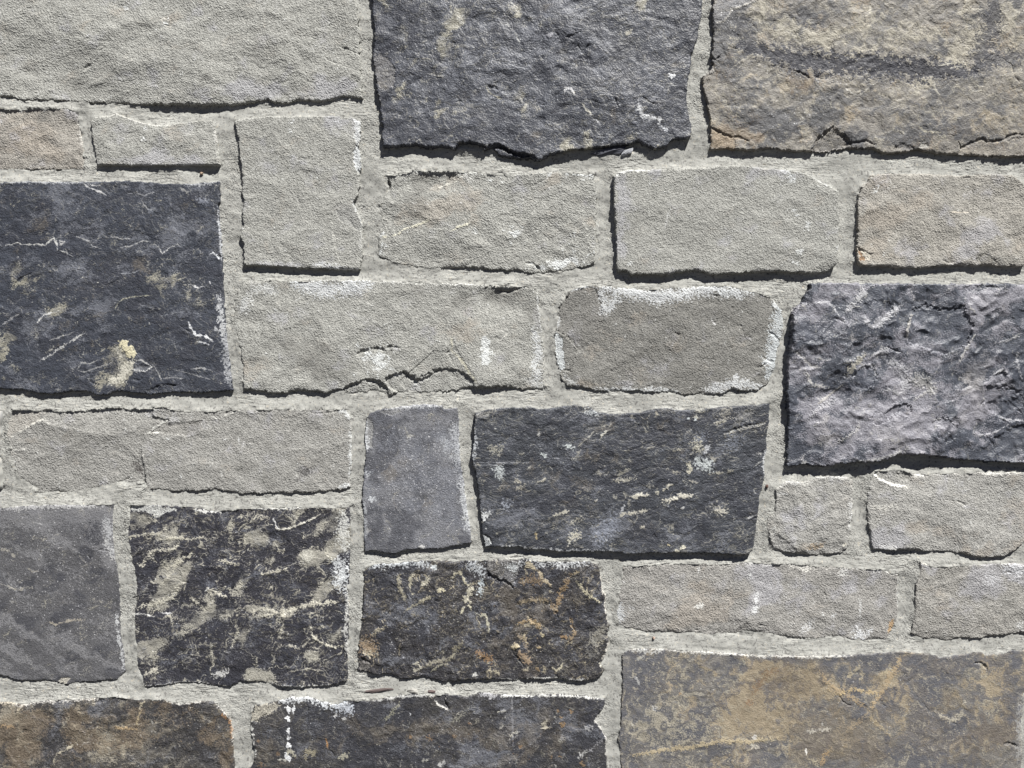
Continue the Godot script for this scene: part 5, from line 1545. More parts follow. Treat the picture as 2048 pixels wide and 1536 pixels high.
	l.append({"kind": "dark", "h": 8.6, "label": "purple-grey slate block with a rugged face, standing furthest out", "set": {"base": "525660", "facet": [3.2, 0.013, 1.9], "layers": [["b5b2b2", 0.04, 1.6, 40, 0.65, 0.18, 0.75, 0.8], ["464a55", 0.025, 1.5, 40, 0.3, 0.25, 0.65, 0.4], ["a09ea6", 0.03, 1.5, 40, 0.52, 0.22, 0.65, 0.7], ["766e62", 0.03, 1.3, 30, 0.92, 0.25, 0.45, 0.6]], "mid": [0.9, 0.022, 1.9], "mid_angle": 40, "fine": [0.112, 0.08, 1.4], "low": [1.56, 0.01], "terrace": [], "edge_color": "c4c2be", "tones": [0.07, 0.112, 0.21168, 0.30375, 0.168], "grain": [0.196, 2.2, 1.4]},
		"poly": [297, 99.6, 324, 100.6, 364.6, 99.6, 405.2, 99.2, 445.7, 98.6, 486.3, 99.2, 506.3, 98.4, 581.4, 96.9, 579.5, -78.1, 506.3, -77.8, 486.3, -77.2, 466, -76.8, 441.7, -74.7, 425.4, -71.3, 405.2, -70, 384.9, -69, 371.4, -74.1, 357.8, -77.4, 344.3, -76.8, 326.7, -78.8, 317.3, -80.8, 305.1, -81.5, 290.2, -79.5, 274, -82.2, 273.8, -63.6, 274.7, -36.6, 273.5, -9.6, 273.3, -11, 274.7, 22.8, 276.7, 43.1, 277.8, 63.4, 279.7, 73.9, 287.3, 79.4, 290.2, 86.4, 295.4, 94.2],
		"f": [["p", "7d7d86", 0.25, 0.5, 0, 0, 1.5, [287.5, 78.9, 305.1, 80.3, 320, 76.9, 322.7, 70.2, 332.2, 60.7, 329.5, 49.9, 297, 43.1, 277.4, 43.1, 278.1, 70.2]],
			["v", "c4c4c8", 1.5, 0.75, 0.2, 0.75, [287.5, 78.9, 299.7, 80.3, 310.5, 81, 318.6, 76.9, 322.7, 68.8, 329.5, 60]],
			["v", "", 1.5, 0, -0.7, 0.12, [318.6, 65.4, 324, 64.1, 329.5, 60]],
			["p", "555963", 0.4, -0.9, 0, 0.01, 1.25, [348.4, 79.6, 359.2, 83.7, 376.8, 79.6, 378.1, 72.9, 357.8, 55.3, 349.7, 66.1]],
			["v", "c6c6c8", 4.5, 0.6, 0.5, 2, [329.5, 71.5, 340.3, 79.6, 347, 87.7, 349.1, 97.2]],
			["v", "c2c2c6", 6, 0.65, 0.3, 2, [355.1, 55.3, 366, 62, 378.1, 71.5, 386.2, 79.6]],
			["v", "bcbcc0", 3.5, 0.5, 0.3, 1.5, [347, 67.5, 351.1, 59.3, 355.1, 55.3]],
			["p", "5e636e", 0.4, -1.3, 0, 0, 1.5, [397, 72.9, 409.2, 79.6, 425.4, 74.2, 445.7, 76.9, 456.5, 56.6, 451.1, 39.1, 432.2, 29.6, 418.7, 31, 403.8, 36.4, 391.6, 43.1, 390.3, 55.3]],
			["v", "c9c6c0", 2.5, 0.65, 0.4, 1, [397, 71.5, 394.3, 62, 390.3, 53.9, 391.6, 45.8]],
			["v", "cac8c4", 2, 0.7, 0.5, 0.5, [443, 21.5, 448.4, 32.3, 457.9, 48.5]],
			["v", "c4c2be", 2, 0.55, -0.3, 1, [275.4, 35, 286.2, 28.3, 297, 17.4, 307.8, 16.1]],
			["v", "bfbdb8", 2, 0.7, 0.3, 1.5, [286.2, 17.4, 292.9, 9.3, 297, -0.1, 305.1, -2.8, 314.6, -2.8]],
			["v", "b6b2a4", 5.5, 0.7, 0.3, 1.5, [332.2, 9.3, 337.6, 17.4, 345.7, 25.5, 351.1, 31]],
			["v", "", 3, 0, -1, 0.12, [326.7, 2.6, 330.8, 12, 334.9, 20.1]],
			["v", "", 2, 0, -1.2, 0.12, [372.7, 36.4, 378.1, 33.7, 386.2, 31]],
			["v", "c8c8ca", 3.5, 0.5, 0.3, 2, [359.2, 28.3, 370, 32.3, 375.4, 35]],
			["p", "5f636e", 0.4, -1.1, 0, 0, 1.5, [337.6, 9.3, 347, 17.4, 359.2, 18.8, 363.2, 5.3, 356.5, -4.2, 340.3, -5.5]],
			["v", "ccccd0", 2.5, 0.6, 0.3, 1, [343, 14.7, 351.1, 18.8, 359.2, 17.4, 362.6, 6.6]],
			["v", "cfcfd2", 8, 0.5, 0.3, 3.5, [375.4, 25.5, 384.9, 16.1, 390.3, 2.6, 387.6, -8.3]],
			["v", "d6d4d0", 10, 0.6, 0.3, 3.5, [402.5, -2.8, 405.2, 2.6, 398.4, 6.6, 409.2, 1.2, 418.7, -8.3]],
			["b", 3, 384.88, 9.32, 40, 30, 40, 0.87],
			["b", 3, 459.23, 67.46, 40, 25, 50, 0.87],
			["b", 3, 486.27, 90.44, 60, 15, 0, 0.72],
			["b", 3, 303.76, 70.16, 35, 15, 0, 0.72],
			["b", 3, 337.56, 97.2, 35, 10, 0, 0.72],
			["b", 3, 283.49, 16.08, 20, 35, 0, 0.65],
			["b", 3, 384.88, -40.66, 45, 30, 20, 1.01],
			["b", 3, 459.23, -20.38, 40, 25, 30, 0.87],
			["b", 3, 313.23, -29.84, 25, 35, -30, 0.87],
			["b", 3, 337.56, -44.71, 20, 30, -35, 0.72],
			["b", 3, 384.88, -54.18, 35, 20, 0, 1.01],
			["b", 1, 379.47, -32.55, 20, 18, 0, 0.94],
			["b", 1, 382.18, -52.83, 25, 15, 0, 0.87],
			["b", 1, 461.94, -5.51, 15, 10, 0, 1.3],
			["b", 1, 310.52, -54.18, 12, 10, 30, 1.16],
			["b", 1, 391.64, -1.45, 15, 10, 0, 0.87],
			["b", 1, 459.23, 10.68, 30, 15, 0, 0.72],
			["b", 1, 409.21, 43.12, 15, 10, 0, 0.29],
			["b", 1, 459.23, -29.84, 25, 13, 30, 0.72],
			["b", 1, 305.12, -36.6, 15, 20, -30, 0.58],
			["b", 2, 479.51, 22.84, 30, 30, 0, 0.8],
			["b", 2, 418.68, 44.47, 30, 20, 0, 0.58],
			["b", 2, 387.58, -24.43, 15, 10, 0, 0.87],
			["b", 2, 297, -66.34, 20, 13, 0, 0.72],
			["b", 2, 493.03, -54.18, 30, 30, 0, 0.65],
			["b", 2, 359.19, -12.27, 30, 10, -10, 0.58],
			["b", 2, 297, 51.23, 25, 10, 10, 0.58],
			["b", 2, 472.75, -4.16, 20, 7, 0, 0.87],
			["p", "", 0, -1.6, 0, 0.02, 1, [370, -29.8, 375.4, -24.4, 384.9, -20.4, 394.3, -20.4, 397.7, -27.1, 391.6, -31.2, 382.2, -28.5, 374.1, -35.3]],
			["p", "", 0, -0.8, 0, 0, 1, [355.1, -32.5, 361.9, -27.1, 372.7, -28.5, 368.7, -39.3, 359.2, -40.7]],
			["p", "", 0, -1.6, 0, 0.02, 0.75, [478.2, 9.3, 486.3, 13.4, 490.3, 9.3, 486.3, 1.2, 479.5, -0.1]],
			["v", "cfcfd2", 2, 0.8, 0.4, 0.5, [476.8, 9.3, 483.6, 13.4, 490.3, 12]],
			["v", "", 2, 0, -0.7, 0.12, [483.6, -2.8, 490.3, -2.2, 498.4, -4.9]],
			["p", "5e626c", 0.35, -1.2, 0.01, 0.01, 1.5, [470.1, -1.5, 483.6, -2.8, 499.8, -5.5, 507.9, -11, 513.3, -38, 486.3, -35.3, 467.3, -19.1]],
			["p", "676a72", 0.4, -1.2, 0, 0, 1.5, [479.5, -52.8, 493, -46.1, 506.3, -40.7, 520.1, -40.7, 520.1, -77.2, 486.3, -75.8, 482.2, -63.6]],
			["v", "b8b8bc", 1.5, 0.6, 0.5, 0.75, [457.9, -48.8, 464.6, -51.5, 475.5, -50.1, 483.6, -46.1, 494.4, -40.7]],
			["v", "", 2, 0, -0.6, 0.12, [471.4, -52.8, 476.8, -58.2, 478.8, -62.3]],
			["v", "c4c4c8", 1.5, 0.7, 0.5, 0.75, [480.9, -29.8, 489, -35.3, 499.8, -36.6, 506.3, -34.6]],
			["v", "", 2, 0, -0.6, 0.12, [493, -16.3, 499.8, -21.7, 506.3, -28.5]],
			["p", "", 0, -0.9, 0, 0, 1.5, [416, -36.6, 429.5, -33.9, 440.3, -40.7, 440.3, -52.8, 429.5, -58.2, 418.7, -52.8, 414.6, -43.4]],
			["v", "bdbdc0", 2.5, 0.5, 0.5, 2, [324, -16.3, 315.9, -17.7, 305.1, -23.1, 294.3, -35.3]],
			["v", "b8b4ae", 1.5, 0.6, 0.3, 0.5, [301.1, -21.7, 313.2, -13.6, 324, -4.2, 329.5, -0.1]],
			["v", "c2c0bc", 2, 0.6, 0.4, 1.5, [321.3, -58.2, 332.2, -52.8, 341.6, -46.1, 344.3, -38]],
			["v", "bdbbb8", 2, 0.6, 0.4, 1, [398.4, -16.3, 409.2, -9.6, 421.4, -4.2]],
			["v", "c4c4c6", 2, 0.5, 0.4, 1, [366, -8.2, 375.4, -5.5, 384.9, -10.9, 391.6, -16.3]],
			["v", "c6c6c8", 1.5, 0.5, 0.4, 1, [476.8, 40.4, 486.3, 41.8, 498.4, 45.8, 505.2, 48.5]],
			["v", "c0c0c4", 1.5, 0.5, 0.3, 1, [499.8, 32.3, 500.5, 16.1, 505.2, 2.6]],
			["v", "", 2, 0, -0.7, 0.12, [452.5, 68.1, 457.9, 67.5]],
			["v", "", 1.5, 0, -0.5, 0.12, [467.3, 97.2, 479.5, 95.2, 483.6, 96.5]],
			["p", "", 0, -0.7, 0, 0, 1, [448.4, 97.2, 466, 98.6, 483.6, 95.2, 475.5, 91.1, 451.1, 91.8]],
			["v", "", 1.5, 0, -0.5, 0.12, [292.9, -77.2, 299.7, -79.2, 305.1, -80.5]],
			["v", "cfcfcc", 2.5, 0.7, 0.1, 0.5, [287.5, -79.2, 292.9, -77.2]],
			["v", "d2d2d0", 2, 0.6, 0.1, 1, [343, -76.5, 359.2, -75.1, 371.4, -71.8, 383.5, -67.7, 394.3, -63.6]],
			["b", 0, 317.28, 43.12, 60, 25, 15, 2.56],
			["b", 0, 459.23, 56.64, 45, 35, 40, 2.88],
			["b", 0, 405.16, -43.36, 55, 30, 20, 2.88],
			["b", 0, 337.56, -16.32, 45, 20, -20, -2.88],
			["b", 0, 493.03, 70.16, 30, 25, 0, 2.88],
			["b", 0, 313.23, -47.42, 25, 30, -30, 2.88],
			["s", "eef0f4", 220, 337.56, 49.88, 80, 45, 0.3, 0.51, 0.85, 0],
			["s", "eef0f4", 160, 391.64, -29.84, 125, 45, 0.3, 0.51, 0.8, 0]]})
	l.append({"kind": "sand", "h": 1.7, "label": "long pale block with a stepped flake across it and dark smudges", "set": {"base": "a3a29e", "low": [0.78, 0.008], "mid": [0.3876, 0.035, 1.6], "grain": [0.252, 3.2, 1.248], "grain_angle": -12, "tones": [0.03, 0.04, 0.3, 0.4, 0.06]},
		"poly": [-500.6, -24.2, -475.4, -25.3, -442.7, -26.4, -404.5, -22.6, -388.1, -24, -359.4, -23, -347.2, -22.3, -336.3, -26.7, -313.1, -27.1, -273.5, -25.3, -261.4, -25.3, -234.1, -24.9, -206.9, -25.3, -172.8, -24.4, -165.2, -25.3, -161.6, -31.5, -159.8, -43.8, -160.2, -57.4, -159.5, -75.1, -161.6, -94.2, -160.9, -103.1, -165.9, -104.7, -186.4, -107.2, -195.9, -107.2, -202.8, -108.8, -215, -107.9, -234.1, -108.8, -261.4, -109.2, -254.4, -108.1, -272.1, -109.5, -292.6, -105.1, -298.1, -105.1, -313.1, -106.8, -343.1, -106.8, -349.9, -105.1, -364.9, -104.5, -366.9, -100.4, -381.3, -99.7, -394.9, -100.4, -415.4, -103.8, -429, -107.5, -453.6, -108.8, -475.4, -109.2, -478.1, -103.8, -481.5, -101.7, -493.1, -93.5, -496.5, -83.3, -501.3, -72.4, -502.7, -60.1, -505.4, -50.6, -504.7, -36.9],
		"f": [["p", "", 0, -1.1, 0, -0.08, 1, [-502.7, -24, -475.4, -25.3, -442.7, -26.4, -404.5, -22.6, -388.1, -24, -359.4, -23, -359.4, -32.8, -341.7, -35.6, -362.2, -48.5, -388.1, -48.5, -409.9, -49.2, -434.5, -45.1, -456.3, -41, -471.3, -35.6, -502.7, -53.3, -505.4, -36.9]],
			["p", "", 0, -0.9, 0, 0.04, 0.75, [-502.7, -53.3, -471.3, -35.6, -456.3, -41, -434.5, -45.1, -409.9, -49.2, -388.1, -48.5, -362.2, -48.5, -369, -61.5, -370.4, -72.4, -366.3, -91.5, -366.9, -105.1, -394.9, -103.8, -429, -109.2, -475.4, -110.6, -497.2, -91.5]],
			["p", "b3ab9f", 0.4, 0, 0, 0, 1, [-501.3, -24.7, -471.3, -26, -471.3, -36.9, -502.7, -53.3, -505.4, -53.3, -505.4, -36.9]],
			["v", "d6d4cc", 1.25, 0.7, 0.1, 0.5, [-502.7, -54.7, -489, -46.5, -475.4, -38.3, -464.5, -33.5]],
			["p", "8e8b86", 0.5, -0.8, 0, 0.02, 0.75, [-362.2, -48.5, -347.2, -38.3, -333.5, -39, -309, -36.3, -313.1, -43.8, -322.6, -51.9, -334.9, -50.6]],
			["v", "e3e2dc", 1.3, 0.85, 0.2, 0.35, [-367.6, -50.3, -360.8, -48.5, -351.3, -48.5]],
			["v", "dcdcd6", 1.5, 0.7, 0.1, 0.5, [-362.9, -48.5, -354, -41.7, -341.7, -34.9]],
			["v", "e0dfd9", 1.5, 0.7, 0.1, 0.5, [-303.5, -32.8, -292.6, -34.2, -279, -28.7, -270.8, -26.3]],
			["v", "", 1.5, 0, -0.8, 0.12, [-292.6, -30.1, -279, -27.7, -273.5, -28.1]],
			["v", "e0dfd9", 1.2, 0.8, 0.1, 0.3, [-502, -66.3, -493.1, -65.9, -485, -64.2]],
			["v", "d8dada", 2.5, 0.6, 0, 0.5, [-501.3, -72.4, -497.9, -79.2]],
			["v", "e4e2dc", 2, 0.8, 0.2, 0.5, [-370.4, -71.7, -368.3, -72.4, -367.6, -70.4]],
			["v", "e4e2dc", 1.5, 0.8, 0.2, 0.5, [-368.3, -84.7, -366.3, -91.5]],
			["v", "4a4444", 5, 0.65, -0.1, 2.5, [-379.9, -79.9, -373.1, -83.3, -369, -90.1]],
			["v", "", 1.5, 0, -0.8, 0.12, [-394.2, -98.6, -388.1, -96.3, -382.6, -93.5]],
			["v", "", 1.2, 0, -0.7, 0.12, [-418.8, -103.8, -411.3, -105.6]],
			["v", "", 2.5, 0, -1, 0.12, [-492.5, -94.5, -486.3, -98.3, -480.2, -102.1]],
			["p", "b3b3b0", 0.4, 0.3, 0, 0, 0.75, [-359.4, -23.3, -347.2, -22.6, -339, -26.7, -340.3, -28.7, -352.6, -28.1, -358.8, -26.7]],
			["v", "cfcfd0", 8, 0.5, 0, 2, [-341.7, -35.6, -333.5, -34.9]],
			["v", "d2d2d2", 7, 0.5, 0, 2.5, [-412.6, -25.3, -401.7, -25.3]],
			["b", 1, -490.41, -36.93, 25, 20, 0, 0.62],
			["b", 1, -483.59, -56.03, 20, 8, -20, 0.75],
			["b", 1, -360.81, -32.84, 20, 8, 0, 0.5],
			["b", 1, -171.39, -47.85, 20, 13, 0, 0.75],
			["b", 1, -193.21, -64.22, 13, 6, 0, 0.62],
			["b", 2, -220.5, -76.49, 20, 13, -20, 0.88],
			["v", "4c4a4a", 6, 0.7, 0, 2.5, [-210.9, -90.1, -205.5, -87.4, -201.4, -85.4]],
			["v", "5a5858", 3, 0.6, 0, 2, [-216.4, -96.3, -209.6, -92.9]],
			["b", 2, -243.69, -98.32, 7, 7, 0, 0.88],
			["b", 2, -244.86, -96.96, 10, 10, 0, 0.75],
			["b", 2, -268.05, -80.59, 18, 12, -20, 0.69],
			["b", 2, -287.15, -77.86, 8, 4, 0, 0.62],
			["b", 2, -449.48, -50.58, 45, 20, 0, 0.5],
			["b", 4, -209.58, -34.21, 45, 10, 0, 0.5],
			["v", "e2e4e4", 3, 0.7, 0.1, 1, [-174.1, -25.3, -165.9, -28.7, -161.8, -35.6]],
			["v", "d9dcdc", 3.5, 0.65, -0.1, 1.5, [-161.2, -42.4, -160.7, -57.4, -160.7, -77.9, -162.1, -91.5]],
			["p", "dfe2e2", 0.8, 0, 0, 0, 0.75, [-171.4, -99.7, -163.2, -99, -161.2, -103.1, -167.3, -104.5, -174.1, -103.8]],
			["v", "", 1.25, 0, -0.7, 0.12, [-204.1, -26.7, -197.3, -29.4, -185, -28.7, -172.8, -26.7]],
			["v", "e4e6e6", 1.25, 0.8, 0, 0.25, [-273.5, -53.3, -272.1, -61.5]],
			["v", "dfdfdf", 3.5, 0.6, 0, 1.5, [-270.1, -59.4, -267.4, -61.5]],
			["v", "dfdfdc", 1.25, 0.7, 0, 0.5, [-289.9, -87.4, -289.6, -92.9]],
			["v", "d8d8d4", 2, 0.5, 0, 2, [-197.3, -58.1, -190.5, -60.1]],
			["s", "ececea", 50, -306.24, -64.22, 125, 30, 0.18, 0.6, 0.75, 0],
			["s", "605d59", 50, -278.96, -77.86, 90, 30, 0.18, 0.72, 0.55, 0]]})
	l.append({"kind": "dark", "h": 1.5, "label": "plain charcoal grey slate block with a glittering grain, left of the veined block", "set": {"facet": [0, 0.02, 1], "layers": [["b0ac9c", 0.05, 1.6, 35, 0.86, 0.14, 0.75, 0.8], ["3a3c45", 0.03, 1.4, 30, 0.34, 0.28, 0.6, 0.4], ["9b9b9e", 0.035, 5, -32, 0.3, 0.3, 0.45, 0.5], ["766e62", 0.03, 1.3, 30, 0.92, 0.25, 0.45, 0.6]], "base": "646467", "terrace": [], "veins": [0.02, 2.5, 0.02, 0.4, 0.05, "b5b2aa", 0.2], "mid": [0.15504, 0.05, 1.5], "fine": [0.07, 0.2, 1.4], "low": [1.04, 0.008], "grain": [0.21, 2, 1.3], "grain_angle": -15, "white": 0.12, "tones": [0.042, 0.048, 0.27216, 0.4131, 0.072], "rag": 0.4, "edge": [0.9, 0.5]},
		"poly": [-570.9, -120.8, -511, -123.6, -470.1, -120.5, -429.1, -120.2, -397.1, -119.5, -398.3, -132.5, -398, -152.9, -396.1, -173.4, -392, -193.9, -391.6, -201, -390.9, -228.2, -389.6, -248.7, -386.6, -269.2, -385.7, -286.9, -395, -295.1, -415.5, -296.5, -436, -298.1, -445.5, -300.6, -456.4, -297.2, -470.1, -296.1, -490.5, -296.1, -502.8, -292.4, -511, -291.3, -570.9, -291.4],
		"f": [["b", 3, -483.71, -132.46, 60, 15, 5, 1.16],
			["b", 3, -401.84, -159.75, 8, 30, 0, 1.3],
			["b", 3, -415.49, -127, 30, 10, 0, 0.72],
			["b", 2, -415.49, -143.38, 25, 25, 0, 0.58],
			["v", "d2d4d6", 7, 0.55, 0, 3.5, [-405.9, -132.5, -401.8, -146.1, -401.8, -159.8, -397.7, -172]],
			["v", "d6d8da", 2.5, 0.75, 0.1, 1.5, [-394.7, -228.2, -394.3, -241.9, -392.3, -255.5, -388.9, -269.2, -387.5, -285.6]],
			["v", "d8d8d8", 3.5, 0.55, 0.1, 2, [-511, -125.6, -490.5, -123.6, -470.1, -122.2, -449.6, -122.2, -429.1, -121.5, -407.3, -121.5]],
			["v", "d4d4d2", 2.5, 0.6, 0, 2.5, [-405.9, -152.9, -403.2, -161.1, -400.5, -172, -395, -180.2]],
			["v", "b9b5aa", 1.5, 0.6, 0.05, 1, [-511, -164.5, -502.8, -166.6, -496, -173.4]],
			["v", "b9b5aa", 1.5, 0.65, 0.05, 1, [-506.9, -201, -497.4, -204.4, -491.9, -206.4, -486.4, -203, -478.3, -203]],
			["v", "c0b8a8", 1.5, 0.65, 0.05, 1, [-466, -237.8, -459.2, -237.8, -455.1, -240.5, -449.6, -237.8, -440, -235.7, -426.4, -235.1]],
			["v", "b5b2aa", 1.25, 0.6, 0.05, 1, [-419.6, -213.2, -415.5, -217.1, -407.3, -217.3]],
			["v", "b4b0a6", 1.25, 0.6, 0, 0.5, [-483.7, -183.2, -478.3, -187.3, -472.8, -186.6]],
			["v", "c0bdb6", 1.25, 0.5, 0, 0.5, [-511, -199.3, -500.1, -203.4, -490.5, -204.8]],
			["v", "d6d6d6", 1, 0.6, 0, 0.5, [-478.3, -137.9, -467.3, -140]],
			["v", "", 1, 0, -0.5, 0.12, [-485.1, -132.5, -481.7, -129.7]],
			["v", "", 1.2, 0, -0.6, 0.12, [-418.2, -164.5, -407.3, -165.9, -401.8, -167.3]],
			["p", "d5d0c2", 0.8, -0.5, 0, 0, 0.5, [-453.7, -297.2, -449.6, -293.1, -440.7, -293.7, -445.5, -300.3]],
			["v", "", 1.5, 0, -0.6, 0.12, [-423.7, -170.9, -420.9, -175]],
			["s", "f0f0f2", 330, -456.42, -207.77, 95, 65, 0.3, 0.51, 0.85, 0],  # glitter put into the colour as tiny white dots
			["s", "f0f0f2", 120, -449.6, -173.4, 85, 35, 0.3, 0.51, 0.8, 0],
			["s", "2c2c30", 200, -456.42, -200.95, 95, 80, 0.3, 0.54, 0.6, 0]]})
	l.append({"kind": "dark", "h": 1.6, "label": "near black slate block marbled with cream veins", "set": {"base": "3a3a41", "veins": [0.03, 1.8, 0.05, 0.8, 0.25, "c9c5b6", -0.1], "layers": [["b0ada2", 0.036, 1.8, 35, 0.78, 0.1, 0.8, 0.5], ["3a3c45", 0.03, 1.4, 30, 0.34, 0.28, 0.6, 0.4], ["83868f", 0.03, 1.3, 0, 0.62, 0.35, 0.5, 0.6], ["766e62", 0.03, 1.3, 30, 0.92, 0.25, 0.45, 0.6]], "mid": [0.3876, 0.04, 1.8], "mid_angle": 35, "fine": [0.14, 0.14, 1.4], "terrace": [0.02, 3.0, 0.25, 0.35, 1.7], "edge_color": "c6c1b0", "tones": [0.084, 0.112, 0.24192, 0.3645, 0.168], "rag": 0.5, "edge": [0.9, 0.5], "grain_angle": 35},
		"poly": [-382, -119.5, -354, -120.8, -319.9, -122.6, -306.3, -124.9, -298.1, -126.7, -279, -124.9, -261.5, -123.6, -216.4, -122.9, -176.9, -123.3, -161.9, -122.9, -160.9, -146.1, -161.6, -173.4, -162.7, -200.7, -163.9, -200.9, -162.9, -228.2, -163.2, -248.7, -164.3, -269.1, -164.3, -293.7, -166, -297.1, -179.6, -300.5, -196, -302.2, -216.4, -302.8, -234.2, -301.2, -250.5, -297.1, -261.5, -297.1, -272.2, -297.1, -281.7, -301.9, -298.1, -301.5, -309, -298.5, -326.7, -297.8, -347.2, -300.5, -366.3, -302.2, -370.4, -289.6, -374.5, -281.4, -374.5, -269.1, -377.2, -255.5, -378.9, -239.1, -375.6, -221.4, -375.9, -200.9, -378.6, -187.3, -376.5, -193.8, -381.3, -166.6, -386.1, -146.1, -384.1, -132.4],
		"f": [["p", "d9dad6", 0.9, -0.2, 0, 0, 1, [-382, -119.5, -354, -120.8, -333.6, -124.9, -347.2, -129.7, -354, -133.8, -362.2, -128.3, -380, -126.3]],
			["b", 1, -374.5, -133.81, 15, 5, -10, 1.16],
			["b", 1, -345.85, -155.64, 25, 12, 25, 1.01],
			["b", 1, -319.93, -177.47, 30, 12, 40, 0.87],
			["b", 1, -374.5, -143.36, 20, 5, 0, 0.58],
			["b", 1, -280.36, -146.09, 4, 30, 5, 1.16],
			["b", 1, -265.35, -187.02, 8, 30, -25, 1.01],
			["b", 1, -358.13, -172.01, 20, 15, 0, 0.72],
			["b", 1, -244.89, -158.37, 20, 8, 0, 0.87],
			["b", 1, -340.39, -191.37, 20, 10, 45, 1.01],
			["b", 1, -347.21, -207.75, 25, 15, 40, 1.01],
			["b", 1, -298.1, -222.75, 15, 20, -20, 0.87],
			["b", 1, -356.76, -239.13, 20, 7, 20, 1.01],
			["b", 1, -333.57, -250.04, 45, 9, 25, 1.16],
			["b", 1, -362.22, -260.96, 20, 8, 20, 1.01],
			["b", 1, -268.08, -250.04, 15, 15, -30, 0.87],
			["b", 1, -258.53, -224.12, 10, 8, 0, 0.72],
			["b", 1, -251.71, -290.97, 25, 8, 0, 0.87],
			["b", 1, -340.39, -282.79, 30, 6, 0, 0.58],
			["b", 1, -204.15, -172.01, 13, 11, 0, 1.45],
			["b", 1, -182.32, -165.19, 15, 12, 40, 1.3],
			["b", 1, -171.41, -143.36, 12, 25, 0, 1.3],
			["b", 1, -190.51, -140.63, 5, 10, -20, 1.16],
			["b", 1, -210.97, -132.44, 13, 11, -40, 1.01],
			["b", 1, -185.05, -207.75, 23, 12, 20, 1.3],
			["b", 1, -215.07, -224.12, 18, 4.5, 15, 1.3],
			["b", 1, -172.77, -250.04, 13, 15, -30, 1.01],
			["b", 1, -204.15, -278.69, 20, 12, 0, 0.72],
			["b", 1, -197.33, -271.87, 9, 5, 0, 1.16],
			["b", 1, -253.27, -152.91, 15, 10, 0, 0.87],
			["b", 1, -247.81, -176.1, 20, 5, 10, 0.72],
			["b", 1, -253.27, -292.34, 20, 8, 0, 1.01],
			["b", 1, -258.73, -226.85, 15, 7, 0, 0.87],
			["v", "d3cfc0", 2.5, 0.8, 0.25, 1.5, [-374.5, -178.8, -369, -181.6, -359.5, -166.6, -351.3, -165.9, -339, -165.2, -333.6, -161.1, -330.8, -155.6]],
			["v", "d0ccbc", 2, 0.7, 0.25, 1.5, [-384.1, -154.3, -374.5, -151.5, -360.9, -150.2, -352.7, -149.5, -343.1, -143.4]],
			["v", "d0ccbc", 2, 0.75, 0.25, 1, [-352.7, -155.6, -340.4, -153.6, -330.8, -153.6, -319.9, -155, -314.5, -153.6, -307.6, -152.9]],
			["v", "cdc9b8", 2.5, 0.8, 0.25, 1.5, [-340.4, -182.9, -333.6, -177.5, -325.4, -173.4, -317.2, -169.3]],
			["v", "cdc9b8", 2, 0.75, 0.2, 1.5, [-294, -177.5, -287.2, -176.1, -280.4, -179.5, -272.2, -180.2]],
			["v", "c8c4b4", 2.5, 0.65, 0.2, 2, [-279, -133.8, -280.4, -146.1, -281.7, -159.7]],
			["v", "cfcbbb", 2, 0.6, 0.2, 1, [-274.9, -133.8, -266.7, -131.1, -258.5, -129.7]],
			["v", "c6c2b4", 2, 0.6, 0.2, 1, [-254.4, -131.1, -243.5, -133.8]],
			["v", "c6c2b4", 1.5, 0.6, 0.2, 1, [-363.6, -132.4, -359.5, -133.8, -352.7, -138.6]],
			["v", "dcd9cd", 1.75, 0.9, 0.35, 0.5, [-236.2, -136.5, -235.5, -144, -230.1, -145.4, -220.5, -143.4, -209.6, -139.3, -200.1, -135.2, -191.9, -130.4]],
			["v", "e0e0dc", 1.25, 0.8, 0.2, 0.5, [-238.3, -133.8, -236.2, -139.3]],
			["v", "d2cebe", 1.5, 0.7, 0.2, 1, [-250.5, -189.7, -241, -187, -230.1, -186.3, -221.9, -182.9]],
			["p", "c6c4ba", 0.85, 0.3, 0, 0, 1, [-208.2, -165.2, -201.4, -165.2, -198.7, -172, -201.4, -178.8, -206.9, -177.5, -211, -172]],
			["v", "d5d1c2", 3.5, 0.85, 0.3, 1.5, [-228.7, -227.5, -220.5, -225.5, -209.6, -221.4, -200.1, -219.3, -187.8, -218.7, -179.6, -217.3, -172.8, -218]],
			["v", "d0ccbd", 2, 0.8, 0.3, 1, [-261.5, -228.2, -250.5, -224.1, -241, -225.5, -231.4, -228.9, -223.3, -230.9, -213.7, -228.2]],
			["v", "cfcbbc", 1.5, 0.6, 0.2, 1, [-251.9, -232.3, -241, -229.6, -230.1, -231.6, -220.5, -232.3]],
			["v", "d6d2c2", 2, 0.85, 0.35, 1, [-200.7, -240.5, -199.4, -250, -196, -254.1, -187.8, -259.6, -176.9, -262.3, -167.3, -261.6]],
			["v", "cdc9ba", 1.5, 0.7, 0.25, 1, [-236.9, -266.4, -230.1, -261, -221.9, -261, -213.7, -263.7, -206.9, -261, -202.1, -255.5, -205.5, -251.4]],
			["v", "cac6b8", 1.5, 0.65, 0.2, 1, [-220.5, -286.9, -211, -284.8, -202.8, -284.2, -193.2, -286.2, -185.1, -285.5]],
			["v", "cac6b8", 2, 0.5, 0.2, 1.5, [-241, -280.1, -236.9, -274.6, -239.6, -269.1]],
			["v", "cfcbbc", 1.5, 0.65, 0.25, 1, [-250.5, -190, -241, -188.6, -234.2, -185.2, -226, -185.9, -220.5, -188.6]],
			["v", "c8c4b6", 2, 0.5, 0.2, 1.5, [-232.8, -255.5, -230.1, -247.3, -227.3, -241.9]],
			["v", "d3cfc0", 3, 0.8, 0.3, 2, [-375.9, -225.5, -366.3, -220.7, -354, -218.7, -343.1, -215.9, -334.9, -206.4, -333.6, -198.2]],
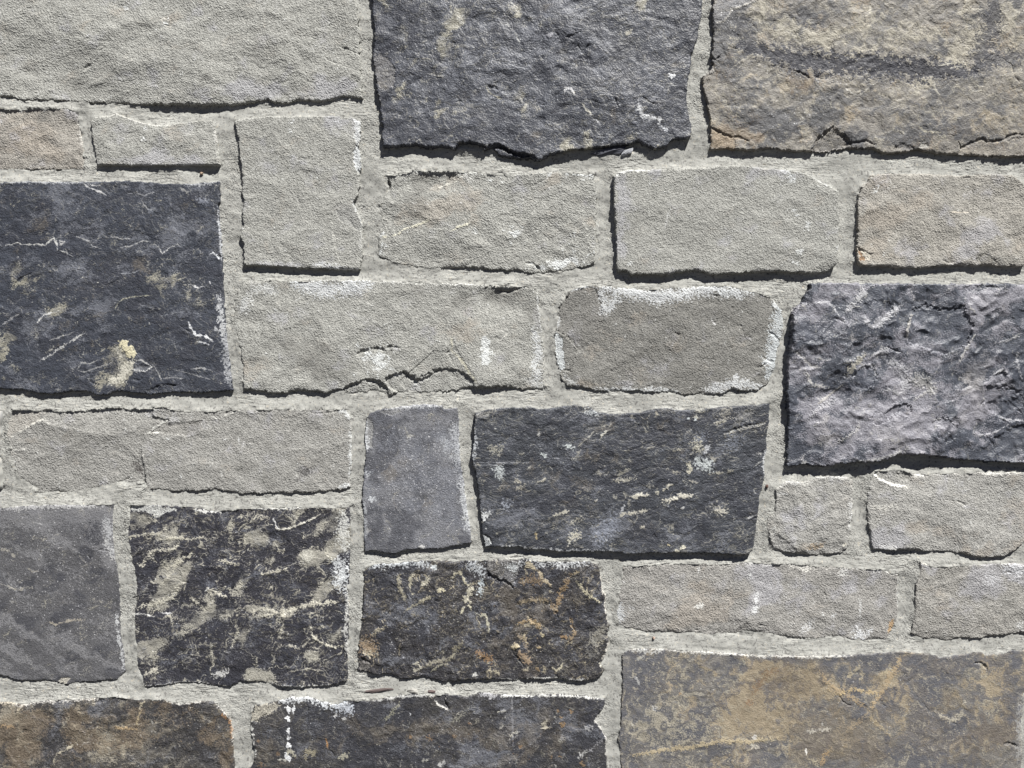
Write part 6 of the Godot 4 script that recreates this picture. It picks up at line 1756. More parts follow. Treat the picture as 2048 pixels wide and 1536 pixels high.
			["v", "d0ccbd", 2, 0.75, 0.25, 1.5, [-349.9, -200.9, -343.1, -191.4, -334.9, -181.8, -328.1, -176.4]],
			["v", "e0e0dc", 1.1, 0.8, 0.1, 0.5, [-377.9, -229.3, -367.7, -229.8, -356.8, -232.3]],
			["v", "dedede", 1.5, 0.8, 0.1, 0.5, [-349.9, -228.2, -339, -229.3]],
			["v", "d6d6d2", 1.5, 0.8, 0.1, 0.25, [-307, -207.7, -302.2, -203]],
			["v", "d2cec0", 2.5, 0.8, 0.2, 1.5, [-298.1, -205.7, -291.3, -209.8, -284.5, -213.2]],
			["v", "d0ccbd", 2, 0.7, 0.2, 1.5, [-322.7, -210.5, -317.2, -215.9, -310.4, -221.4, -307.6, -228.2]],
			["v", "cfcbbb", 2, 0.5, 0.2, 1.5, [-307.6, -228.2, -300.8, -218.7, -298.1, -210.5]],
			["v", "cfcbbc", 2, 0.75, 0.25, 1.5, [-261.3, -225.5, -254.4, -230.9, -244.9, -230.9, -232.6, -228.2]],
			["v", "cfcbbc", 1.5, 0.7, 0.2, 1.5, [-287.2, -203.7, -279, -205, -270.8, -201.6, -264, -203.7]],
			["v", "cac6b7", 1.5, 0.6, 0.2, 1, [-300.1, -258.2, -299.5, -269.1, -298.1, -282.8]],
			["v", "d8d8d6", 6, 0.7, 0.1, 2.5, [-299.5, -292.3, -294, -289.6, -284.5, -286.9]],
			["v", "d2cec0", 2, 0.7, 0.2, 1, [-367.7, -289.6, -360.9, -288.2, -352.7, -282.8]],
			["v", "cdc9ba", 1.5, 0.5, 0.2, 1.5, [-370.4, -274.6, -360.9, -271.9, -347.2, -274.6, -334.9, -276]],
			["v", "cac6b7", 2, 0.6, 0.2, 1.5, [-280.4, -263.7, -277.6, -255.5, -273.5, -245.9, -276.3, -240.5]],
			["v", "dee2e4", 8, 0.75, 0.1, 4, [-167.3, -181.8, -171.4, -190, -174.1, -198.2, -167.3, -206.4]],
			["v", "e2e6e8", 9, 0.7, 0.1, 4, [-179.6, -176.1, -172.8, -177.5, -166, -184.3, -167.3, -193.8, -179.6, -188.4]],
			["v", "e2e2de", 3, 0.7, 0.1, 1.5, [-164.3, -199.6, -164.3, -214.6, -165.3, -230.9, -167.3, -250, -163.9, -255.5, -166, -269.1]],
			["v", "dfe0dc", 10, 0.75, 0, 3, [-168.7, -127, -167.3, -139.3, -168.7, -152.9, -166, -166.6]],
			["v", "e2e2de", 2.5, 0.9, 0.2, 1, [-317.2, -125.6, -298.1, -127.7, -285.8, -125.6]],
			["v", "e2e2dc", 2, 0.7, 0.1, 1, [-261.5, -124.3, -227.3, -124, -206.9, -123.6]],
			["v", "d9dad6", 1.5, 0.7, 0.1, 1, [-250.5, -297.1, -234.2, -300.5, -216.4, -302.2, -196, -301.6, -179.6, -299.8]],
			["v", "dddddb", 1.5, 0.5, 0.1, 0.5, [-366.3, -301.2, -347.2, -299.8, -326.7, -297.2, -309, -298.1, -298.1, -300.9]],
			["v", "2c2b30", 6, 0.5, -0.2, 1, [-176.9, -205, -175.5, -211.8, -174.1, -217.3]],
			["v", "", 1.5, 0, -0.7, 0.12, [-329.5, -197.2, -322.7, -198.6]],
			["v", "", 1.5, 0, -0.7, 0.12, [-328.1, -197.1, -322.7, -197.9]],
			["v", "", 2, 0, -0.8, 0.12, [-358.1, -176.1, -354.7, -177.5]],
			["v", "e4e4e4", 1.5, 0.8, 0.15, 0.5, [-238.1, -133.8, -235.3, -140.6, -232.6, -144.7]],
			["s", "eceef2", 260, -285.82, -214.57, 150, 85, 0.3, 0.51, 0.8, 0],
			["s", "c9c5b6", 160, -292.64, -214.57, 145, 85, 0.18, 0.66, 0.6, 0]]})
	l.append({"kind": "dark", "h": 2.6, "label": "upright mid grey block with a sparkling sandpaper face", "set": {"facet": [0, 0.02, 1], "base": "7f8085", "terrace": [], "veins": [], "mid": [0.15504, 0.05, 1.2], "fine": [0.07, 0.2, 1.4], "low": [0.91, 0.01], "grain": [0.224, 1.8, 1.3], "grain_angle": -20, "white": 0.16, "tones": [0.042, 0.048, 0.27216, 0.4374, 0.072], "rag": 0.5, "edge": [1.0, 0.5]},
		"poly": [-144.6, -33.5, -141.2, -28.3, -128.9, -24.9, -111.2, -22.6, -92.2, -20.1, -78.5, -20.5, -70.4, -21.6, -67.6, -25, -54.7, -23.9, -53.3, -36.9, -52.6, -64.1, -50.6, -83.2, -48.3, -98.2, -45.1, -125.5, -41.5, -143.2, -40.8, -157.9, -48.6, -159.8, -70.4, -163.9, -90.8, -164.6, -104.4, -165.2, -116.7, -169.3, -126.2, -168.7, -134.4, -165.9, -146.7, -167.3, -147.6, -156.8, -148, -132.3, -149.4, -115.9, -147.6, -88.7, -145.6, -71, -147.2, -57.3, -146, -41],
		"f": [["p", "b2b2ae", 0.6, -0.4, -0.01, 0, 0.75, [-145.3, -32.8, -139.8, -35.5, -137.8, -45.1, -139.8, -56, -138.5, -64.1, -143.9, -64.1, -146.9, -54.6, -146, -41]],
			["p", "a9a9a6", 0.5, -0.3, 0, 0.02, 1, [-130.3, -26, -114, -23.3, -109.9, -28.7, -119.4, -31.4, -127.6, -30.8]],
			["v", "d3d6da", 8, 0.55, 0, 4, [-56.7, -36.9, -55.4, -53.2, -54.7, -72.3, -53.3, -83.2]],
			["v", "d6d9dc", 6, 0.7, 0, 3, [-51.3, -91.4, -48.6, -111.8, -45.8, -132.3, -43.1, -148.6]],
			["v", "ccd0d6", 5, 0.4, 0, 4, [-70.4, -50.5, -63.5, -61.4, -66.3, -72.3]],
			["v", "d9dcdf", 3, 0.75, 0.1, 1.5, [-145.3, -36.9, -146, -50.5, -144.6, -66.9]],
			["v", "d2d6da", 3.5, 0.6, 0, 2, [-146.9, -88.7, -141.2, -90]],
			["v", "d2d6da", 3.5, 0.7, 0, 2, [-143.9, -115.9, -134.4, -114.6]],
			["v", "d0d4d8", 3.5, 0.5, 0, 1.5, [-148, -118.6, -147.3, -132.3, -146.7, -152.7]],
			["v", "cfcfd0", 3, 0.6, 0, 1.5, [-145.3, -144.5, -141.2, -147.3]],
			["v", "e4e4e2", 2.5, 0.9, 0.15, 0.75, [-92.2, -161.6, -86.7, -162.2]],
			["v", "d8dadd", 3, 0.5, 0, 1.5, [-124.9, -24.9, -104.4, -23, -84, -21.4, -71.7, -22.6]],
			["b", 3, -77.17, -70.95, 45, 45, 0, 0.65],
			["b", 3, -70.36, -118.64, 40, 40, 0, 0.58],
			["b", 3, -141.21, -111.83, 15, 25, 0, 0.58],
			["b", 2, -124.86, -50.52, 30, 35, 0, 0.8],
			["b", 2, -139.85, -80.49, 13, 10, 0, 0.72],
			["b", 2, -113.96, -148.62, 20, 25, 0, 0.87],
			["b", 2, -71.72, -25.31, 8, 6, 0, 1.16],
			["b", 2, -138.48, -152.71, 8, 18, -30, 1.01],
			["b", 2, -56.73, -80.49, 11, 5, 0, 0.72],
			["b", 4, -124.86, -88.67, 20, 20, 0, 0.58],
			["b", 4, -90.79, -115.92, 13, 6, 0, 0.87],
			["b", 4, -123.5, -40.98, 4, 3, 0, 1.01],
			["v", "d8d8d6", 1, 0.6, 0, 0.5, [-64.9, -143.2, -60.8, -139.1, -58.1, -135]],
			["v", "c8c6bd", 1.5, 0.5, 0, 0.5, [-104.4, -51.9, -96.2, -51.2]],
			["s", "f4f4f6", 620, -97.61, -94.12, 55, 70, 0.3, 0.51, 0.85, 0],  # sparkle painted on as white dots
			["s", "35353a", 420, -97.61, -94.12, 55, 70, 0.3, 0.54, 0.6, 0]]})
	l.append({"kind": "dark", "h": 5, "label": "wide dark slate block with fine diagonal scratches, in the middle", "set": {"facet": [0.5, 0.02, 2.0], "base": "43464d", "mid": [0.5168, 0.04, 3.6], "mid_angle": 18, "fine": [0.126, 0.16, 3.0], "veins": [0.045, 3.5, 0.05, 0.6, 0.12, "b0ada2", 0.05], "low": [0.78, 0.007], "terrace": [0.022, 3.0, 0.22, 0.28, 2.4], "edge_color": "a9a69a", "tones": [0.07, 0.144, 0.24192, 0.2916, 0.216], "grain": [0.182, 5, 1.3], "grain_angle": 22, "rough": 0.6, "rag": 0.5, "edge": [0.9, 0.5]},
		"poly": [-36.4, -29.3, -26.7, -26.2, -15.8, -24.3, 17.9, -22.9, 15.2, -22.5, 26.1, -25.2, 42.4, -23.9, 53.3, -21.8, 64.1, -20.9, 76.4, -22.5, 85.9, -28.6, 103.5, -30, 123.9, -29.3, 134.8, -26.6, 148.4, -23.6, 157.9, -24.3, 163.3, -26.6, 191.8, -25.2, 205.4, -23.2, 232.6, -21.6, 256.3, -19.5, 255.4, -36.8, 252.5, -54.4, 252.9, -66.7, 250.2, -80.2, 250.9, -93.8, 246.2, -111.5, 243.7, -131.9, 241.7, -152.2, 239, -165.8, 232.6, -170.2, 191.8, -168.1, 151.1, -167.4, 130.7, -168.8, 110.3, -168.8, 100.8, -167.4, 90, -166.1, 69.6, -166.8, 49.2, -166.8, 28.8, -164.7, 15.2, -165.4, 8.5, -162, -11.9, -162, -2.2, -161.3, -15.8, -162, -26.7, -162, -29.4, -149.5, -30.7, -131.9, -33.5, -104.7, -36.2, -88.4, -40.5, -72.1, -37.5, -57.1, -38.1, -42.2],
		"f": [["p", "b9b7b2", 0.6, -0.3, 0, 0.02, 0.75, [-34.8, -28.6, -21.2, -26.2, -22.6, -31.3, -30.7, -33.4, -35.5, -34.1]],
			["p", "c9cccd", 0.8, -0.8, 0, 0, 0.5, [-29.4, -149.5, -22.6, -152.2, -19.9, -157.7, -24, -162, -27.3, -161.1]],
			["v", "", 1.5, 0, -0.8, 0.12, [-28.7, -149.5, -22.6, -152.2, -20.6, -159]],
			["v", "d6dade", 3, 0.7, 0, 2, [-36.9, -43.6, -37.5, -57.1, -37.5, -66.7, -38.9, -74.8]],
			["v", "d3d8de", 3, 0.6, 0, 2.5, [-32.1, -121, -29.4, -125.1, -28, -131.9]],
			["v", "e2e4e4", 5.5, 0.9, 0.2, 1.5, [-30.7, -131.9, -24, -131.2, -21.2, -127.8]],
			["v", "e8eaea", 3, 0.95, 0.3, 0.75, [-27.3, -144.1, -24.6, -143.4]],
			["v", "c6cccd", 6.5, 0.75, 0.05, 3, [-18.5, -84.3, -13.1, -83, -11.7, -89.7, -15.8, -91.1]],
			["v", "bfbcae", 6, 0.55, 0, 3, [-22.6, -62.6, -17.2, -65.3, -9, -61.2]],
			["v", "c9c6ba", 3.5, 0.6, 0, 1.5, [-11.7, -65.3, -13.1, -72.1]],
			["v", "e0e0dc", 2, 0.9, 0, 0.5, [-17.8, -44.5, -15.1, -44.5]],
			["v", "bcbec4", 1, 0.5, 0, 0.3, [-37.5, -78.2, -2.2, -78.2, 16.8, -78.2]],
			["v", "bcbec4", 1, 0.4, 0, 0.3, [-36.2, -80.9, -9, -80.2]],
			["v", "ccd2d2", 3.5, 0.95, 0.1, 1.5, [51.9, -60.5, 57.4, -62.6, 62.1, -64.6]],
			["v", "ccd2d2", 3.5, 0.95, 0.1, 1, [28.8, -69.4, 30.9, -71.4, 34.3, -73.4]],
			["v", "cfcdc2", 1.7, 0.85, 0.2, 0.5, [86.6, -55.8, 90, -50.4, 94.7, -46.3]],
			["v", "c4c2b8", 1.2, 0.6, 0.1, 0.5, [65.5, -61.9, 75, -53.8, 81.8, -47]],
			["v", "d8d8d4", 2, 0.8, 0.1, 0.75, [26.1, -51.7, 27.5, -47]],
			["v", "ccd2d2", 9, 0.9, 0.1, 3, [183.7, -76.2, 187.7, -78.9, 194.5, -80.2, 197.3, -83]],
			["v", "c9c5b4", 5, 0.85, 0.1, 1, [175.5, -88.4, 176.2, -81.6, 176.9, -78.2]],
			["v", "bfbcae", 8, 0.75, 0.1, 4, [182.3, -54.4, 183.7, -62.6, 187.7, -66.7]],
			["v", "c0c2c6", 6, 0.8, 0.1, 1.5, [192.5, -62.6, 195.9, -65.3]],
			["v", "d0d6d6", 3.5, 0.8, 0, 0.5, [183.7, -72.1, 185, -77.5]],
			["v", "d6d2c4", 3, 0.9, 0.25, 1, [117.1, -112.2, 126.6, -110.8, 136.1, -109.4]],
			["v", "d6d2c4", 3.5, 0.9, 0.25, 1.5, [149.7, -116.2, 159.2, -114.2, 170.1, -111.5, 179.6, -111.5]],
			["v", "d2cebf", 2.5, 0.85, 0.2, 1, [149.7, -106, 156.5, -101.3, 160.6, -99.9]],
			["v", "cac6b6", 2, 0.8, 0.1, 1, [142.9, -107.4, 147, -108.1]],
			["v", "c6c2b4", 2.5, 0.75, 0.2, 1, [104.9, -133.2, 110.3, -129.8, 118.5, -127.8, 137.5, -125.1]],
			["v", "c6c2b4", 2.5, 0.8, 0.2, 1, [39.7, -131.9, 47.8, -128.5, 56, -126.4]],
			["v", "c4c0b2", 3, 0.6, 0.1, 2.5, [56, -138.6, 61.4, -135.9, 69.6, -131.9]],
			["v", "cac6b7", 8, 0.75, 0.2, 2.5, [57.4, -156.3, 61.4, -152.2, 66.9, -147.5]],
			["v", "cfccc0", 1.5, 0.8, 0.1, 0.5, [55.3, -161.7, 57.4, -156.3]],
			["v", "c6c8cc", 1.5, 0.8, 0.15, 1, [106.3, -130.5, 109, -125.1, 111.7, -120.3]],
			["v", "d8d8d6", 1.5, 0.85, 0.15, 0.3, [167.4, -124.4, 171.4, -122.3]],
			["v", "dad6c8", 8, 0.7, 0.1, 2.5, [204, -126.4, 208.1, -125.7, 210.8, -129.1]],
			["v", "d6d2c0", 3, 0.9, 0.15, 1, [160.6, -166.5, 167.4, -165.1, 172.8, -161.1]],
			["v", "c9b890", 1.5, 0.7, 0, 0.5, [23.4, -147.5, 24.8, -154.9]],
			["v", "c8bd9c", 2.5, 0.9, 0, 0.5, [154.5, -160.4, 155.2, -159]],
			["v", "b3afa2", 2.5, 0.7, 0.1, 1, [1.7, -97.9, 8.5, -96.5, 3, -95.2]],
			["v", "aeaa9e", 4, 0.6, 0.1, 1.5, [4.4, -104.7, 9.8, -102, 13.9, -99.3]],
			["v", "c4c0b2", 1.75, 0.8, 0.2, 0.5, [24.8, -97.9, 30.2, -96.5, 33.6, -93.1]],
			["v", "cfcdc4", 1, 0.8, 0, 0.5, [37.7, -81.6, 40.4, -86.4]],
			["v", "bdbab0", 1, 0.7, 0, 0.5, [15.2, -84.3, 19.3, -81.6]],
			["v", "aaa79c", 3, 0.5, 0.1, 2, [80.4, -89.7, 91.3, -88.4]],
			["v", "b7b4a8", 3, 0.75, 0.2, 1.5, [98.1, -96.5, 110.3, -95.2, 122.6, -93.8]],
			["v", "bab6a6", 3, 0.4, 0.1, 2, [103.5, -91.1, 110.3, -88.4, 117.1, -83]],
			["v", "b9b5a7", 2, 0.6, 0.2, 1.5, [153.8, -84.3, 164.7, -88.4, 168.7, -89.7]],
			["v", "b9b5a7", 2, 0.65, 0.25, 1, [198.6, -88.4, 212.2, -88.4, 221.7, -85]],
			["v", "b4b0a4", 1.5, 0.7, 0.15, 1, [159.2, -66.7, 166, -65.3, 171.4, -64.6]],
			["v", "b4b0a4", 1.5, 0.6, 0.15, 1, [175.5, -96.5, 185, -97.9]],
			["v", "c4c0b2", 2, 0.8, 0.15, 1, [126.6, -142.7, 132.1, -142]],
			["v", "c0bcae", 2.5, 0.65, 0.25, 1.5, [200, -39.5, 210.8, -36.8, 219, -32.7]],
			["v", "b9b6ac", 8, 0.5, 0.1, 4, [205.4, -31.3, 210.8, -28.6, 217.6, -25.9]],
			["v", "aaa9a8", 15, 0.4, 0, 4, [227.1, -28.6, 232.6, -35.4]],
			["v", "b0ada2", 2, 0.5, 0.3, 1.5, [210.8, -50.4, 227.1, -44.9, 239.4, -42.2, 252.9, -38.1]],
			["v", "", 2, 0, -0.8, 0.75, [212.2, -49, 225.8, -43.6, 240.7, -40.2, 252.9, -38.1]],
			["v", "d0cec2", 3, 0.7, 0.1, 1, [181.6, -35.4, 183.7, -30]],
			["v", "cfd6d8", 2, 0.9, 0, 0.5, [173.5, -34.7, 176.9, -34.1]],
			["v", "cfd6d8", 2, 0.9, 0, 0.5, [181, -35.8, 183.7, -35.7]],
			["v", "d3d8da", 5, 0.65, 0.1, 3, [72.3, -25.2, 77.7, -28.6, 85.9, -30]],
			["p", "8b8a8a", 0.4, 0.25, 0, 0, 0.75, [142.9, -25.2, 151.1, -23.2, 161.9, -25.2, 159.2, -28.6, 145.6, -27.9]],
			["v", "b9b2a0", 2, 0.6, 0, 0.5, [142.9, -27.3, 143.6, -31.3]],
			["v", "dedcd8", 1.5, 0.6, 0, 1, [243.4, -69.4, 250.9, -69.4]],
			["v", "d8d8d8", 0.9, 0.7, 0, 0.5, [232.6, -134.6, 238, -131.9, 243.4, -130.5]],
			["v", "d8d8d8", 0.9, 0.7, 0, 0.5, [239.4, -104.7, 242.1, -108.8]],
			["v", "c8c8c4", 1, 0.6, 0.1, 0.5, [239.4, -83, 246.2, -77.5, 250.2, -74.8]],
			["v", "dee0e2", 2.5, 0.7, 0, 1, [253.6, -61.2, 251.6, -69.4, 250.2, -77.5, 251.3, -91.1]],
			["v", "", 1.5, 0, -0.8, 0.12, [251.6, -72.1, 250.2, -78.9]],
			["v", "dadcde", 2, 0.55, 0, 1, [-11.9, -161.1, 8.5, -161.1, 15.2, -164.2, 28.8, -163.8, 49.2, -165.8, 69.6, -165.8, 90, -165.1, 100.8, -166.5]],
			["p", "b9b6ac", 0.9, 0.6, 0, 0, 0.3, [81.8, -114.9, 85.2, -114.2, 84.5, -117.6, 81.8, -117.6]],
			["p", "3a3c44", 0.5, -0.7, 0, 0, 0.3, [138.9, -152.2, 141.6, -148.2, 144.3, -153.6, 141.6, -154.9]],
			["v", "b6bcc8", 9, 0.5, 0, 4.5, [-9.2, -118.3, -3.8, -122.3]],
			["v", "a2a8b6", 13, 0.5, 0, 6, [99.5, -131.9, 96.7, -140, 88.6, -149.5, 83.2, -153.6]],
			["v", "a2a8b6", 10, 0.4, 0, 5, [186.4, -55.8, 191.8, -50.4]],
			["v", "9ba1ae", 10, 0.4, 0, 6, [210.8, -62.6, 227.1, -57.1]],
			["b", 3, -1.06, -131.86, 30, 30, 0, 0.72],
			["b", 3, 62.78, -47.64, 35, 25, 0, 0.51],
			["b", 3, 91.31, -148.16, 30, 25, 30, 0.58],
			["b", 3, 205.41, -77.52, 30, 20, 0, 0.43],
			["b", 3, 157.87, -149.51, 60, 10, 0, 0.43],
			["b", 2, 130.7, -50.36, 55, 20, 20, 0.65],
			["b", 2, 110.33, -99.26, 60, 15, 10, 0.72],
			["b", 2, 22.04, -114.2, 50, 15, 15, 0.72],
			["b", 2, 191.82, -131.86, 70, 20, 15, 0.65],
			["b", 2, 171.45, -36.78, 30, 8, 0, 0.87],
			["b", 2, 137.49, -152.23, 15, 10, 0, 0.87],
			["b", 4, 15.24, -91.11, 45, 20, 20, 0.72],
			["b", 4, 76.37, -77.52, 35, 20, 20, 0.65],
			["b", 4, 64.14, -118.27, 30, 15, 20, 0.58],
			["b", 4, 123.91, -40.85, 45, 10, 0, 0.58],
			["b", 4, 164.66, -72.09, 30, 13, 20, 0.51],
			["s", "d4d2c8", 160, 110.33, -91.11, 140, 55, 0.15, 0.54, 0.75, 0],
			["s", "e8e8e6", 50, 178.24, -118.27, 90, 45, 0.3, 0.51, 0.85, 0]]})
	l.append({"kind": "sand", "h": 3.3, "label": "smallest block, squarish and pale with an orange stain at its foot", "set": {"base": "a9a8a4", "rag": 0.5, "low": [1.56, 0.015], "edge": [2.2, 1.2], "grain_angle": -35},
		"poly": [262.6, -104.9, 271.8, -97, 281.4, -96.1, 290.9, -97.7, 303.2, -93.4, 315.4, -92, 334.5, -92.7, 339, -95.1, 340.2, -109, 339.9, -125.3, 337.9, -143, 336.1, -162.8, 330.4, -167.8, 315.4, -170.5, 299.1, -170.8, 285.5, -169.2, 271.8, -167.8, 261, -165.8, 257.6, -156.7, 253.9, -143, 254.4, -133.5, 261, -127, 263.4, -114.5],
		"f": [["k", 282.74, -158.02, -0.55, -0.75, 0.12, 1.7, 21],
			["p", "8f8f92", 0.3, -0.5, 0, 0, 0.75, [260.3, -147.1, 270.5, -153.9, 280, -160.7, 284.1, -167.5, 271.8, -167.8, 261, -165.8]],
			["k", 312.69, -159.38, 0.1, -1, 0.1, 1.2, 25],
			["b", 1, 301.79, -161.42, 13, 6, 0, 1.62],
			["v", "b8a284", 4.5, 0.55, 0, 2.5, [295, -163.5, 303.2, -161.4, 311.3, -159.4]],
			["b", 4, 278.65, -138.96, 30, 25, 0, 0.62],
			["v", "e4e5e4", 2.5, 0.6, 0.1, 1.5, [339.2, -113.1, 337.2, -121.3, 337.9, -132.1, 336.5, -145.8]],
			["v", "e8e4d6", 2, 0.8, 0.1, 1, [331.1, -161.4, 333.1, -159.4]],
			["v", "e6e6e4", 1.5, 0.6, 0.1, 0.5, [263.7, -109.3, 274.6, -109.3]],
			["v", "dedede", 2.5, 0.5, 0, 1, [303.2, -93.8, 315.4, -92.7, 333.1, -93.2]],
			["v", "e2e2e0", 3.5, 0.5, 0, 1.5, [265, -102.2, 273.2, -98.1, 288.2, -98.4]],
			["s", "eaeae8", 20, 299.07, -125.34, 35, 30, 0.18, 0.54, 0.7, 0]]})
	l.append({"kind": "sand", "h": 3.2, "label": "pale block with a shell shaped chip in its upper left corner", "set": {"base": "a9a8a4", "low": [1.56, 0.01], "mid": [0.3876, 0.03, 1.5], "grain": [0.2772, 3.36, 1.326], "grain_angle": -35, "rag": 0.5, "edge": [1.8, 1.0]},
		"poly": [361.1, -86.1, 379.4, -85.6, 391.7, -85.9, 401.2, -88.6, 412.1, -90, 435.3, -88.9, 476.1, -87.9, 509.9, -88.1, 517.8, -90.6, 515.8, -140.4, 509.9, -157.8, 498.9, -167.3, 489.7, -171.7, 467.9, -173, 454.3, -170.3, 448.9, -169.2, 428.5, -166.9, 408, -166.2, 391.7, -164.8, 379.4, -165.8, 360.4, -165.1, 357.9, -156.7, 355.6, -139, 354, -122.6, 354.9, -109, 357.7, -98.1],
		"f": [["p", "a5a4a0", 0.2, -0.8, 0.01, 0.02, 0.75, [360.4, -86.6, 379.4, -85.9, 391.7, -86.6, 397.1, -90, 398.5, -96.8, 393.1, -103.6, 380.8, -100.9, 368.5, -95.4, 360.4, -90]],
			["v", "efeee9", 2.5, 0.9, 0.3, 0.75, [361.1, -90, 368.5, -96.1, 378.1, -100.2, 387.6, -101.9, 393.1, -101.9]],
			["p", "87857f", 0.4, -0.6, 0.02, 0, 1, [383.5, -88.6, 394.4, -88.6, 401.2, -91.3, 395.8, -96.8, 387.6, -95.4]],
			["v", "8d8b86", 6, 0.4, -0.3, 1.5, [391.7, -90, 397.1, -92.7]],
			["v", "e8e6de", 2.5, 0.7, 0, 0.5, [393.1, -103.6, 394.4, -102.2]],
			["v", "ecebe6", 3, 0.7, 0.1, 1, [398.5, -90, 412.1, -90.9]],
			["v", "e4e2dc", 2.5, 0.6, 0.1, 1.5, [442.1, -88.6, 476.1, -88.9, 508.8, -90]],
			["k", 373.99, -118.55, -0.6, 0.5, 0.05, 1, 30],
			["v", "dfddd5", 3, 0.5, 0.1, 2, [357.7, -121.3, 367.2, -124, 378.1, -122.6, 384.9, -121.3]],
			["v", "", 1.1, 0, -0.7, 0.12, [431.9, -115.6, 440.7, -116.5]],
			["v", "", 1.2, 0, -0.8, 0.12, [442.7, -115.8, 448.9, -119.2, 452.3, -121.3]],
			["v", "", 0.9, 0, -0.6, 0.12, [439.3, -111.3, 443.4, -111.3]],
			["b", 1, 401.22, -143.06, 30, 10, 0, 0.69],
			["b", 1, 473.38, -162.12, 40, 15, 0, 0.88],
			["b", 1, 504.7, -132.17, 15, 45, 0, 0.75],
			["b", 1, 455.68, -149.87, 20, 8, 0, 0.5],
			["b", 2, 375.36, -111.74, 30, 12, -20, 0.56],
			["b", 4, 369.91, -156.67, 30, 20, 0, 0.75],
			["v", "ebebea", 4.5, 0.5, 0, 2.5, [367.2, -162.1, 378.1, -162.8, 384.9, -161.4]],
			["s", "ecece9", 24, 435.26, -132.17, 70, 30, 0.18, 0.6, 0.75, 0]]})
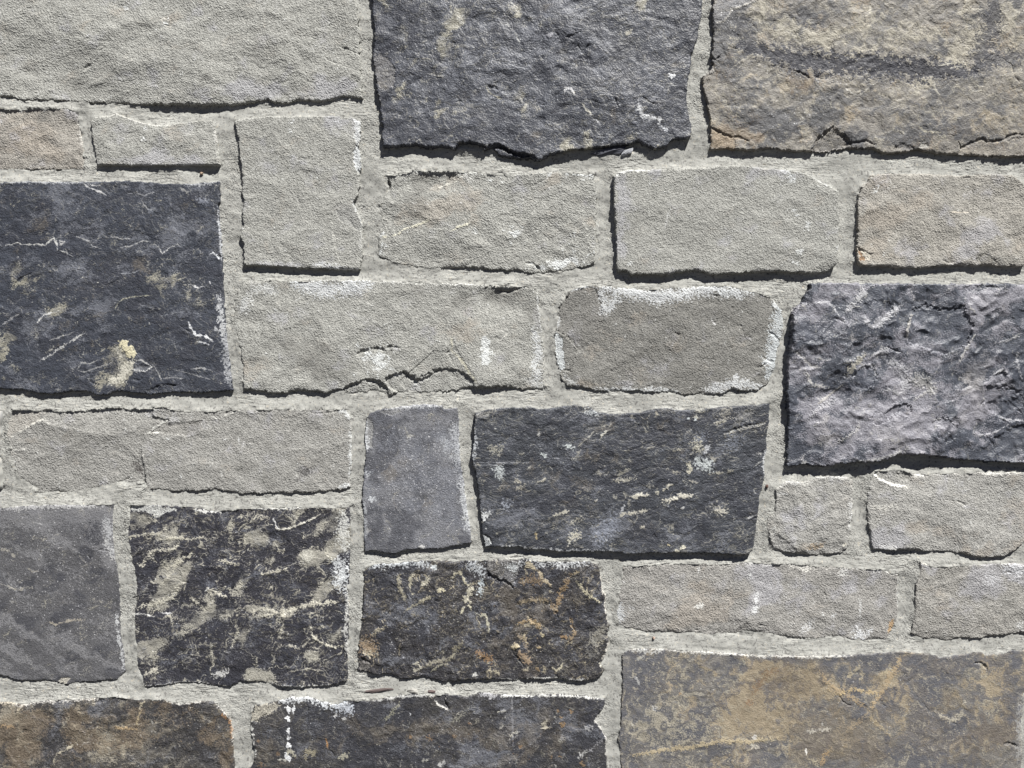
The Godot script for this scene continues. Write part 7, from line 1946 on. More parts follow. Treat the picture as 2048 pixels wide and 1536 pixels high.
	l.append({"kind": "sand", "h": 1.3, "label": "long pale block with a buff patch and white lime flecks", "set": {"base": "a4a29e", "low": [1.3, 0.009], "mid": [0.3876, 0.03, 1.5], "grain": [0.2772, 2.88, 1.248], "grain_angle": -25, "rag": 0.6, "edge": [1.8, 1.1]},
		"poly": [110.9, -182.2, 138.2, -180.5, 165.5, -178.5, 192.8, -179.4, 220, -178.9, 231.6, -177.8, 272.6, -179.2, 313.5, -181.9, 340.8, -183.9, 368.1, -183.9, 376.3, -187.4, 385.2, -189.8, 386.1, -207.8, 385.8, -228.3, 382.4, -243.3, 376.3, -252.2, 374.9, -255.2, 358.5, -255.2, 351.7, -257.9, 346.3, -256.6, 327.1, -253.1, 313.5, -253.8, 297.1, -254.5, 273.9, -252.5, 258.9, -249.7, 239.8, -249.7, 231.6, -247.7, 240.5, -249, 211.9, -250.4, 200.9, -252.1, 188.7, -250.4, 172.3, -248.4, 151.8, -249, 131.3, -247.7, 115, -244.7, 105.4, -240.6, 103.8, -228.3, 106.1, -211.9, 108.8, -194.2],
		"f": [["p", "", 0, 0.25, 0, 0, 1, [110.9, -182.2, 138.2, -180.5, 179.1, -179.2, 185.9, -188.7, 172.3, -207.8, 158.6, -231, 138.2, -239.2, 106.8, -239.2, 104, -228.3, 108.1, -194.2]],
			["k", 165.45, -232.4, 0, -1, 0.07, 1.3, 100],
			["k", 286.2, -232.4, 0, -1, 0.05, 1, 115],
			["b", 1, 185.93, -218.75, 40, 25, 30, 0.94],
			["b", 1, 176.37, -233.76, 30, 15, 0, 0.69],
			["b", 1, 209.13, -236.49, 12, 8, 0, 0.75],
			["b", 2, 172.28, -240.59, 55, 8, 0, 0.62],
			["b", 2, 117.68, -241.95, 20, 5, 0, 0.5],
			["b", 4, 252.08, -194.18, 30, 25, 0, 0.75],
			["b", 4, 254.17, -201, 20, 30, 0, 0.75],
			["b", 4, 340.8, -201, 45, 30, 0, 0.5],
			["v", "b59a78", 4, 0.9, -0.1, 1, [381.1, -235.8, 379, -242, 376.3, -248.1]],
			["v", "ecece8", 4, 0.75, 0.05, 1.5, [183.2, -224.2, 187.3, -222.2, 191.4, -220.1]],
			["v", "e6e8e8", 4, 0.7, 0, 2.5, [243.3, -228.3, 244.6, -214.7, 246, -206.5]],
			["v", "eceeee", 3, 0.8, 0, 1.5, [241.9, -231, 243.3, -222.8]],
			["v", "e6e8e8", 2.5, 0.7, 0, 2, [237.8, -187.4, 237.1, -195.5]],
			["v", "e6e6e4", 3.5, 0.8, 0, 1.5, [185.9, -183.9, 187.3, -188]],
			["v", "e6e8ea", 3.5, 0.5, 0, 2, [117.7, -224.2, 121.8, -223.5]],
			["v", "dde2e6", 7, 0.5, 0, 3, [106.8, -218.7, 108.1, -228.3, 108.8, -237.9]],
			["v", "e8e9ea", 2.5, 0.75, 0, 2, [242.5, -231, 243.9, -218.7, 245.3, -207.8]],
			["v", "eaecee", 9, 0.85, 0.1, 4, [343.5, -246, 349, -250.1, 350.4, -255.6]],
			["v", "eaecee", 3, 0.75, 0, 2, [354.4, -250.1, 359.9, -246, 361.3, -243.3]],
			["v", "e6e8ea", 4.5, 0.55, 0, 4, [286.2, -250.1, 288.9, -246, 297.1, -242, 302.6, -235.1]],
			["v", "e6e8ea", 2, 0.7, 0, 1.5, [319, -233.8, 323.1, -229.7]],
			["v", "e2e4e4", 1.5, 0.5, 0, 1, [348.3, -235.1, 348.7, -214.7]],
			["v", "e9e7e0", 4.5, 0.7, 0.05, 2.5, [276.6, -180.5, 293, -183.9, 299.9, -185.3]],
			["v", "e9e9e6", 6, 0.65, 0.05, 3, [327.1, -185.3, 332.6, -188.7, 335.3, -186.7]],
			["v", "e9e9e6", 5, 0.65, 0.05, 2.5, [362.6, -186, 368.1, -188.7]],
			["v", "e9e9e4", 2, 0.8, 0.1, 0.5, [368.1, -184.4, 376.3, -187.8, 384.5, -189.8]],
			["v", "e4e6e6", 1.5, 0.6, 0.1, 0.5, [385.8, -191.4, 386.1, -207.8, 385.6, -222.8]],
			["v", "e6e6e2", 3, 0.6, 0.05, 2, [231.6, -178.5, 252.1, -178.9, 272.6, -180]],
			["v", "", 1.5, 0, -0.9, 0.12, [312.1, -208.5, 313.5, -213.3, 314.9, -216]],
			["v", "", 2, 0, -1, 0.12, [233.7, -248.1, 238.4, -249.5]],
			["v", "", 1.25, 0, -0.7, 0.12, [246.6, -240.6, 256.2, -242.6]],
			["v", "", 1.5, 0, -0.9, 0.12, [181.8, -246, 185.9, -246.7]],
			["v", "", 1.5, 0, -0.9, 0.12, [236.4, -248.1, 240.5, -249.5]],
			["v", "8f8d88", 3, 0.4, -0.15, 1, [259.6, -191.4, 262.3, -196.9, 263, -205.1]],
			["s", "eeeeec", 60, 272.55, -214.65, 100, 25, 0.18, 0.66, 0.75, 0],
			["s", "eeeeec", 30, 179.1, -207.83, 75, 25, 0.18, 0.54, 0.7, 0]]})
	l.append({"kind": "sand", "h": 2.4, "label": "pale block with whitish film along its top, right of the recessed joint", "set": {"base": "a2a09b", "low": [1.3, 0.009], "grain_angle": -35, "rag": 0.5, "edge": [1.6, 1.0]},
		"poly": [406.8, -177.3, 413.9, -179.6, 422.1, -182.3, 449.3, -181.6, 476.6, -179.6, 510.4, -178.9, 583.7, -176.4, 586.2, -249.2, 510.4, -248.2, 476.6, -252.5, 461.6, -253.9, 443.9, -253.9, 435.7, -256.6, 426.2, -255.2, 409.8, -254.1, 398.6, -249.1, 401.4, -228, 402.7, -208.9, 403.8, -196.6, 407.9, -185],
		"f": [["v", "e2e4e8", 11, 0.6, 0.05, 4.5, [490.2, -181.6, 501.1, -185.7, 510.4, -187.1]],
			["v", "e9e7dc", 2, 0.8, 0.1, 0.75, [407.1, -177.5, 415.3, -180.5, 424.8, -182.5]],
			["v", "e2e4e8", 10, 0.4, 0, 5, [473.9, -193.9, 483.4, -198]],
			["v", "e6e8e8", 6, 0.5, 0, 3, [503.9, -241.6, 509.3, -244.3]],
			["b", 4, 476.6, -193.9, 45, 25, 0, 0.88],
			["b", 1, 432.99, -184.36, 8, 6, 0, 1],
			["b", 1, 435.72, -221.16, 10, 30, 0, 0.38],
			["b", 2, 415.27, -238.88, 30, 10, 0, 0.62],
			["b", 2, 503.86, -221.16, 20, 30, 30, 0.44],
			["k", 435.72, -236.15, 0, -1, 0.06, 1.2, 65],
			["v", "e4e4e2", 1.5, 0.6, 0.1, 0.75, [403.3, -198, 404.4, -189.8, 407.8, -185]],
			["v", "", 1, 0, -0.5, 0.12, [493, -188.2, 499.8, -188.4]],
			["s", "eeeeec", 24, 456.16, -207.53, 65, 25, 0.18, 0.54, 0.75, 0]]})
	l.append({"kind": "dark", "h": 2.4, "label": "dark block mottled with orange rust and bright chipped ledges", "set": {"base": "403f42", "veins": [0.035, 1.4, 0.05, 0.65, 0.25, "bdb39a", 0.05], "mid": [0.5814, 0.035, 1.5], "mid_angle": 50, "fine": [0.175, 0.14, 1.4], "low": [0.78, 0.008], "terrace": [0.024, 4.0, 0.3, 0.28, 1.4], "edge_color": "b8ae96", "tones": [0.084, 0.128, 0.24192, 0.3645, 0.192], "rag": 0.7, "edge": [1.0, 0.5], "grain_angle": 40},
		"poly": [-146, -184.8, -138.5, -180.3, -124.9, -179.3, -84, -175.9, -56.7, -177.3, -29.5, -175.9, 17.9, -175, 15.3, -175.9, 49.4, -177.3, 76.6, -176.9, 86.4, -180.3, 88.5, -191.2, 89.2, -203.4, 93.3, -210.3, 93.3, -223.9, 95.3, -236.2, 97.3, -240.2, 95, -247.1, 95, -252.5, 97.3, -258, 92.3, -271.6, 87.8, -279.8, 91.6, -285.9, 86.2, -293.7, 75.3, -295, 64.4, -297.1, 56.2, -295, 38.5, -293.7, 24.8, -295.7, 19.4, -293.7, 5.8, -294.3, 1.7, -296.4, -12, -293.7, -2.2, -295.7, -15.9, -293.7, -37.7, -294.3, -56.7, -296.4, -67.6, -297.1, -79.9, -294.3, -89.5, -291.6, -100.4, -294.3, -109.9, -294.3, -116.7, -290.9, -124.9, -288.9, -135.8, -289.6, -144, -287.5, -154.5, -285.2, -153.8, -268.9, -152.4, -249.8, -150.4, -234.8, -148.3, -221.2, -148.1, -200.7, -147.7, -187.1],
		"f": [["p", "a3a19d", 0.5, 0.5, 0, 0, 1, [-24.7, -174.8, -6.3, -174.8, 8.7, -177.5, 6, -189.8, 0.5, -202.8, -9, -198, -21.3, -191.2, -25.4, -184.4]],
			["v", "", 3, 0, -1.8, 0.12, [-25.4, -185, -22.7, -191.2, -11.8, -195.9, -2.2, -200, 0.5, -202.8]],
			["v", "dde2e6", 4.5, 0.6, 0.1, 2.5, [-142.6, -185, -133.1, -181.6, -118.1, -179.6, -97.6, -178.9, -78.6, -181.6]],
			["v", "d3d8dc", 7, 0.65, 0.05, 4, [-44.5, -178.9, -37.7, -181.6, -30.8, -187.1, -29.5, -181.6]],
			["v", "d6dfe3", 4, 0.75, 0.05, 2, [-30.8, -195.3, -32.2, -204.8, -30.8, -211.6]],
			["v", "dfe6e8", 4, 0.7, 0, 0.5, [-79.9, -183, -74.5, -183.7]],
			["v", "dfe2e4", 6, 0.6, 0.05, 3, [-7.9, -180.3, 4.4, -179.6, 15.3, -178.2, 35.7, -178.9, 53.5, -180.3, 75.3, -178.2]],
			["v", "d6dbdd", 6, 0.6, 0, 3, [-3.8, -183, 5.8, -185.7]],
			["v", "b4ae9a", 3, 0.65, 0.2, 1.5, [-113.3, -189.8, -112.6, -198, -111.3, -204.8, -105.8, -215.7]],
			["v", "c4bea8", 2.5, 0.75, 0.25, 1, [-98.3, -189.1, -101.7, -198, -101.7, -206.2, -97.6, -210.3]],
			["v", "c6c1b0", 3.5, 0.85, 0.25, 1, [-83.3, -191.9, -85.4, -196.6, -90.1, -201.4]],
			["v", "cfc8ae", 4.5, 0.9, 0.3, 1, [-73.8, -202.8, -70.4, -204.8, -72.4, -206.8]],
			["v", "b9b39c", 2, 0.65, 0.2, 1, [-107.2, -226.6, -97.6, -221.2, -86.7, -214.3, -74.5, -210.3]],
			["v", "c4bea6", 2, 0.75, 0.3, 0.75, [-59.5, -193.9, -56.7, -189.1, -51.3, -187.8, -48.6, -193.9, -44.5, -200.7, -37.7, -198]],
			["v", "cbc6b4", 4.5, 0.9, 0.3, 1, [-44.5, -200.7, -41.1, -204.8, -43.1, -211.6, -47.2, -214.3, -40.4, -218.4]],
			["v", "cfcab2", 2, 0.85, 0.35, 0.75, [-50.6, -229.3, -48.6, -222.5, -43.1, -221.2, -40.4, -225.9]],
			["v", "c8c4b0", 2, 0.75, 0.3, 0.75, [-37.7, -228, -32.2, -231.4, -26.1, -229.3, -24, -238.9, -22.7, -247.1]],
			["v", "cbc6b4", 5, 0.85, 0.2, 1.5, [-148.1, -267.5, -142.6, -268.9, -139.2, -271.6]],
			["v", "b09a7e", 13, 0.55, 0.1, 5, [-150.8, -256.6, -144, -262, -135.8, -266.1]],
			["v", "b6ae96", 2.5, 0.5, 0.2, 1.5, [-139.9, -251.1, -133.1, -245.7, -124.9, -241.6]],
			["v", "c6c2b2", 2.5, 0.8, 0.25, 0.75, [-99, -279.8, -94.9, -279.1, -91.5, -282.5, -95.6, -286.6, -99.7, -282.5]],
			["v", "b4ae9c", 3.5, 0.55, 0.2, 2, [-88.1, -282.5, -79.9, -278.4, -67.6, -275.7, -60.8, -271.6]],
			["v", "c2bea8", 2, 0.7, 0.2, 1, [-81.3, -287.9, -75.8, -282.5, -69, -279.8]],
			["v", "b8b29c", 2, 0.6, 0.2, 1.5, [-66.3, -279.8, -59.5, -271.6, -54, -266.1]],
			["v", "aea68e", 4, 0.5, 0.2, 2.5, [-59.5, -267.5, -52.7, -260.7, -49.9, -255.2]],
			["v", "d6d6d2", 2.5, 0.9, 0.2, 1, [-39, -290, -33.6, -290.7]],
			["v", "c6bea6", 2, 0.7, 0.1, 1, [-22.7, -285.2, -17.2, -286.6, -11.8, -290]],
			["v", "c0b49c", 4.5, 0.9, 0.25, 1, [-0.9, -260.7, 4.6, -262, 8, -262]],
			["v", "b8a892", 2.5, 0.6, 0.2, 1.5, [6, -249.8, 12.8, -258, 16.9, -267.5]],
			["v", "b08d66", 6, 0.5, 0.1, 3, [-34.9, -267.5, -26.8, -271.6, -18.6, -277]],
			["v", "c4b9a0", 4.5, 0.9, 0.3, 1, [12.6, -184.4, 16.7, -178.9, 22.1, -183]],
			["v", "bdb096", 2.5, 0.8, 0.3, 1, [22.1, -184.4, 28.9, -189.8, 30.3, -194.6, 37.1, -199.4, 40.5, -203.4]],
			["v", "958064", 6, 0.5, 0.15, 3, [8.5, -196.6, 20.7, -195.3, 31.7, -198]],
			["v", "a08a6c", 4, 0.7, 0.2, 1.5, [58.9, -189.8, 53.5, -199.4, 49.4, -207.5, 46.6, -218.4, 43.9, -226.6]],
			["v", "a99a80", 4, 0.6, 0.2, 2, [5.8, -218.4, 19.4, -215.7, 31.7, -214.3, 39.8, -218.4]],
			["v", "a08c72", 3, 0.6, 0.2, 1.5, [39.8, -218.4, 42.6, -228]],
			["v", "d6cfb4", 3, 0.95, 0.35, 1, [64.4, -196.6, 68.5, -202.1, 75.3, -208.9, 83.4, -214.3, 88.9, -217.8]],
			["p", "", 0, 0.3, 0, 0, 1, [62.3, -195.3, 69.8, -201.4, 78, -209.6, 91.6, -217.1, 93, -211.6, 88.9, -204.8, 86.2, -181.6, 72.5, -181.6]],
			["v", "b8a98a", 2, 0.7, 0.2, 1, [60.3, -189.8, 67.1, -187.1]],
			["v", "", 1.5, 0, -0.9, 0.12, [43.2, -226.6, 46.6, -234.1]],
			["v", "", 1.7, 0, -1, 0.12, [57.5, -232.7, 59.6, -240.2, 62.3, -245.7]],
			["v", "ab977a", 3, 0.65, 0.2, 1, [58.2, -232.1, 60.3, -240.2, 63, -248.4, 56.2, -258]],
			["v", "c4ac86", 3, 0.6, 0.25, 1.5, [5.8, -238.9, 15.3, -236.2, 26.2, -238.9, 27.6, -247.1]],
			["v", "cfc3a4", 2, 0.85, 0.3, 0.5, [27.6, -247.7, 31, -250.5, 30.3, -253.2]],
			["v", "b89a74", 2.5, 0.7, 0.2, 1.5, [48, -251.8, 56.2, -252.5]],
			["v", "d4c6a6", 3.5, 0.9, 0.3, 0.75, [-1.1, -260.7, 3, -263.4, 7.8, -262]],
			["v", "c9b898", 2.5, 0.7, 0.2, 0.75, [13.3, -249.8, 12.6, -255.2, 15.3, -259.3]],
			["v", "c4b08c", 2.5, 0.7, 0.2, 1, [23.5, -262, 28.9, -263.4]],
			["v", "b09a80", 6, 0.7, 0.2, 2, [5.8, -267.5, 12.6, -273, 18, -278.4]],
			["v", "", 1.5, 0, -0.9, 0.12, [0.3, -268.2, 5.8, -274.3, 12.6, -283.2]],
			["v", "c9c0aa", 1.5, 0.7, 0.2, 0.5, [9.8, -285.2, 15.3, -285.2, 16.7, -281.1]],
			["v", "a08a68", 2.5, 0.6, 0, 0.5, [23.5, -282.5, 27.6, -286.6]],
			["v", "cfc8b0", 2, 0.8, 0.25, 0.5, [39.8, -282.5, 43.9, -285.9, 48, -282.5, 50.7, -278.4]],
			["v", "bcb29a", 3.5, 0.6, 0.1, 1.5, [30.3, -281.1, 33, -287.9]],
			["v", "a3a096", 11, 0.6, 0.1, 3, [76.6, -260.7, 83.4, -252.5, 93, -243]],
			["v", "8f8d88", 8, 0.5, 0.1, 3, [75.3, -271.6, 86.2, -263.4]],
			["v", "d8d4c4", 3, 0.85, 0.2, 1, [88.2, -282.5, 89.6, -278.4]],
			["v", "dedad0", 2, 0.85, 0.1, 0.75, [88.2, -181.6, 88.9, -193.9, 89.6, -203.4, 93.7, -211.6, 93.3, -223.9, 95.7, -236.2]],
			["v", "dedad0", 2, 0.7, 0.1, 0.75, [97.1, -251.1, 97.1, -258, 92.3, -271.6, 88.9, -279.8]],
			["b", 4, 22.11, -214.35, 55, 30, 0, 0.65],
			["b", 4, 15.3, -268.86, 40, 30, 0, 0.65],
			["b", 4, 4.59, -221.16, 30, 40, 0, 0.65],
			["b", 4, -143.97, -262.05, 15, 10, 0, 0.87],
			["b", 3, -111.26, -221.16, 40, 15, 0, 0.58],
			["b", 3, -56.74, -234.79, 45, 30, 0, 0.36],
			["b", 2, -131.71, -200.72, 35, 30, 0, 0.72],
			["b", 2, -11.77, -230.7, 20, 35, 0, 0.87],
			["b", 2, 18.02, -188.45, 18, 7, 0, 1.16],
			["b", 2, 39.83, -185.72, 18, 10, 0, 0.87],
			["b", 2, 75.26, -227.97, 25, 25, 0, 0.58],
			["b", 2, -90.82, -241.6, 40, 30, 0, 0.51],
			["b", 3, -111.26, -277.04, 25, 10, 0, 0.58],
			["p", "94908a", 0.6, -0.4, 0, 0, 0.75, [-152.1, -277, -142.6, -274.3, -141.2, -281.1, -144, -286.6, -152.1, -285.2]],
			["v", "", 2.5, 0, -1.1, 0.12, [-150.1, -273.6, -145.3, -276.4, -141.5, -278.1]],
			["v", "deded8", 1.5, 0.6, 0.1, 0.75, [-12, -293.4, 1.7, -296.1, 19.4, -293.4, 38.5, -293.4, 56.2, -294.8, 75.3, -294.5]],
			["s", "eceef2", 300, -56.74, -234.79, 125, 55, 0.3, 0.51, 0.8, 0],
			["s", "b8a68c", 90, 15.3, -234.79, 70, 55, 0.18, 0.78, 0.65, 0],
			["s", "c8c4b4", 110, -56.74, -234.79, 125, 55, 0.18, 0.66, 0.6, 0]]})
	l.append({"kind": "dark", "h": 2.6, "label": "brown and charcoal block mottled with tan, left end of the lowest course", "set": {"base": "535150", "layers": [["a8a192", 0.05, 1.3, 20, 0.66, 0.18, 0.7, 0.8], ["38383d", 0.035, 1.3, 20, 0.3, 0.3, 0.65, 0.6], ["83868f", 0.03, 1.3, 0, 0.62, 0.35, 0.5, 0.6], ["857662", 0.035, 1.3, 20, 0.9, 0.22, 0.5, 0.8]], "mid": [0.4522, 0.03, 1.5], "fine": [0.14, 0.14, 1.4], "terrace": [0.016, 3.0, 0.3, 0.25, 1.5], "edge_color": "c0b498", "tones": [0.084, 0.128, 0.27216, 0.3645, 0.192], "rag": 0.6},
		"poly": [-570.1, -313.9, -510.3, -316.5, -499.4, -317.8, -487.1, -319.5, -469.4, -315.8, -442.1, -314.4, -408.1, -312.4, -394.5, -310.8, -374, -314.4, -346.8, -315.1, -330.4, -319.5, -319.5, -317.2, -299.1, -315.8, -292.3, -321.9, -281.4, -332.8, -278.9, -345.1, -278.4, -364.2, -277, -382.7, -276.1, -444.5, -570.1, -442],
		"f": [["k", -297.71, -330.11, 1, 0.5, 0.08, 1.6, 45],
			["v", "d9d6cf", 2, 0.75, 0.1, 1, [-295, -319.2, -286.8, -327.4, -280, -335.6, -278.6, -347.8, -277.3, -364.2]],
			["v", "b28a64", 2.5, 0.65, 0, 1.5, [-289.5, -328.7, -282.7, -335.6, -280, -343.7, -280, -353.3]],
			["b", 4, -432.6, -342.37, 20, 20, 0, 1.38],
			["b", 4, -474.84, -333.51, 15, 7, 0, 1.38],
			["b", 4, -387.64, -346.46, 40, 20, 0, 1.09],
			["b", 4, -346.76, -326.02, 30, 13, 0, 0.87],
			["b", 4, -299.07, -347.82, 25, 20, 0, 1.01],
			["b", 4, -421.7, -357.36, 20, 10, 0, 1.01],
			["b", 4, -284.08, -370.99, 15, 25, 0, 1.01],
			["b", 4, -502.1, -347.82, 30, 30, 30, 1.01],
			["b", 4, -483.02, -368.26, 30, 30, 0, 1.01],
			["b", 4, -374.01, -342.37, 15, 15, 0, 0.72],
			["b", 1, -403.99, -362.81, 25, 15, 0, 0.87],
			["b", 1, -360.39, -373.71, 30, 20, 0, 0.72],
			["b", 1, -421.7, -328.75, 25, 15, 60, 0.72],
			["b", 1, -483.02, -354.63, 12, 35, 20, 1.01],
			["b", 1, -496.65, -334.2, 35, 6, 0, 0.72],
			["b", 1, -502.1, -326.02, 25, 10, 30, 0.87],
			["b", 1, -350.85, -343.73, 15, 12, 0, 0.72],
			["b", 1, -458.49, -334.2, 4, 12, 0, 0.87],
			["b", 1, -387.64, -350.55, 50, 30, 0, 0.43],
			["b", 2, -394.45, -326.02, 45, 20, 0, 0.58],
			["b", 2, -360.39, -357.36, 20, 30, 0, 0.72],
			["b", 2, -316.79, -320.57, 35, 7, 0, 1.01],
			["b", 2, -465.31, -354.63, 30, 30, 0, 0.87],
			["b", 2, -308.61, -370.99, 35, 20, 0, 0.72],
			["b", 2, -326.32, -336.92, 25, 20, 0, 0.58],
			["b", 3, -433.97, -328.75, 40, 13, 0, 0.58],
			["v", "c9c2ae", 1.5, 0.75, 0.3, 1, [-457.1, -377.8, -454.4, -368.3, -446.2, -365.5, -438.1, -360.1, -434, -357.4]],
			["v", "cfc5ad", 1.5, 0.7, 0.2, 1, [-371.3, -324.7, -369.9, -319.2, -365.8, -316.5]],
			["v", "c6ae8a", 2, 0.7, 0.2, 1, [-397.2, -341, -387.6, -343.1, -374, -344.4]],
			["v", "c4b494", 2, 0.6, 0.2, 1, [-374, -341, -372.7, -332.8, -369.9, -324.7]],
			["v", "d9d6d0", 2.5, 0.7, 0.1, 1.5, [-510.3, -317.2, -499.4, -318.7, -488.5, -320.6, -472.1, -316.8, -442.1, -315.4, -412.2, -313.8]],
			["v", "cfc4b0", 4.5, 0.6, 0.1, 2.5, [-510.3, -316.5, -496.6, -319.9, -489.8, -323.3]],
			["v", "dcdad4", 1.5, 0.7, 0.1, 0.75, [-346.8, -315.8, -330.4, -319.9, -319.5, -317.8, -305.9, -316.2]],
			["v", "", 1.5, 0, -0.8, 0.12, [-504.8, -321.3, -498.7, -319.9]],
			["v", "", 1.25, 0, -0.6, 0.12, [-428.5, -315.1, -414.9, -317.8, -406.7, -315.1]],
			["v", "c0a684", 3, 0.6, 0.1, 1.5, [-510.3, -341, -502.1, -340.3, -495.3, -342.4]],
			["v", "b9ae98", 2.5, 0.6, 0.2, 1.5, [-492.6, -331.5, -488.5, -321.9, -485.7, -319.2]],
			["v", "c0b8a6", 3, 0.4, 0.2, 1.5, [-447.6, -343.7, -446.2, -336.9, -440.8, -330.1]],
			["s", "ccc4ae", 160, -387.64, -350.55, 115, 35, 0.18, 0.78, 0.6, 0],
			["s", "a68d6c", 50, -387.64, -343.73, 115, 30, 0.24, 0.84, 0.6, 0],
			["s", "e8e8e6", 120, -387.64, -350.55, 115, 35, 0.27, 0.48, 0.8, 0],
			["s", "2e2c2c", 140, -387.64, -350.55, 115, 35, 0.24, 0.9, 0.5, 0]]})
	l.append({"kind": "dark", "h": 2.6, "label": "dark slate block with orange spots and white paint drips, in the lowest course", "set": {"base": "464547", "mid": [0.4522, 0.03, 2.0], "mid_angle": 20, "fine": [0.126, 0.14, 1.4], "low": [0.78, 0.008], "terrace": [0.018, 3.0, 0.22, 0.2, 2.0], "edge_color": "aaa596", "tones": [0.084, 0.144, 0.24192, 0.3402, 0.216], "rag": 0.6, "edge": [1.0, 0.5]},
		"poly": [-261.4, -335.6, -260, -327.4, -256.3, -320.6, -240.7, -317.8, -220.2, -312.4, -203.9, -312.1, -187.5, -316.5, -176.6, -319.5, -163, -315.4, -138.5, -316.1, -124.9, -312.4, -100.3, -309.4, -78.5, -310.1, -64.9, -309.4, -45.8, -312, -32.2, -307.6, -15.9, -309.4, 17.9, -310.8, 28.9, -309.4, 69.8, -310.8, 92.3, -313.8, 93, -320.6, 86.4, -327.4, 82.7, -335.6, 88.9, -342.4, 94.3, -354.6, 93.6, -371, 94.6, -382.7, 94.7, -444.5, -263.1, -444.5, -261.1, -382.7, -257, -375.1, -256.8, -364.2, -259.5, -350.5],
		"f": [["p", "c3beb0", 0.85, -0.5, 0, 0, 1.25, [-261.1, -336.9, -259.8, -327.4, -255.7, -320.6, -240.7, -318.1, -229.8, -319.2, -235.2, -326, -247.5, -330.1, -252.9, -335.6]],
			["v", "e0e3e6", 5, 0.8, 0.1, 2.5, [-233.9, -317.8, -216.2, -313.8, -199.8, -313.8, -187.5, -317.8, -176.6, -320.6, -163, -316.5]],
			["v", "d3d9e2", 10, 0.7, 0.05, 4.5, [-179.4, -321.9, -172.5, -324.7, -163, -323.3, -160.3, -328.7]],
			["v", "dfe3e8", 3, 0.7, 0, 2, [-190.3, -320.6, -184.8, -321.9]],
			["v", "d6d6d4", 2, 0.75, 0.1, 1, [-138.5, -316.5, -124.9, -313.8, -100.3, -310.8, -78.5, -311.3]],
			["v", "dcdce0", 4, 0.6, 0, 2, [-32.2, -309.7, -22.7, -309.7, -15.9, -311]],
			["v", "e0e0de", 2, 0.7, 0.1, 1, [-11.8, -310.8, 17.9, -311.7]],
			["v", "dededa", 2, 0.7, 0.1, 1, [-12, -311.7, 28.9, -310.8, 69.8, -311.8, 91.6, -314]],
			["v", "eff1f3", 4, 0.95, 0.2, 0.75, [-225.7, -321.9, -223, -324.7, -222.3, -327.4]],
			["v", "eff1f3", 4.5, 0.97, 0.25, 0.6, [-223, -331.5, -221.9, -335.6]],
			["v", "eff1f3", 3, 0.95, 0.2, 0.75, [-222.3, -342.4, -222.3, -349.2]],
			["v", "eff1f3", 3.5, 0.95, 0.2, 0.6, [-223, -350.5, -223, -354.6]],
			["v", "eff1f3", 4.5, 0.97, 0.25, 0.6, [-224.3, -361.2, -220.5, -360.4]],
			["v", "eff1f3", 4.5, 0.95, 0.2, 0.75, [-225, -368.3, -223, -371, -222.3, -375.1]],
			["v", "eff1f3", 2.5, 0.9, 0.15, 0.75, [-217.5, -319.2, -216.8, -324.7, -218.2, -328.7]],
			["v", "e3e5e8", 2, 0.9, 0.1, 0.5, [-224.3, -334.2, -225, -331.5]],
			["p", "5a5a5e", 0.4, -0.9, 0, 0, 0.5, [-75.8, -310.4, -67.6, -310.4, -63.5, -313.8, -66.3, -316.5, -63.5, -324.7, -70.4, -321.3, -75.1, -317.8]],
			["v", "d8d6d0", 1.5, 0.85, 0.3, 0.5, [-77.2, -315.1, -74.4, -319.9, -69, -321.9, -63.5, -324.9]],
			["v", "", 2, 0, -1.3, 0.12, [-67.6, -313.8, -65.6, -319.9, -62.2, -324.7]],
			["v", "dedad2", 2, 0.8, 0.2, 0.5, [-66.3, -315.1, -64.9, -311]],
			["v", "86715a", 2.5, 0.8, 0, 1.5, [-104.4, -351.9, -100.3, -351.2]],
			["v", "86715a", 3, 0.75, 0, 2, [-85.3, -351.9, -78.5, -354]],
			["v", "86715a", 2.5, 0.8, 0, 1.5, [-59.5, -351.9, -56.7, -350.5]],
			["v", "a08062", 2, 0.85, 0, 1, [-43.1, -336.9, -41.1, -339.6]],
			["v", "a08062", 2, 0.75, 0, 1, [-62.9, -343.7, -60.8, -343.7]],
			["v", "86715a", 2.5, 0.8, 0, 1, [7.3, -362.1, 10, -361.4]],
			["v", "98795a", 2.5, 0.8, 0, 1, [-184.8, -360.1, -182.8, -364.2]],
			["v", "b58a5a", 1.5, 0.7, 0, 0.5, [-185.5, -353.3, -183.4, -361.4]],
			["v", "86715a", 3, 0.6, 0, 2.5, [-252.9, -380.5, -246.1, -379.8]],
			["v", "86715a", 2, 0.7, 0, 1, [-254.3, -356.7, -251.6, -355.3]],
			["v", "86715a", 2, 0.6, 0, 1, [-232.5, -366.9, -233.9, -369.6]],
			["v", "957d60", 2.5, 0.9, 0.05, 0.25, [50.7, -336.2, 53.4, -339, 50.7, -341, 48.7, -338.3, 50.7, -336.2]],
			["v", "957d60", 2, 0.85, 0, 0.75, [46.6, -332.2, 50, -331.5]],
			["v", "957d60", 2, 0.8, 0, 0.5, [57.5, -324.7, 60.3, -326.7, 58.2, -328.1]],
			["v", "957d60", 1.5, 0.7, 0, 0.5, [44.6, -324.7, 47.3, -326.7]],
			["v", "86715a", 2, 0.8, 0, 1, [7.1, -362.1, 9.8, -362.1]],
			["v", "957d60", 2.5, 0.7, 0, 1, [46.6, -371, 49.4, -372.3]],
			["v", "957d60", 2, 0.7, 0, 1, [38.5, -371, 40.5, -372.3]],
			["v", "957d60", 2, 0.7, 0, 1, [68.4, -376.4, 72.5, -381.9]],
			["v", "c6c2b0", 5, 0.7, 0.2, 1.5, [-224.3, -364.9, -218.9, -368.3, -216.2, -371.7]],
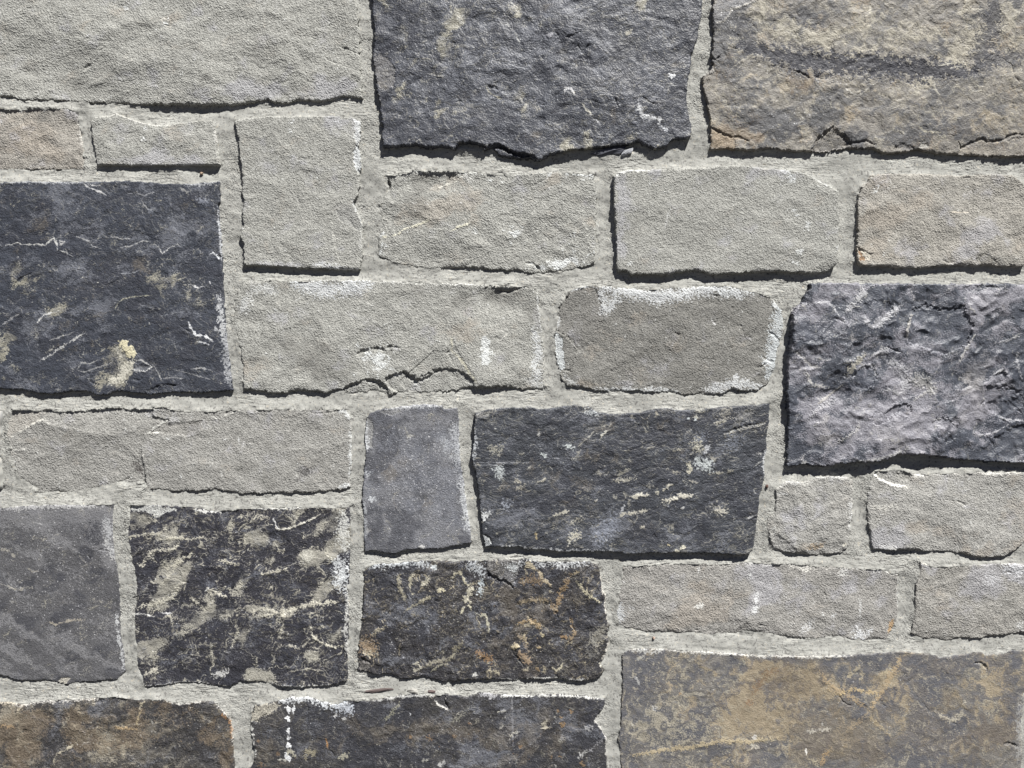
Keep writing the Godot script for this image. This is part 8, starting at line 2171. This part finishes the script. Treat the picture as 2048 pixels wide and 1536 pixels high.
			["v", "b0a890", 6, 0.6, 0.2, 1.5, [-206.6, -373.7, -202.5, -368.3, -195.7, -366.2]],
			["v", "d2d0c6", 1.5, 0.8, 0.15, 0.5, [-233.2, -374.4, -228.4, -373.7, -224.3, -375.8]],
			["v", "c0bca8", 4.5, 0.6, 0.15, 2, [-175.3, -372.3, -168.5, -371, -163, -369.6]],
			["v", "aaa894", 2.5, 0.5, 0.2, 1.5, [-128.9, -335.6, -122.1, -331.5, -116.7, -323.3, -111.2, -316.5]],
			["v", "a8a698", 2.5, 0.5, 0.15, 2, [-64.9, -336.9, -54, -334.2, -43.1, -323.3]],
			["v", "d6d6d4", 2.5, 0.7, 0.1, 0.75, [-177.3, -332.2, -176, -328.7]],
			["v", "e0e2e6", 2, 0.9, 0.1, 0.5, [-101.7, -330.1, -101, -329.4]],
			["v", "ccccca", 2, 0.6, 0.1, 1, [-168.5, -335.6, -167.1, -332.2]],
			["v", "d4d2c4", 2, 0.7, 0.15, 0.5, [-14.5, -327.4, -6.3, -325.7]],
			["v", "d6d2c4", 3.5, 0.85, 0.2, 1, [-2.2, -351.2, 3.2, -347.8, 7.3, -346.5]],
			["v", "cfcbc0", 2.5, 0.7, 0.2, 1, [-13.1, -344.4, -7.7, -341]],
			["v", "ccccca", 3.5, 0.65, 0.15, 1.5, [-74.4, -379.2, -66.3, -377.1]],
			["v", "c8c6bc", 2, 0.6, 0.1, 1, [-90.8, -376.4, -82.6, -373.7]],
			["v", "b4b4b8", 1.5, 0.35, 0, 0.25, [-0.2, -311, 0.5, -336.9, 1.2, -364.2]],
			["v", "cfc8b6", 2.5, 0.9, 0.25, 0.5, [28.9, -343.7, 34.4, -342.4, 40.5, -343.1]],
			["v", "cac4b2", 2, 0.6, 0.2, 1, [28.9, -342.4, 33, -336.9, 35.7, -334.2]],
			["v", "c8c8c6", 2, 0.6, 0.1, 1.5, [67.1, -373.7, 69.8, -369.6, 75.2, -365.5]],
			["v", "d3d3d1", 2.5, 0.6, 0.1, 1.5, [66.4, -372.3, 69.8, -368.3]],
			["v", "c6c6c6", 2.5, 0.6, 0.1, 2, [72.5, -343.7, 80.7, -342.4]],
			["v", "aaa89e", 4, 0.6, 0.1, 1.5, [46.6, -356, 52.1, -353.3]],
			["p", "8a8a8e", 0.6, 0.2, 0, 0, 0.5, [46.6, -354.6, 52.1, -346.5, 50.7, -356]],
			["v", "b4b4b8", 2, 0.6, 0, 0.5, [-12, -326, -6.5, -325.3]],
			["v", "d0cfca", 2, 0.8, 0.1, 1, [1.7, -349.2, 7.1, -346.5]],
			["v", "bdbcc0", 1.5, 0.5, 0.15, 1.5, [76.6, -366.9, 83.4, -360.1, 91.6, -353.3]],
			["v", "c8c8c4", 1, 0.8, 0, 0.5, [42.5, -379.2, 43.9, -382.7]],
			["v", "", 1.2, 0, -0.7, 0.12, [-181.4, -365.5, -176.6, -371]],
			["v", "", 2, 0, -0.9, 0.12, [-258.4, -336.9, -251.6, -335.6, -243.4, -327.4]],
			["b", 3, -40.38, -370.99, 30, 20, 0, 0.87],
			["b", 3, 1.67, -330.11, 35, 25, 0, 0.58],
			["b", 3, 69.79, -343.73, 30, 15, 0, 0.58],
			["b", 3, 7.31, -336.92, 30, 20, 0, 0.58],
			["b", 2, -138.48, -368.26, 30, 30, 0, 0.87],
			["b", 2, -83.98, -366.9, 60, 15, 10, 0.72],
			["b", 2, 83.42, -330.11, 15, 30, 0, 0.87],
			["b", 2, 76.61, -350.55, 30, 15, 0, 0.87],
			["b", 2, -145.3, -327.38, 30, 15, 0, 0.72],
			["b", 2, -199.8, -339.65, 30, 30, 0, 0.58],
			["b", 2, 8.48, -366.9, 35, 25, 0, 0.72],
			["b", 4, -97.61, -343.73, 55, 15, 0, 0.8],
			["b", 4, -56.73, -346.46, 55, 15, 0, 0.72],
			["b", 4, -165.74, -350.55, 40, 25, 0, 0.58],
			["b", 4, -240.68, -366.9, 30, 20, 0, 0.65],
			["b", 4, 45.27, -334.2, 30, 20, 0, 0.72],
			["b", 4, 28.92, -364.17, 40, 20, 0, 0.72],
			["b", 4, 4.59, -357.36, 30, 30, 0, 0.58],
			["v", "dcdad4", 2, 0.7, 0.1, 0.75, [92.3, -314.4, 93, -320.6, 86.8, -327.4, 83.4, -335.6, 88.9, -343.1, 94, -354.6, 93.6, -371]],
			["v", "e4e4e0", 2.5, 0.7, 0.1, 1.5, [-260.4, -336.9, -259.5, -350.5, -257.7, -362.8, -256.3, -364.2, -257.3, -375.1]],
			["s", "c8c4b6", 220, -56.73, -357.36, 165, 40, 0.18, 0.72, 0.6, 0],
			["s", "9c7b58", 50, -29.48, -350.55, 150, 30, 0.18, 0.66, 0.7, 0],
			["s", "e6e8ec", 150, -70.36, -350.55, 165, 35, 0.27, 0.48, 0.8, 0]]})
	l.append({"kind": "stain", "h": 2.6, "label": "broad ochre and grey block with swirling stains, bottom right", "set": {"base": "807d79", "layers": [["aa9c84", 0.03, 1.3, 30, 0.58, 0.16, 0.8, 0.8], ["5b5d66", 0.028, 1.5, 30, 0.36, 0.16, 0.75, 0.8], ["b5ae9c", 0.05, 1.3, 30, 0.58, 0.16, 0.65, 0.8], ["807360", 0.022, 1.2, 0, 0.92, 0.28, 0.45, 0.7]], "mid": [0.28424, 0.03, 1.5], "fine": [0.07, 0.15, 1.4], "low": [0.78, 0.007], "terrace": [], "tones": [0.07, 0.096, 0.21168, 0.2673, 0.144], "grain": [0.112, 2.8, 1.4], "grain_angle": 25, "rough": 0.7, "warp": [14, 0.045], "rag": 0.5, "edge": [0.9, 0.5]},
		"poly": [109.6, -271.5, 112, -267.4, 118.8, -264.4, 151.5, -263.9, 178.8, -265.8, 206.1, -267.4, 233.3, -269.5, 253.7, -272.2, 231.2, -270.2, 265.3, -270.7, 299.3, -271.2, 340.2, -270.2, 367.5, -268.5, 387.9, -266.7, 394.7, -267.4, 419.3, -269.5, 427.4, -272.6, 449.2, -269.9, 460.1, -267.2, 469.7, -267.4, 472.4, -270.8, 490.1, -268.5, 494.2, -265.8, 510.3, -266.1, 523.2, -267.1, 519.2, -290, 510.8, -309.9, 507.8, -339.8, 509.3, -364.8, 506.3, -394.7, 511.3, -444.5, 107.6, -444.5, 109.3, -382.7, 106.9, -364.2, 105.5, -353.3, 108.2, -343.7, 108.9, -316.5, 110.3, -296],
		"f": [["v", "a3a4ac", 12, 0, 0, 0.5, [118.8, -279.7, 116.1, -296, 114.8, -316.5, 116.1, -336.9, 113.4, -357.4, 114.8, -377.8]],
			["b", 2, 124.3, -302.86, 30, 65, 0, 0.98],
			["b", 2, 171.99, -341.01, 30, 20, 0, 0.65],
			["b", 2, 192.43, -327.38, 20, 13, 0, 0.65],
			["b", 2, 178.8, -369.62, 45, 20, 0, 0.72],
			["b", 2, 344.31, -293.32, 25, 25, -40, 0.78],
			["b", 2, 401.54, -296.04, 20, 25, 30, 0.98],
			["b", 2, 415.16, -312.39, 13, 30, -40, 0.98],
			["b", 2, 435.6, -343.73, 40, 18, 0, 0.98],
			["b", 2, 401.54, -366.9, 45, 20, 0, 0.98],
			["b", 2, 494.19, -293.32, 15, 30, 0, 0.91],
			["b", 2, 442.42, -281.06, 60, 10, 0, 0.65],
			["b", 2, 285.72, -271.52, 60, 7, 0, 0.91],
			["b", 2, 502.37, -330.11, 15, 30, 0, 0.65],
			["b", 2, 262.56, -361.45, 40, 15, 0, 0.65],
			["b", 2, 246.93, -296.04, 20, 10, 0, 0.52],
			["b", 2, 367.47, -328.75, 13, 15, -40, 1.04],
			["b", 2, 367.47, -276.97, 40, 10, -10, 0.65],
			["b", 2, 219.68, -282.42, 35, 7, 0, 0.78],
			["b", 2, 315.7, -356, 10, 10, 0, 0.91],
			["b", 1, 387.91, -302.86, 30, 30, 0, 0.98],
			["b", 1, 394.73, -320.57, 35, 20, -20, 1.04],
			["b", 1, 381.1, -289.23, 10, 25, -30, 1.04],
			["b", 1, 483.29, -309.67, 35, 35, 0, 0.91],
			["b", 1, 312.97, -306.94, 25, 25, -40, 1.04],
			["b", 1, 401.54, -347.82, 40, 20, 0, 0.65],
			["b", 1, 251.66, -302.86, 35, 35, 30, 0.91],
			["b", 1, 424.7, -282.42, 20, 8, 0, 0.78],
			["b", 1, 476.48, -285.14, 20, 15, 0, 0.91],
			["b", 1, 244.84, -336.92, 45, 15, 0, 0.65],
			["b", 1, 246.93, -309.67, 45, 30, 30, 0.78],
			["b", 1, 165.17, -289.23, 30, 20, 0, 0.45],
			["b", 1, 206.05, -353.27, 60, 7, 10, 1.04],
			["b", 1, 185.61, -334.2, 15, 10, 0, 0.78],
			["b", 1, 219.68, -323.3, 30, 20, 0, 0.65],
			["b", 1, 435.6, -357.36, 45, 15, 0, 0.78],
			["b", 1, 272.09, -282.42, 30, 10, 0, 0.78],
			["b", 1, 233.3, -370.99, 45, 20, 0, 0.65],
			["b", 1, 240.12, -343.73, 35, 20, 0, 0.72],
			["b", 4, 285.72, -316.48, 40, 35, 0, 0.78],
			["b", 4, 323.87, -347.82, 55, 35, 0, 1.04],
			["b", 4, 476.48, -354.63, 55, 35, 0, 1.1],
			["b", 4, 289.81, -291.96, 25, 18, 0, 0.98],
			["b", 4, 261.19, -286.51, 13, 12, 0, 1.17],
			["b", 4, 240.12, -302.86, 15, 30, -30, 0.78],
			["b", 4, 432.88, -312.39, 20, 18, 0, 0.78],
			["b", 4, 340.22, -364.17, 60, 20, 0, 0.91],
			["b", 4, 244.84, -316.48, 20, 30, 30, 0.65],
			["b", 3, 165.17, -354.63, 60, 30, 0, 0.39],
			["b", 3, 151.55, -323.3, 45, 30, 40, 0.45],
			["v", "b5a284", 4.5, 0.85, 0.15, 2, [387.2, -271.5, 383.8, -281.1, 375.6, -293.3, 370.2, -304.2, 363.4, -315.1, 356.6, -326]],
			["v", "b09d80", 3.5, 0.8, 0.15, 2, [304.8, -286.5, 314.3, -296, 325.2, -305.6, 336.1, -311, 347, -319.2, 355.2, -323.3]],
			["v", "b3a488", 3.5, 0.75, 0.1, 2, [355.2, -328.7, 362, -336.9, 371.6, -345.1, 377, -350.5]],
			["v", "cdb890", 2.5, 0.7, 0.15, 1.5, [313, -304.2, 326.6, -309.7, 340.2, -304.2, 353.8, -306.9, 364.7, -308.3]],
			["v", "b4a286", 3, 0.5, 0.1, 2.5, [357.9, -327.4, 348.4, -334.2, 340.2, -341, 334.8, -345.1]],
			["v", "5c5e66", 3, 0.65, -0.1, 1.5, [368.8, -309.7, 375.6, -304.2, 382.5, -305.6, 381.1, -315.1, 372.9, -321.9, 368.8, -316.5, 368.8, -309.7]],
			["v", "5a5c64", 2.5, 0.7, -0.1, 1.5, [337.5, -311, 342.9, -306.9, 348.4, -312.4, 353.8, -321.9]],
			["v", "6a6b70", 1.5, 0.6, -0.1, 1, [344.3, -296, 349.8, -289.2, 352.5, -281.1]],
			["v", "c9bda0", 2, 0.6, 0.1, 1.5, [330.7, -293.3, 338.9, -289.2, 347, -279.7]],
			["v", "c9bda0", 2, 0.6, 0.1, 1.5, [366.1, -292, 372.9, -286.5, 378.4, -278.3]],
			["v", "c9bda0", 2, 0.5, 0.1, 1.5, [347, -282.4, 349.8, -290.6, 345.7, -298.8]],
			["v", "6b6c70", 2.5, 0.75, -0.25, 1.5, [387.9, -282.4, 394.7, -296, 400.2, -309.7, 412.4, -321.9, 426.1, -335.6]],
			["v", "54565e", 6, 0.5, -0.1, 3, [424.7, -335.6, 432.9, -341, 443.8, -342.4, 456, -332.8]],
			["v", "c6bfae", 2, 0.65, 0.15, 1.5, [420.6, -324.7, 428.8, -331.5, 439.7, -334.2, 447.9, -327.4, 452, -313.8]],
			["v", "c8c0ac", 2, 0.6, 0.1, 1.5, [434.2, -336.9, 445.1, -334.2, 450.6, -326]],
			["v", "bdaf92", 3.5, 0.85, 0.2, 1.5, [118.8, -371.7, 131.1, -368.3, 151.5, -364.9, 172, -362.8, 192.4, -359.4, 212.9, -355.3, 233.3, -356, 267.1, -353.3]],
			["v", "bcb095", 3, 0.6, 0.1, 2, [231.2, -355.3, 244.8, -354.6, 262.6, -353.3]],
			["v", "80684e", 4.5, 0.6, 0, 3, [266, -282.4, 255.1, -289.2, 246.9, -298.8, 240.1, -309.7]],
			["v", "8c6e52", 4, 0.6, 0, 2.5, [233.3, -320.6, 240.1, -316.5]],
			["v", "6a6b70", 2, 0.7, -0.15, 1, [211.5, -317.8, 214.2, -323.3, 218.3, -330.1]],
			["v", "a48b6c", 3, 0.7, 0, 1.5, [165.2, -311, 169.3, -310.4]],
			["v", "d2cdc0", 2.5, 0.6, 0.1, 1.5, [293.2, -346.5, 304.8, -345.1, 319.8, -343.7]],
			["v", "e4e2dc", 1.5, 0.3, 0, 0.5, [308.9, -345.1, 309.6, -336.9]],
			["v", "f2f0ea", 1.3, 0.95, 0.1, 0.25, [292.8, -362.8, 293.3, -369.6]],
			["v", "c4a880", 3, 0.6, 0.1, 2, [307.5, -382.7, 311.6, -371, 318.4, -362.8]],
			["v", "c9bfa6", 2.5, 0.6, 0.1, 2, [293.9, -372.3, 300.7, -376.4, 307.5, -381.9]],
			["v", "d8d2c4", 4, 0.6, 0.1, 2, [238, -360.1, 246.2, -362.8]],
			["v", "dcdad6", 3, 0.7, 0.1, 1, [239.4, -353.3, 243.5, -350.5]],
			["v", "", 1.5, 0, -1, 0.12, [325.9, -311, 330, -316.5, 334.8, -319.9, 340.2, -320.3]],
			["v", "", 2, 0, -1.2, 0.12, [461.5, -278.1, 468.3, -278.6, 473.1, -282.4, 473.8, -286.5]],
			["v", "", 2, 0, -1.2, 0.12, [489.4, -358.7, 496.9, -358.4, 504.4, -361.2]],
			["v", "", 1.25, 0, -0.7, 0.12, [351.1, -321.9, 355.9, -321.9]],
			["v", "", 1.25, 0, -0.6, 0.12, [368.8, -319.2, 372.9, -321.9]],
			["v", "", 1, 0, -0.5, 0.12, [195.2, -311, 197.9, -304.2]],
			["v", "dcdcd8", 3.5, 0.7, 0.1, 2, [118.8, -265.4, 137.9, -266.1, 151.5, -265]],
			["v", "dddcd6", 2, 0.7, 0.1, 1, [151.5, -265, 178.8, -266.9, 206.1, -268.5, 233.3, -270.4, 253.7, -272.9]],
			["v", "dddcd6", 2, 0.6, 0.1, 1, [231.2, -270.8, 265.3, -271.5, 299.3, -272.1, 340.2, -271]],
			["v", "c6c6c6", 1.5, 0.6, 0, 0.5, [116.1, -292, 122.9, -292, 125, -296]],
			["v", "d2d2d0", 3, 0.7, 0.1, 1.5, [139.3, -321.9, 144.7, -323.3]],
			["v", "c8c8c4", 1.2, 0.6, 0, 0.5, [124.3, -292, 127, -300.1]],
			["v", "d2d0c6", 1.5, 0.5, 0, 1, [122.9, -274.2, 132.5, -271.5]],
			["v", "c6c4bc", 1.25, 0.6, 0.1, 0.5, [118.8, -336.9, 122.3, -346.5]],
			["v", "d0d0ce", 4.5, 0.35, 0, 3, [507.8, -312.4, 505.1, -336.9, 506.5, -357.4, 503.7, -377.8]],
			["k", 502.37, -343.73, 1, 0, 0.08, 1.5, 60],
			["s", "c6bc9f", 200, 312.97, -330.11, 190, 55, 0.18, 0.9, 0.5, 0],
			["s", "4e5058", 200, 312.97, -330.11, 190, 55, 0.18, 0.84, 0.5, 0],
			["s", "f0eee8", 90, 272.09, -323.3, 200, 55, 0.3, 0.51, 0.8, 0]]})
	return l


static func mortar_marks() -> Array:
	return [
		["b", -389.5, -216, 30, 130, 1.4],
		["b", -452, -305, 100, 15, 0.6],
		["b", -482, 281.5, 60, 10, 1.6],
		["b", -472, 209, 80, 10, 0.8],
		["b", -388.95, -104.01, 30, 9, 1.8],
		["b", 56.36, 109.23, 60, 10, 0.9],
		["b", -286.41, 70.95, 13, 60, 1.2],
		["b", -154.5, -216, 15, 100, 0.8],
		["b", 94.64, 229.51, 40, 7, 1.8],
		["b", -48.72, 233.61, 15, 5, 1.5],
		["b", 165.73, -254.66, 100, 10, 0.8],
		["b", 314.03, -261.5, 150, 12, 0.6],
		["b", 396.06, -105.38, 5, 5, 0],
		["b", 94.64, 152.98, 10, 45, -1],
		["b", 333.17, 159.82, 10, 45, -1.5],
		["b", 396.06, -221.85, 11, 30, -1.8],
		["b", 349.58, -132.72, 10, 45, -1.2],
		["b", -43.25, -105.38, 8, 60, -0.4],
		["b", -145.79, 260.95, 13, 150, 0.5],
		["b", -125.28, 121.54, 15, 8, 1],
		["b", -512, -78.03, 15, 60, 0.8],
	]


static func crumbs() -> Array:
	return [
		["shard", "dark brown splinter of stone set in the mortar", -134.85, -305.93, 0.9, 15, 1.5, 0.8, 6, "6a5e5c", 900],
		["shard", "small brown splinter in the joint above the dripped block", -80.16, -306.89, 1.4, 4.5, 1.5, 1.25, 0, "6a5c5a", 901],
		["shard", "pale wedge of stone bedded in the joint", -97.94, -306.62, 1.2, 5.5, 2.5, 1.5, -10, "a9a7a2", 902],
		["crumb", "tiny reddish brown crumb beside the wide dark slate", 254.56, -101.96, 1.2, 1.5, 1.7, 1.5, 20, "6a5048", 903],
		["crumb", "pinkish brick crumb in the joint under the long pale block", 141.4, -253.57, 1.2, 1.3, 1.3, 1.3, 0, "b09a8c", 904],
		["crumb", "orange-brown crumb in the joint below the straight edged block", -309.93, 210.09, 1.3, 2, 1.3, 1.25, 5, "b09a86", 905],
		["shard", "bluish dark sliver of slate under the ragged lip", 97.38, 232.24, 1.2, 18, 3.5, 2.5, 10, "5a5c66", 906],
		["shard", "pale grey sliver bedded under the ragged lip", 115.15, 231.56, 1.6, 7, 2.5, 2, 25, "a9abb0", 907],
	]
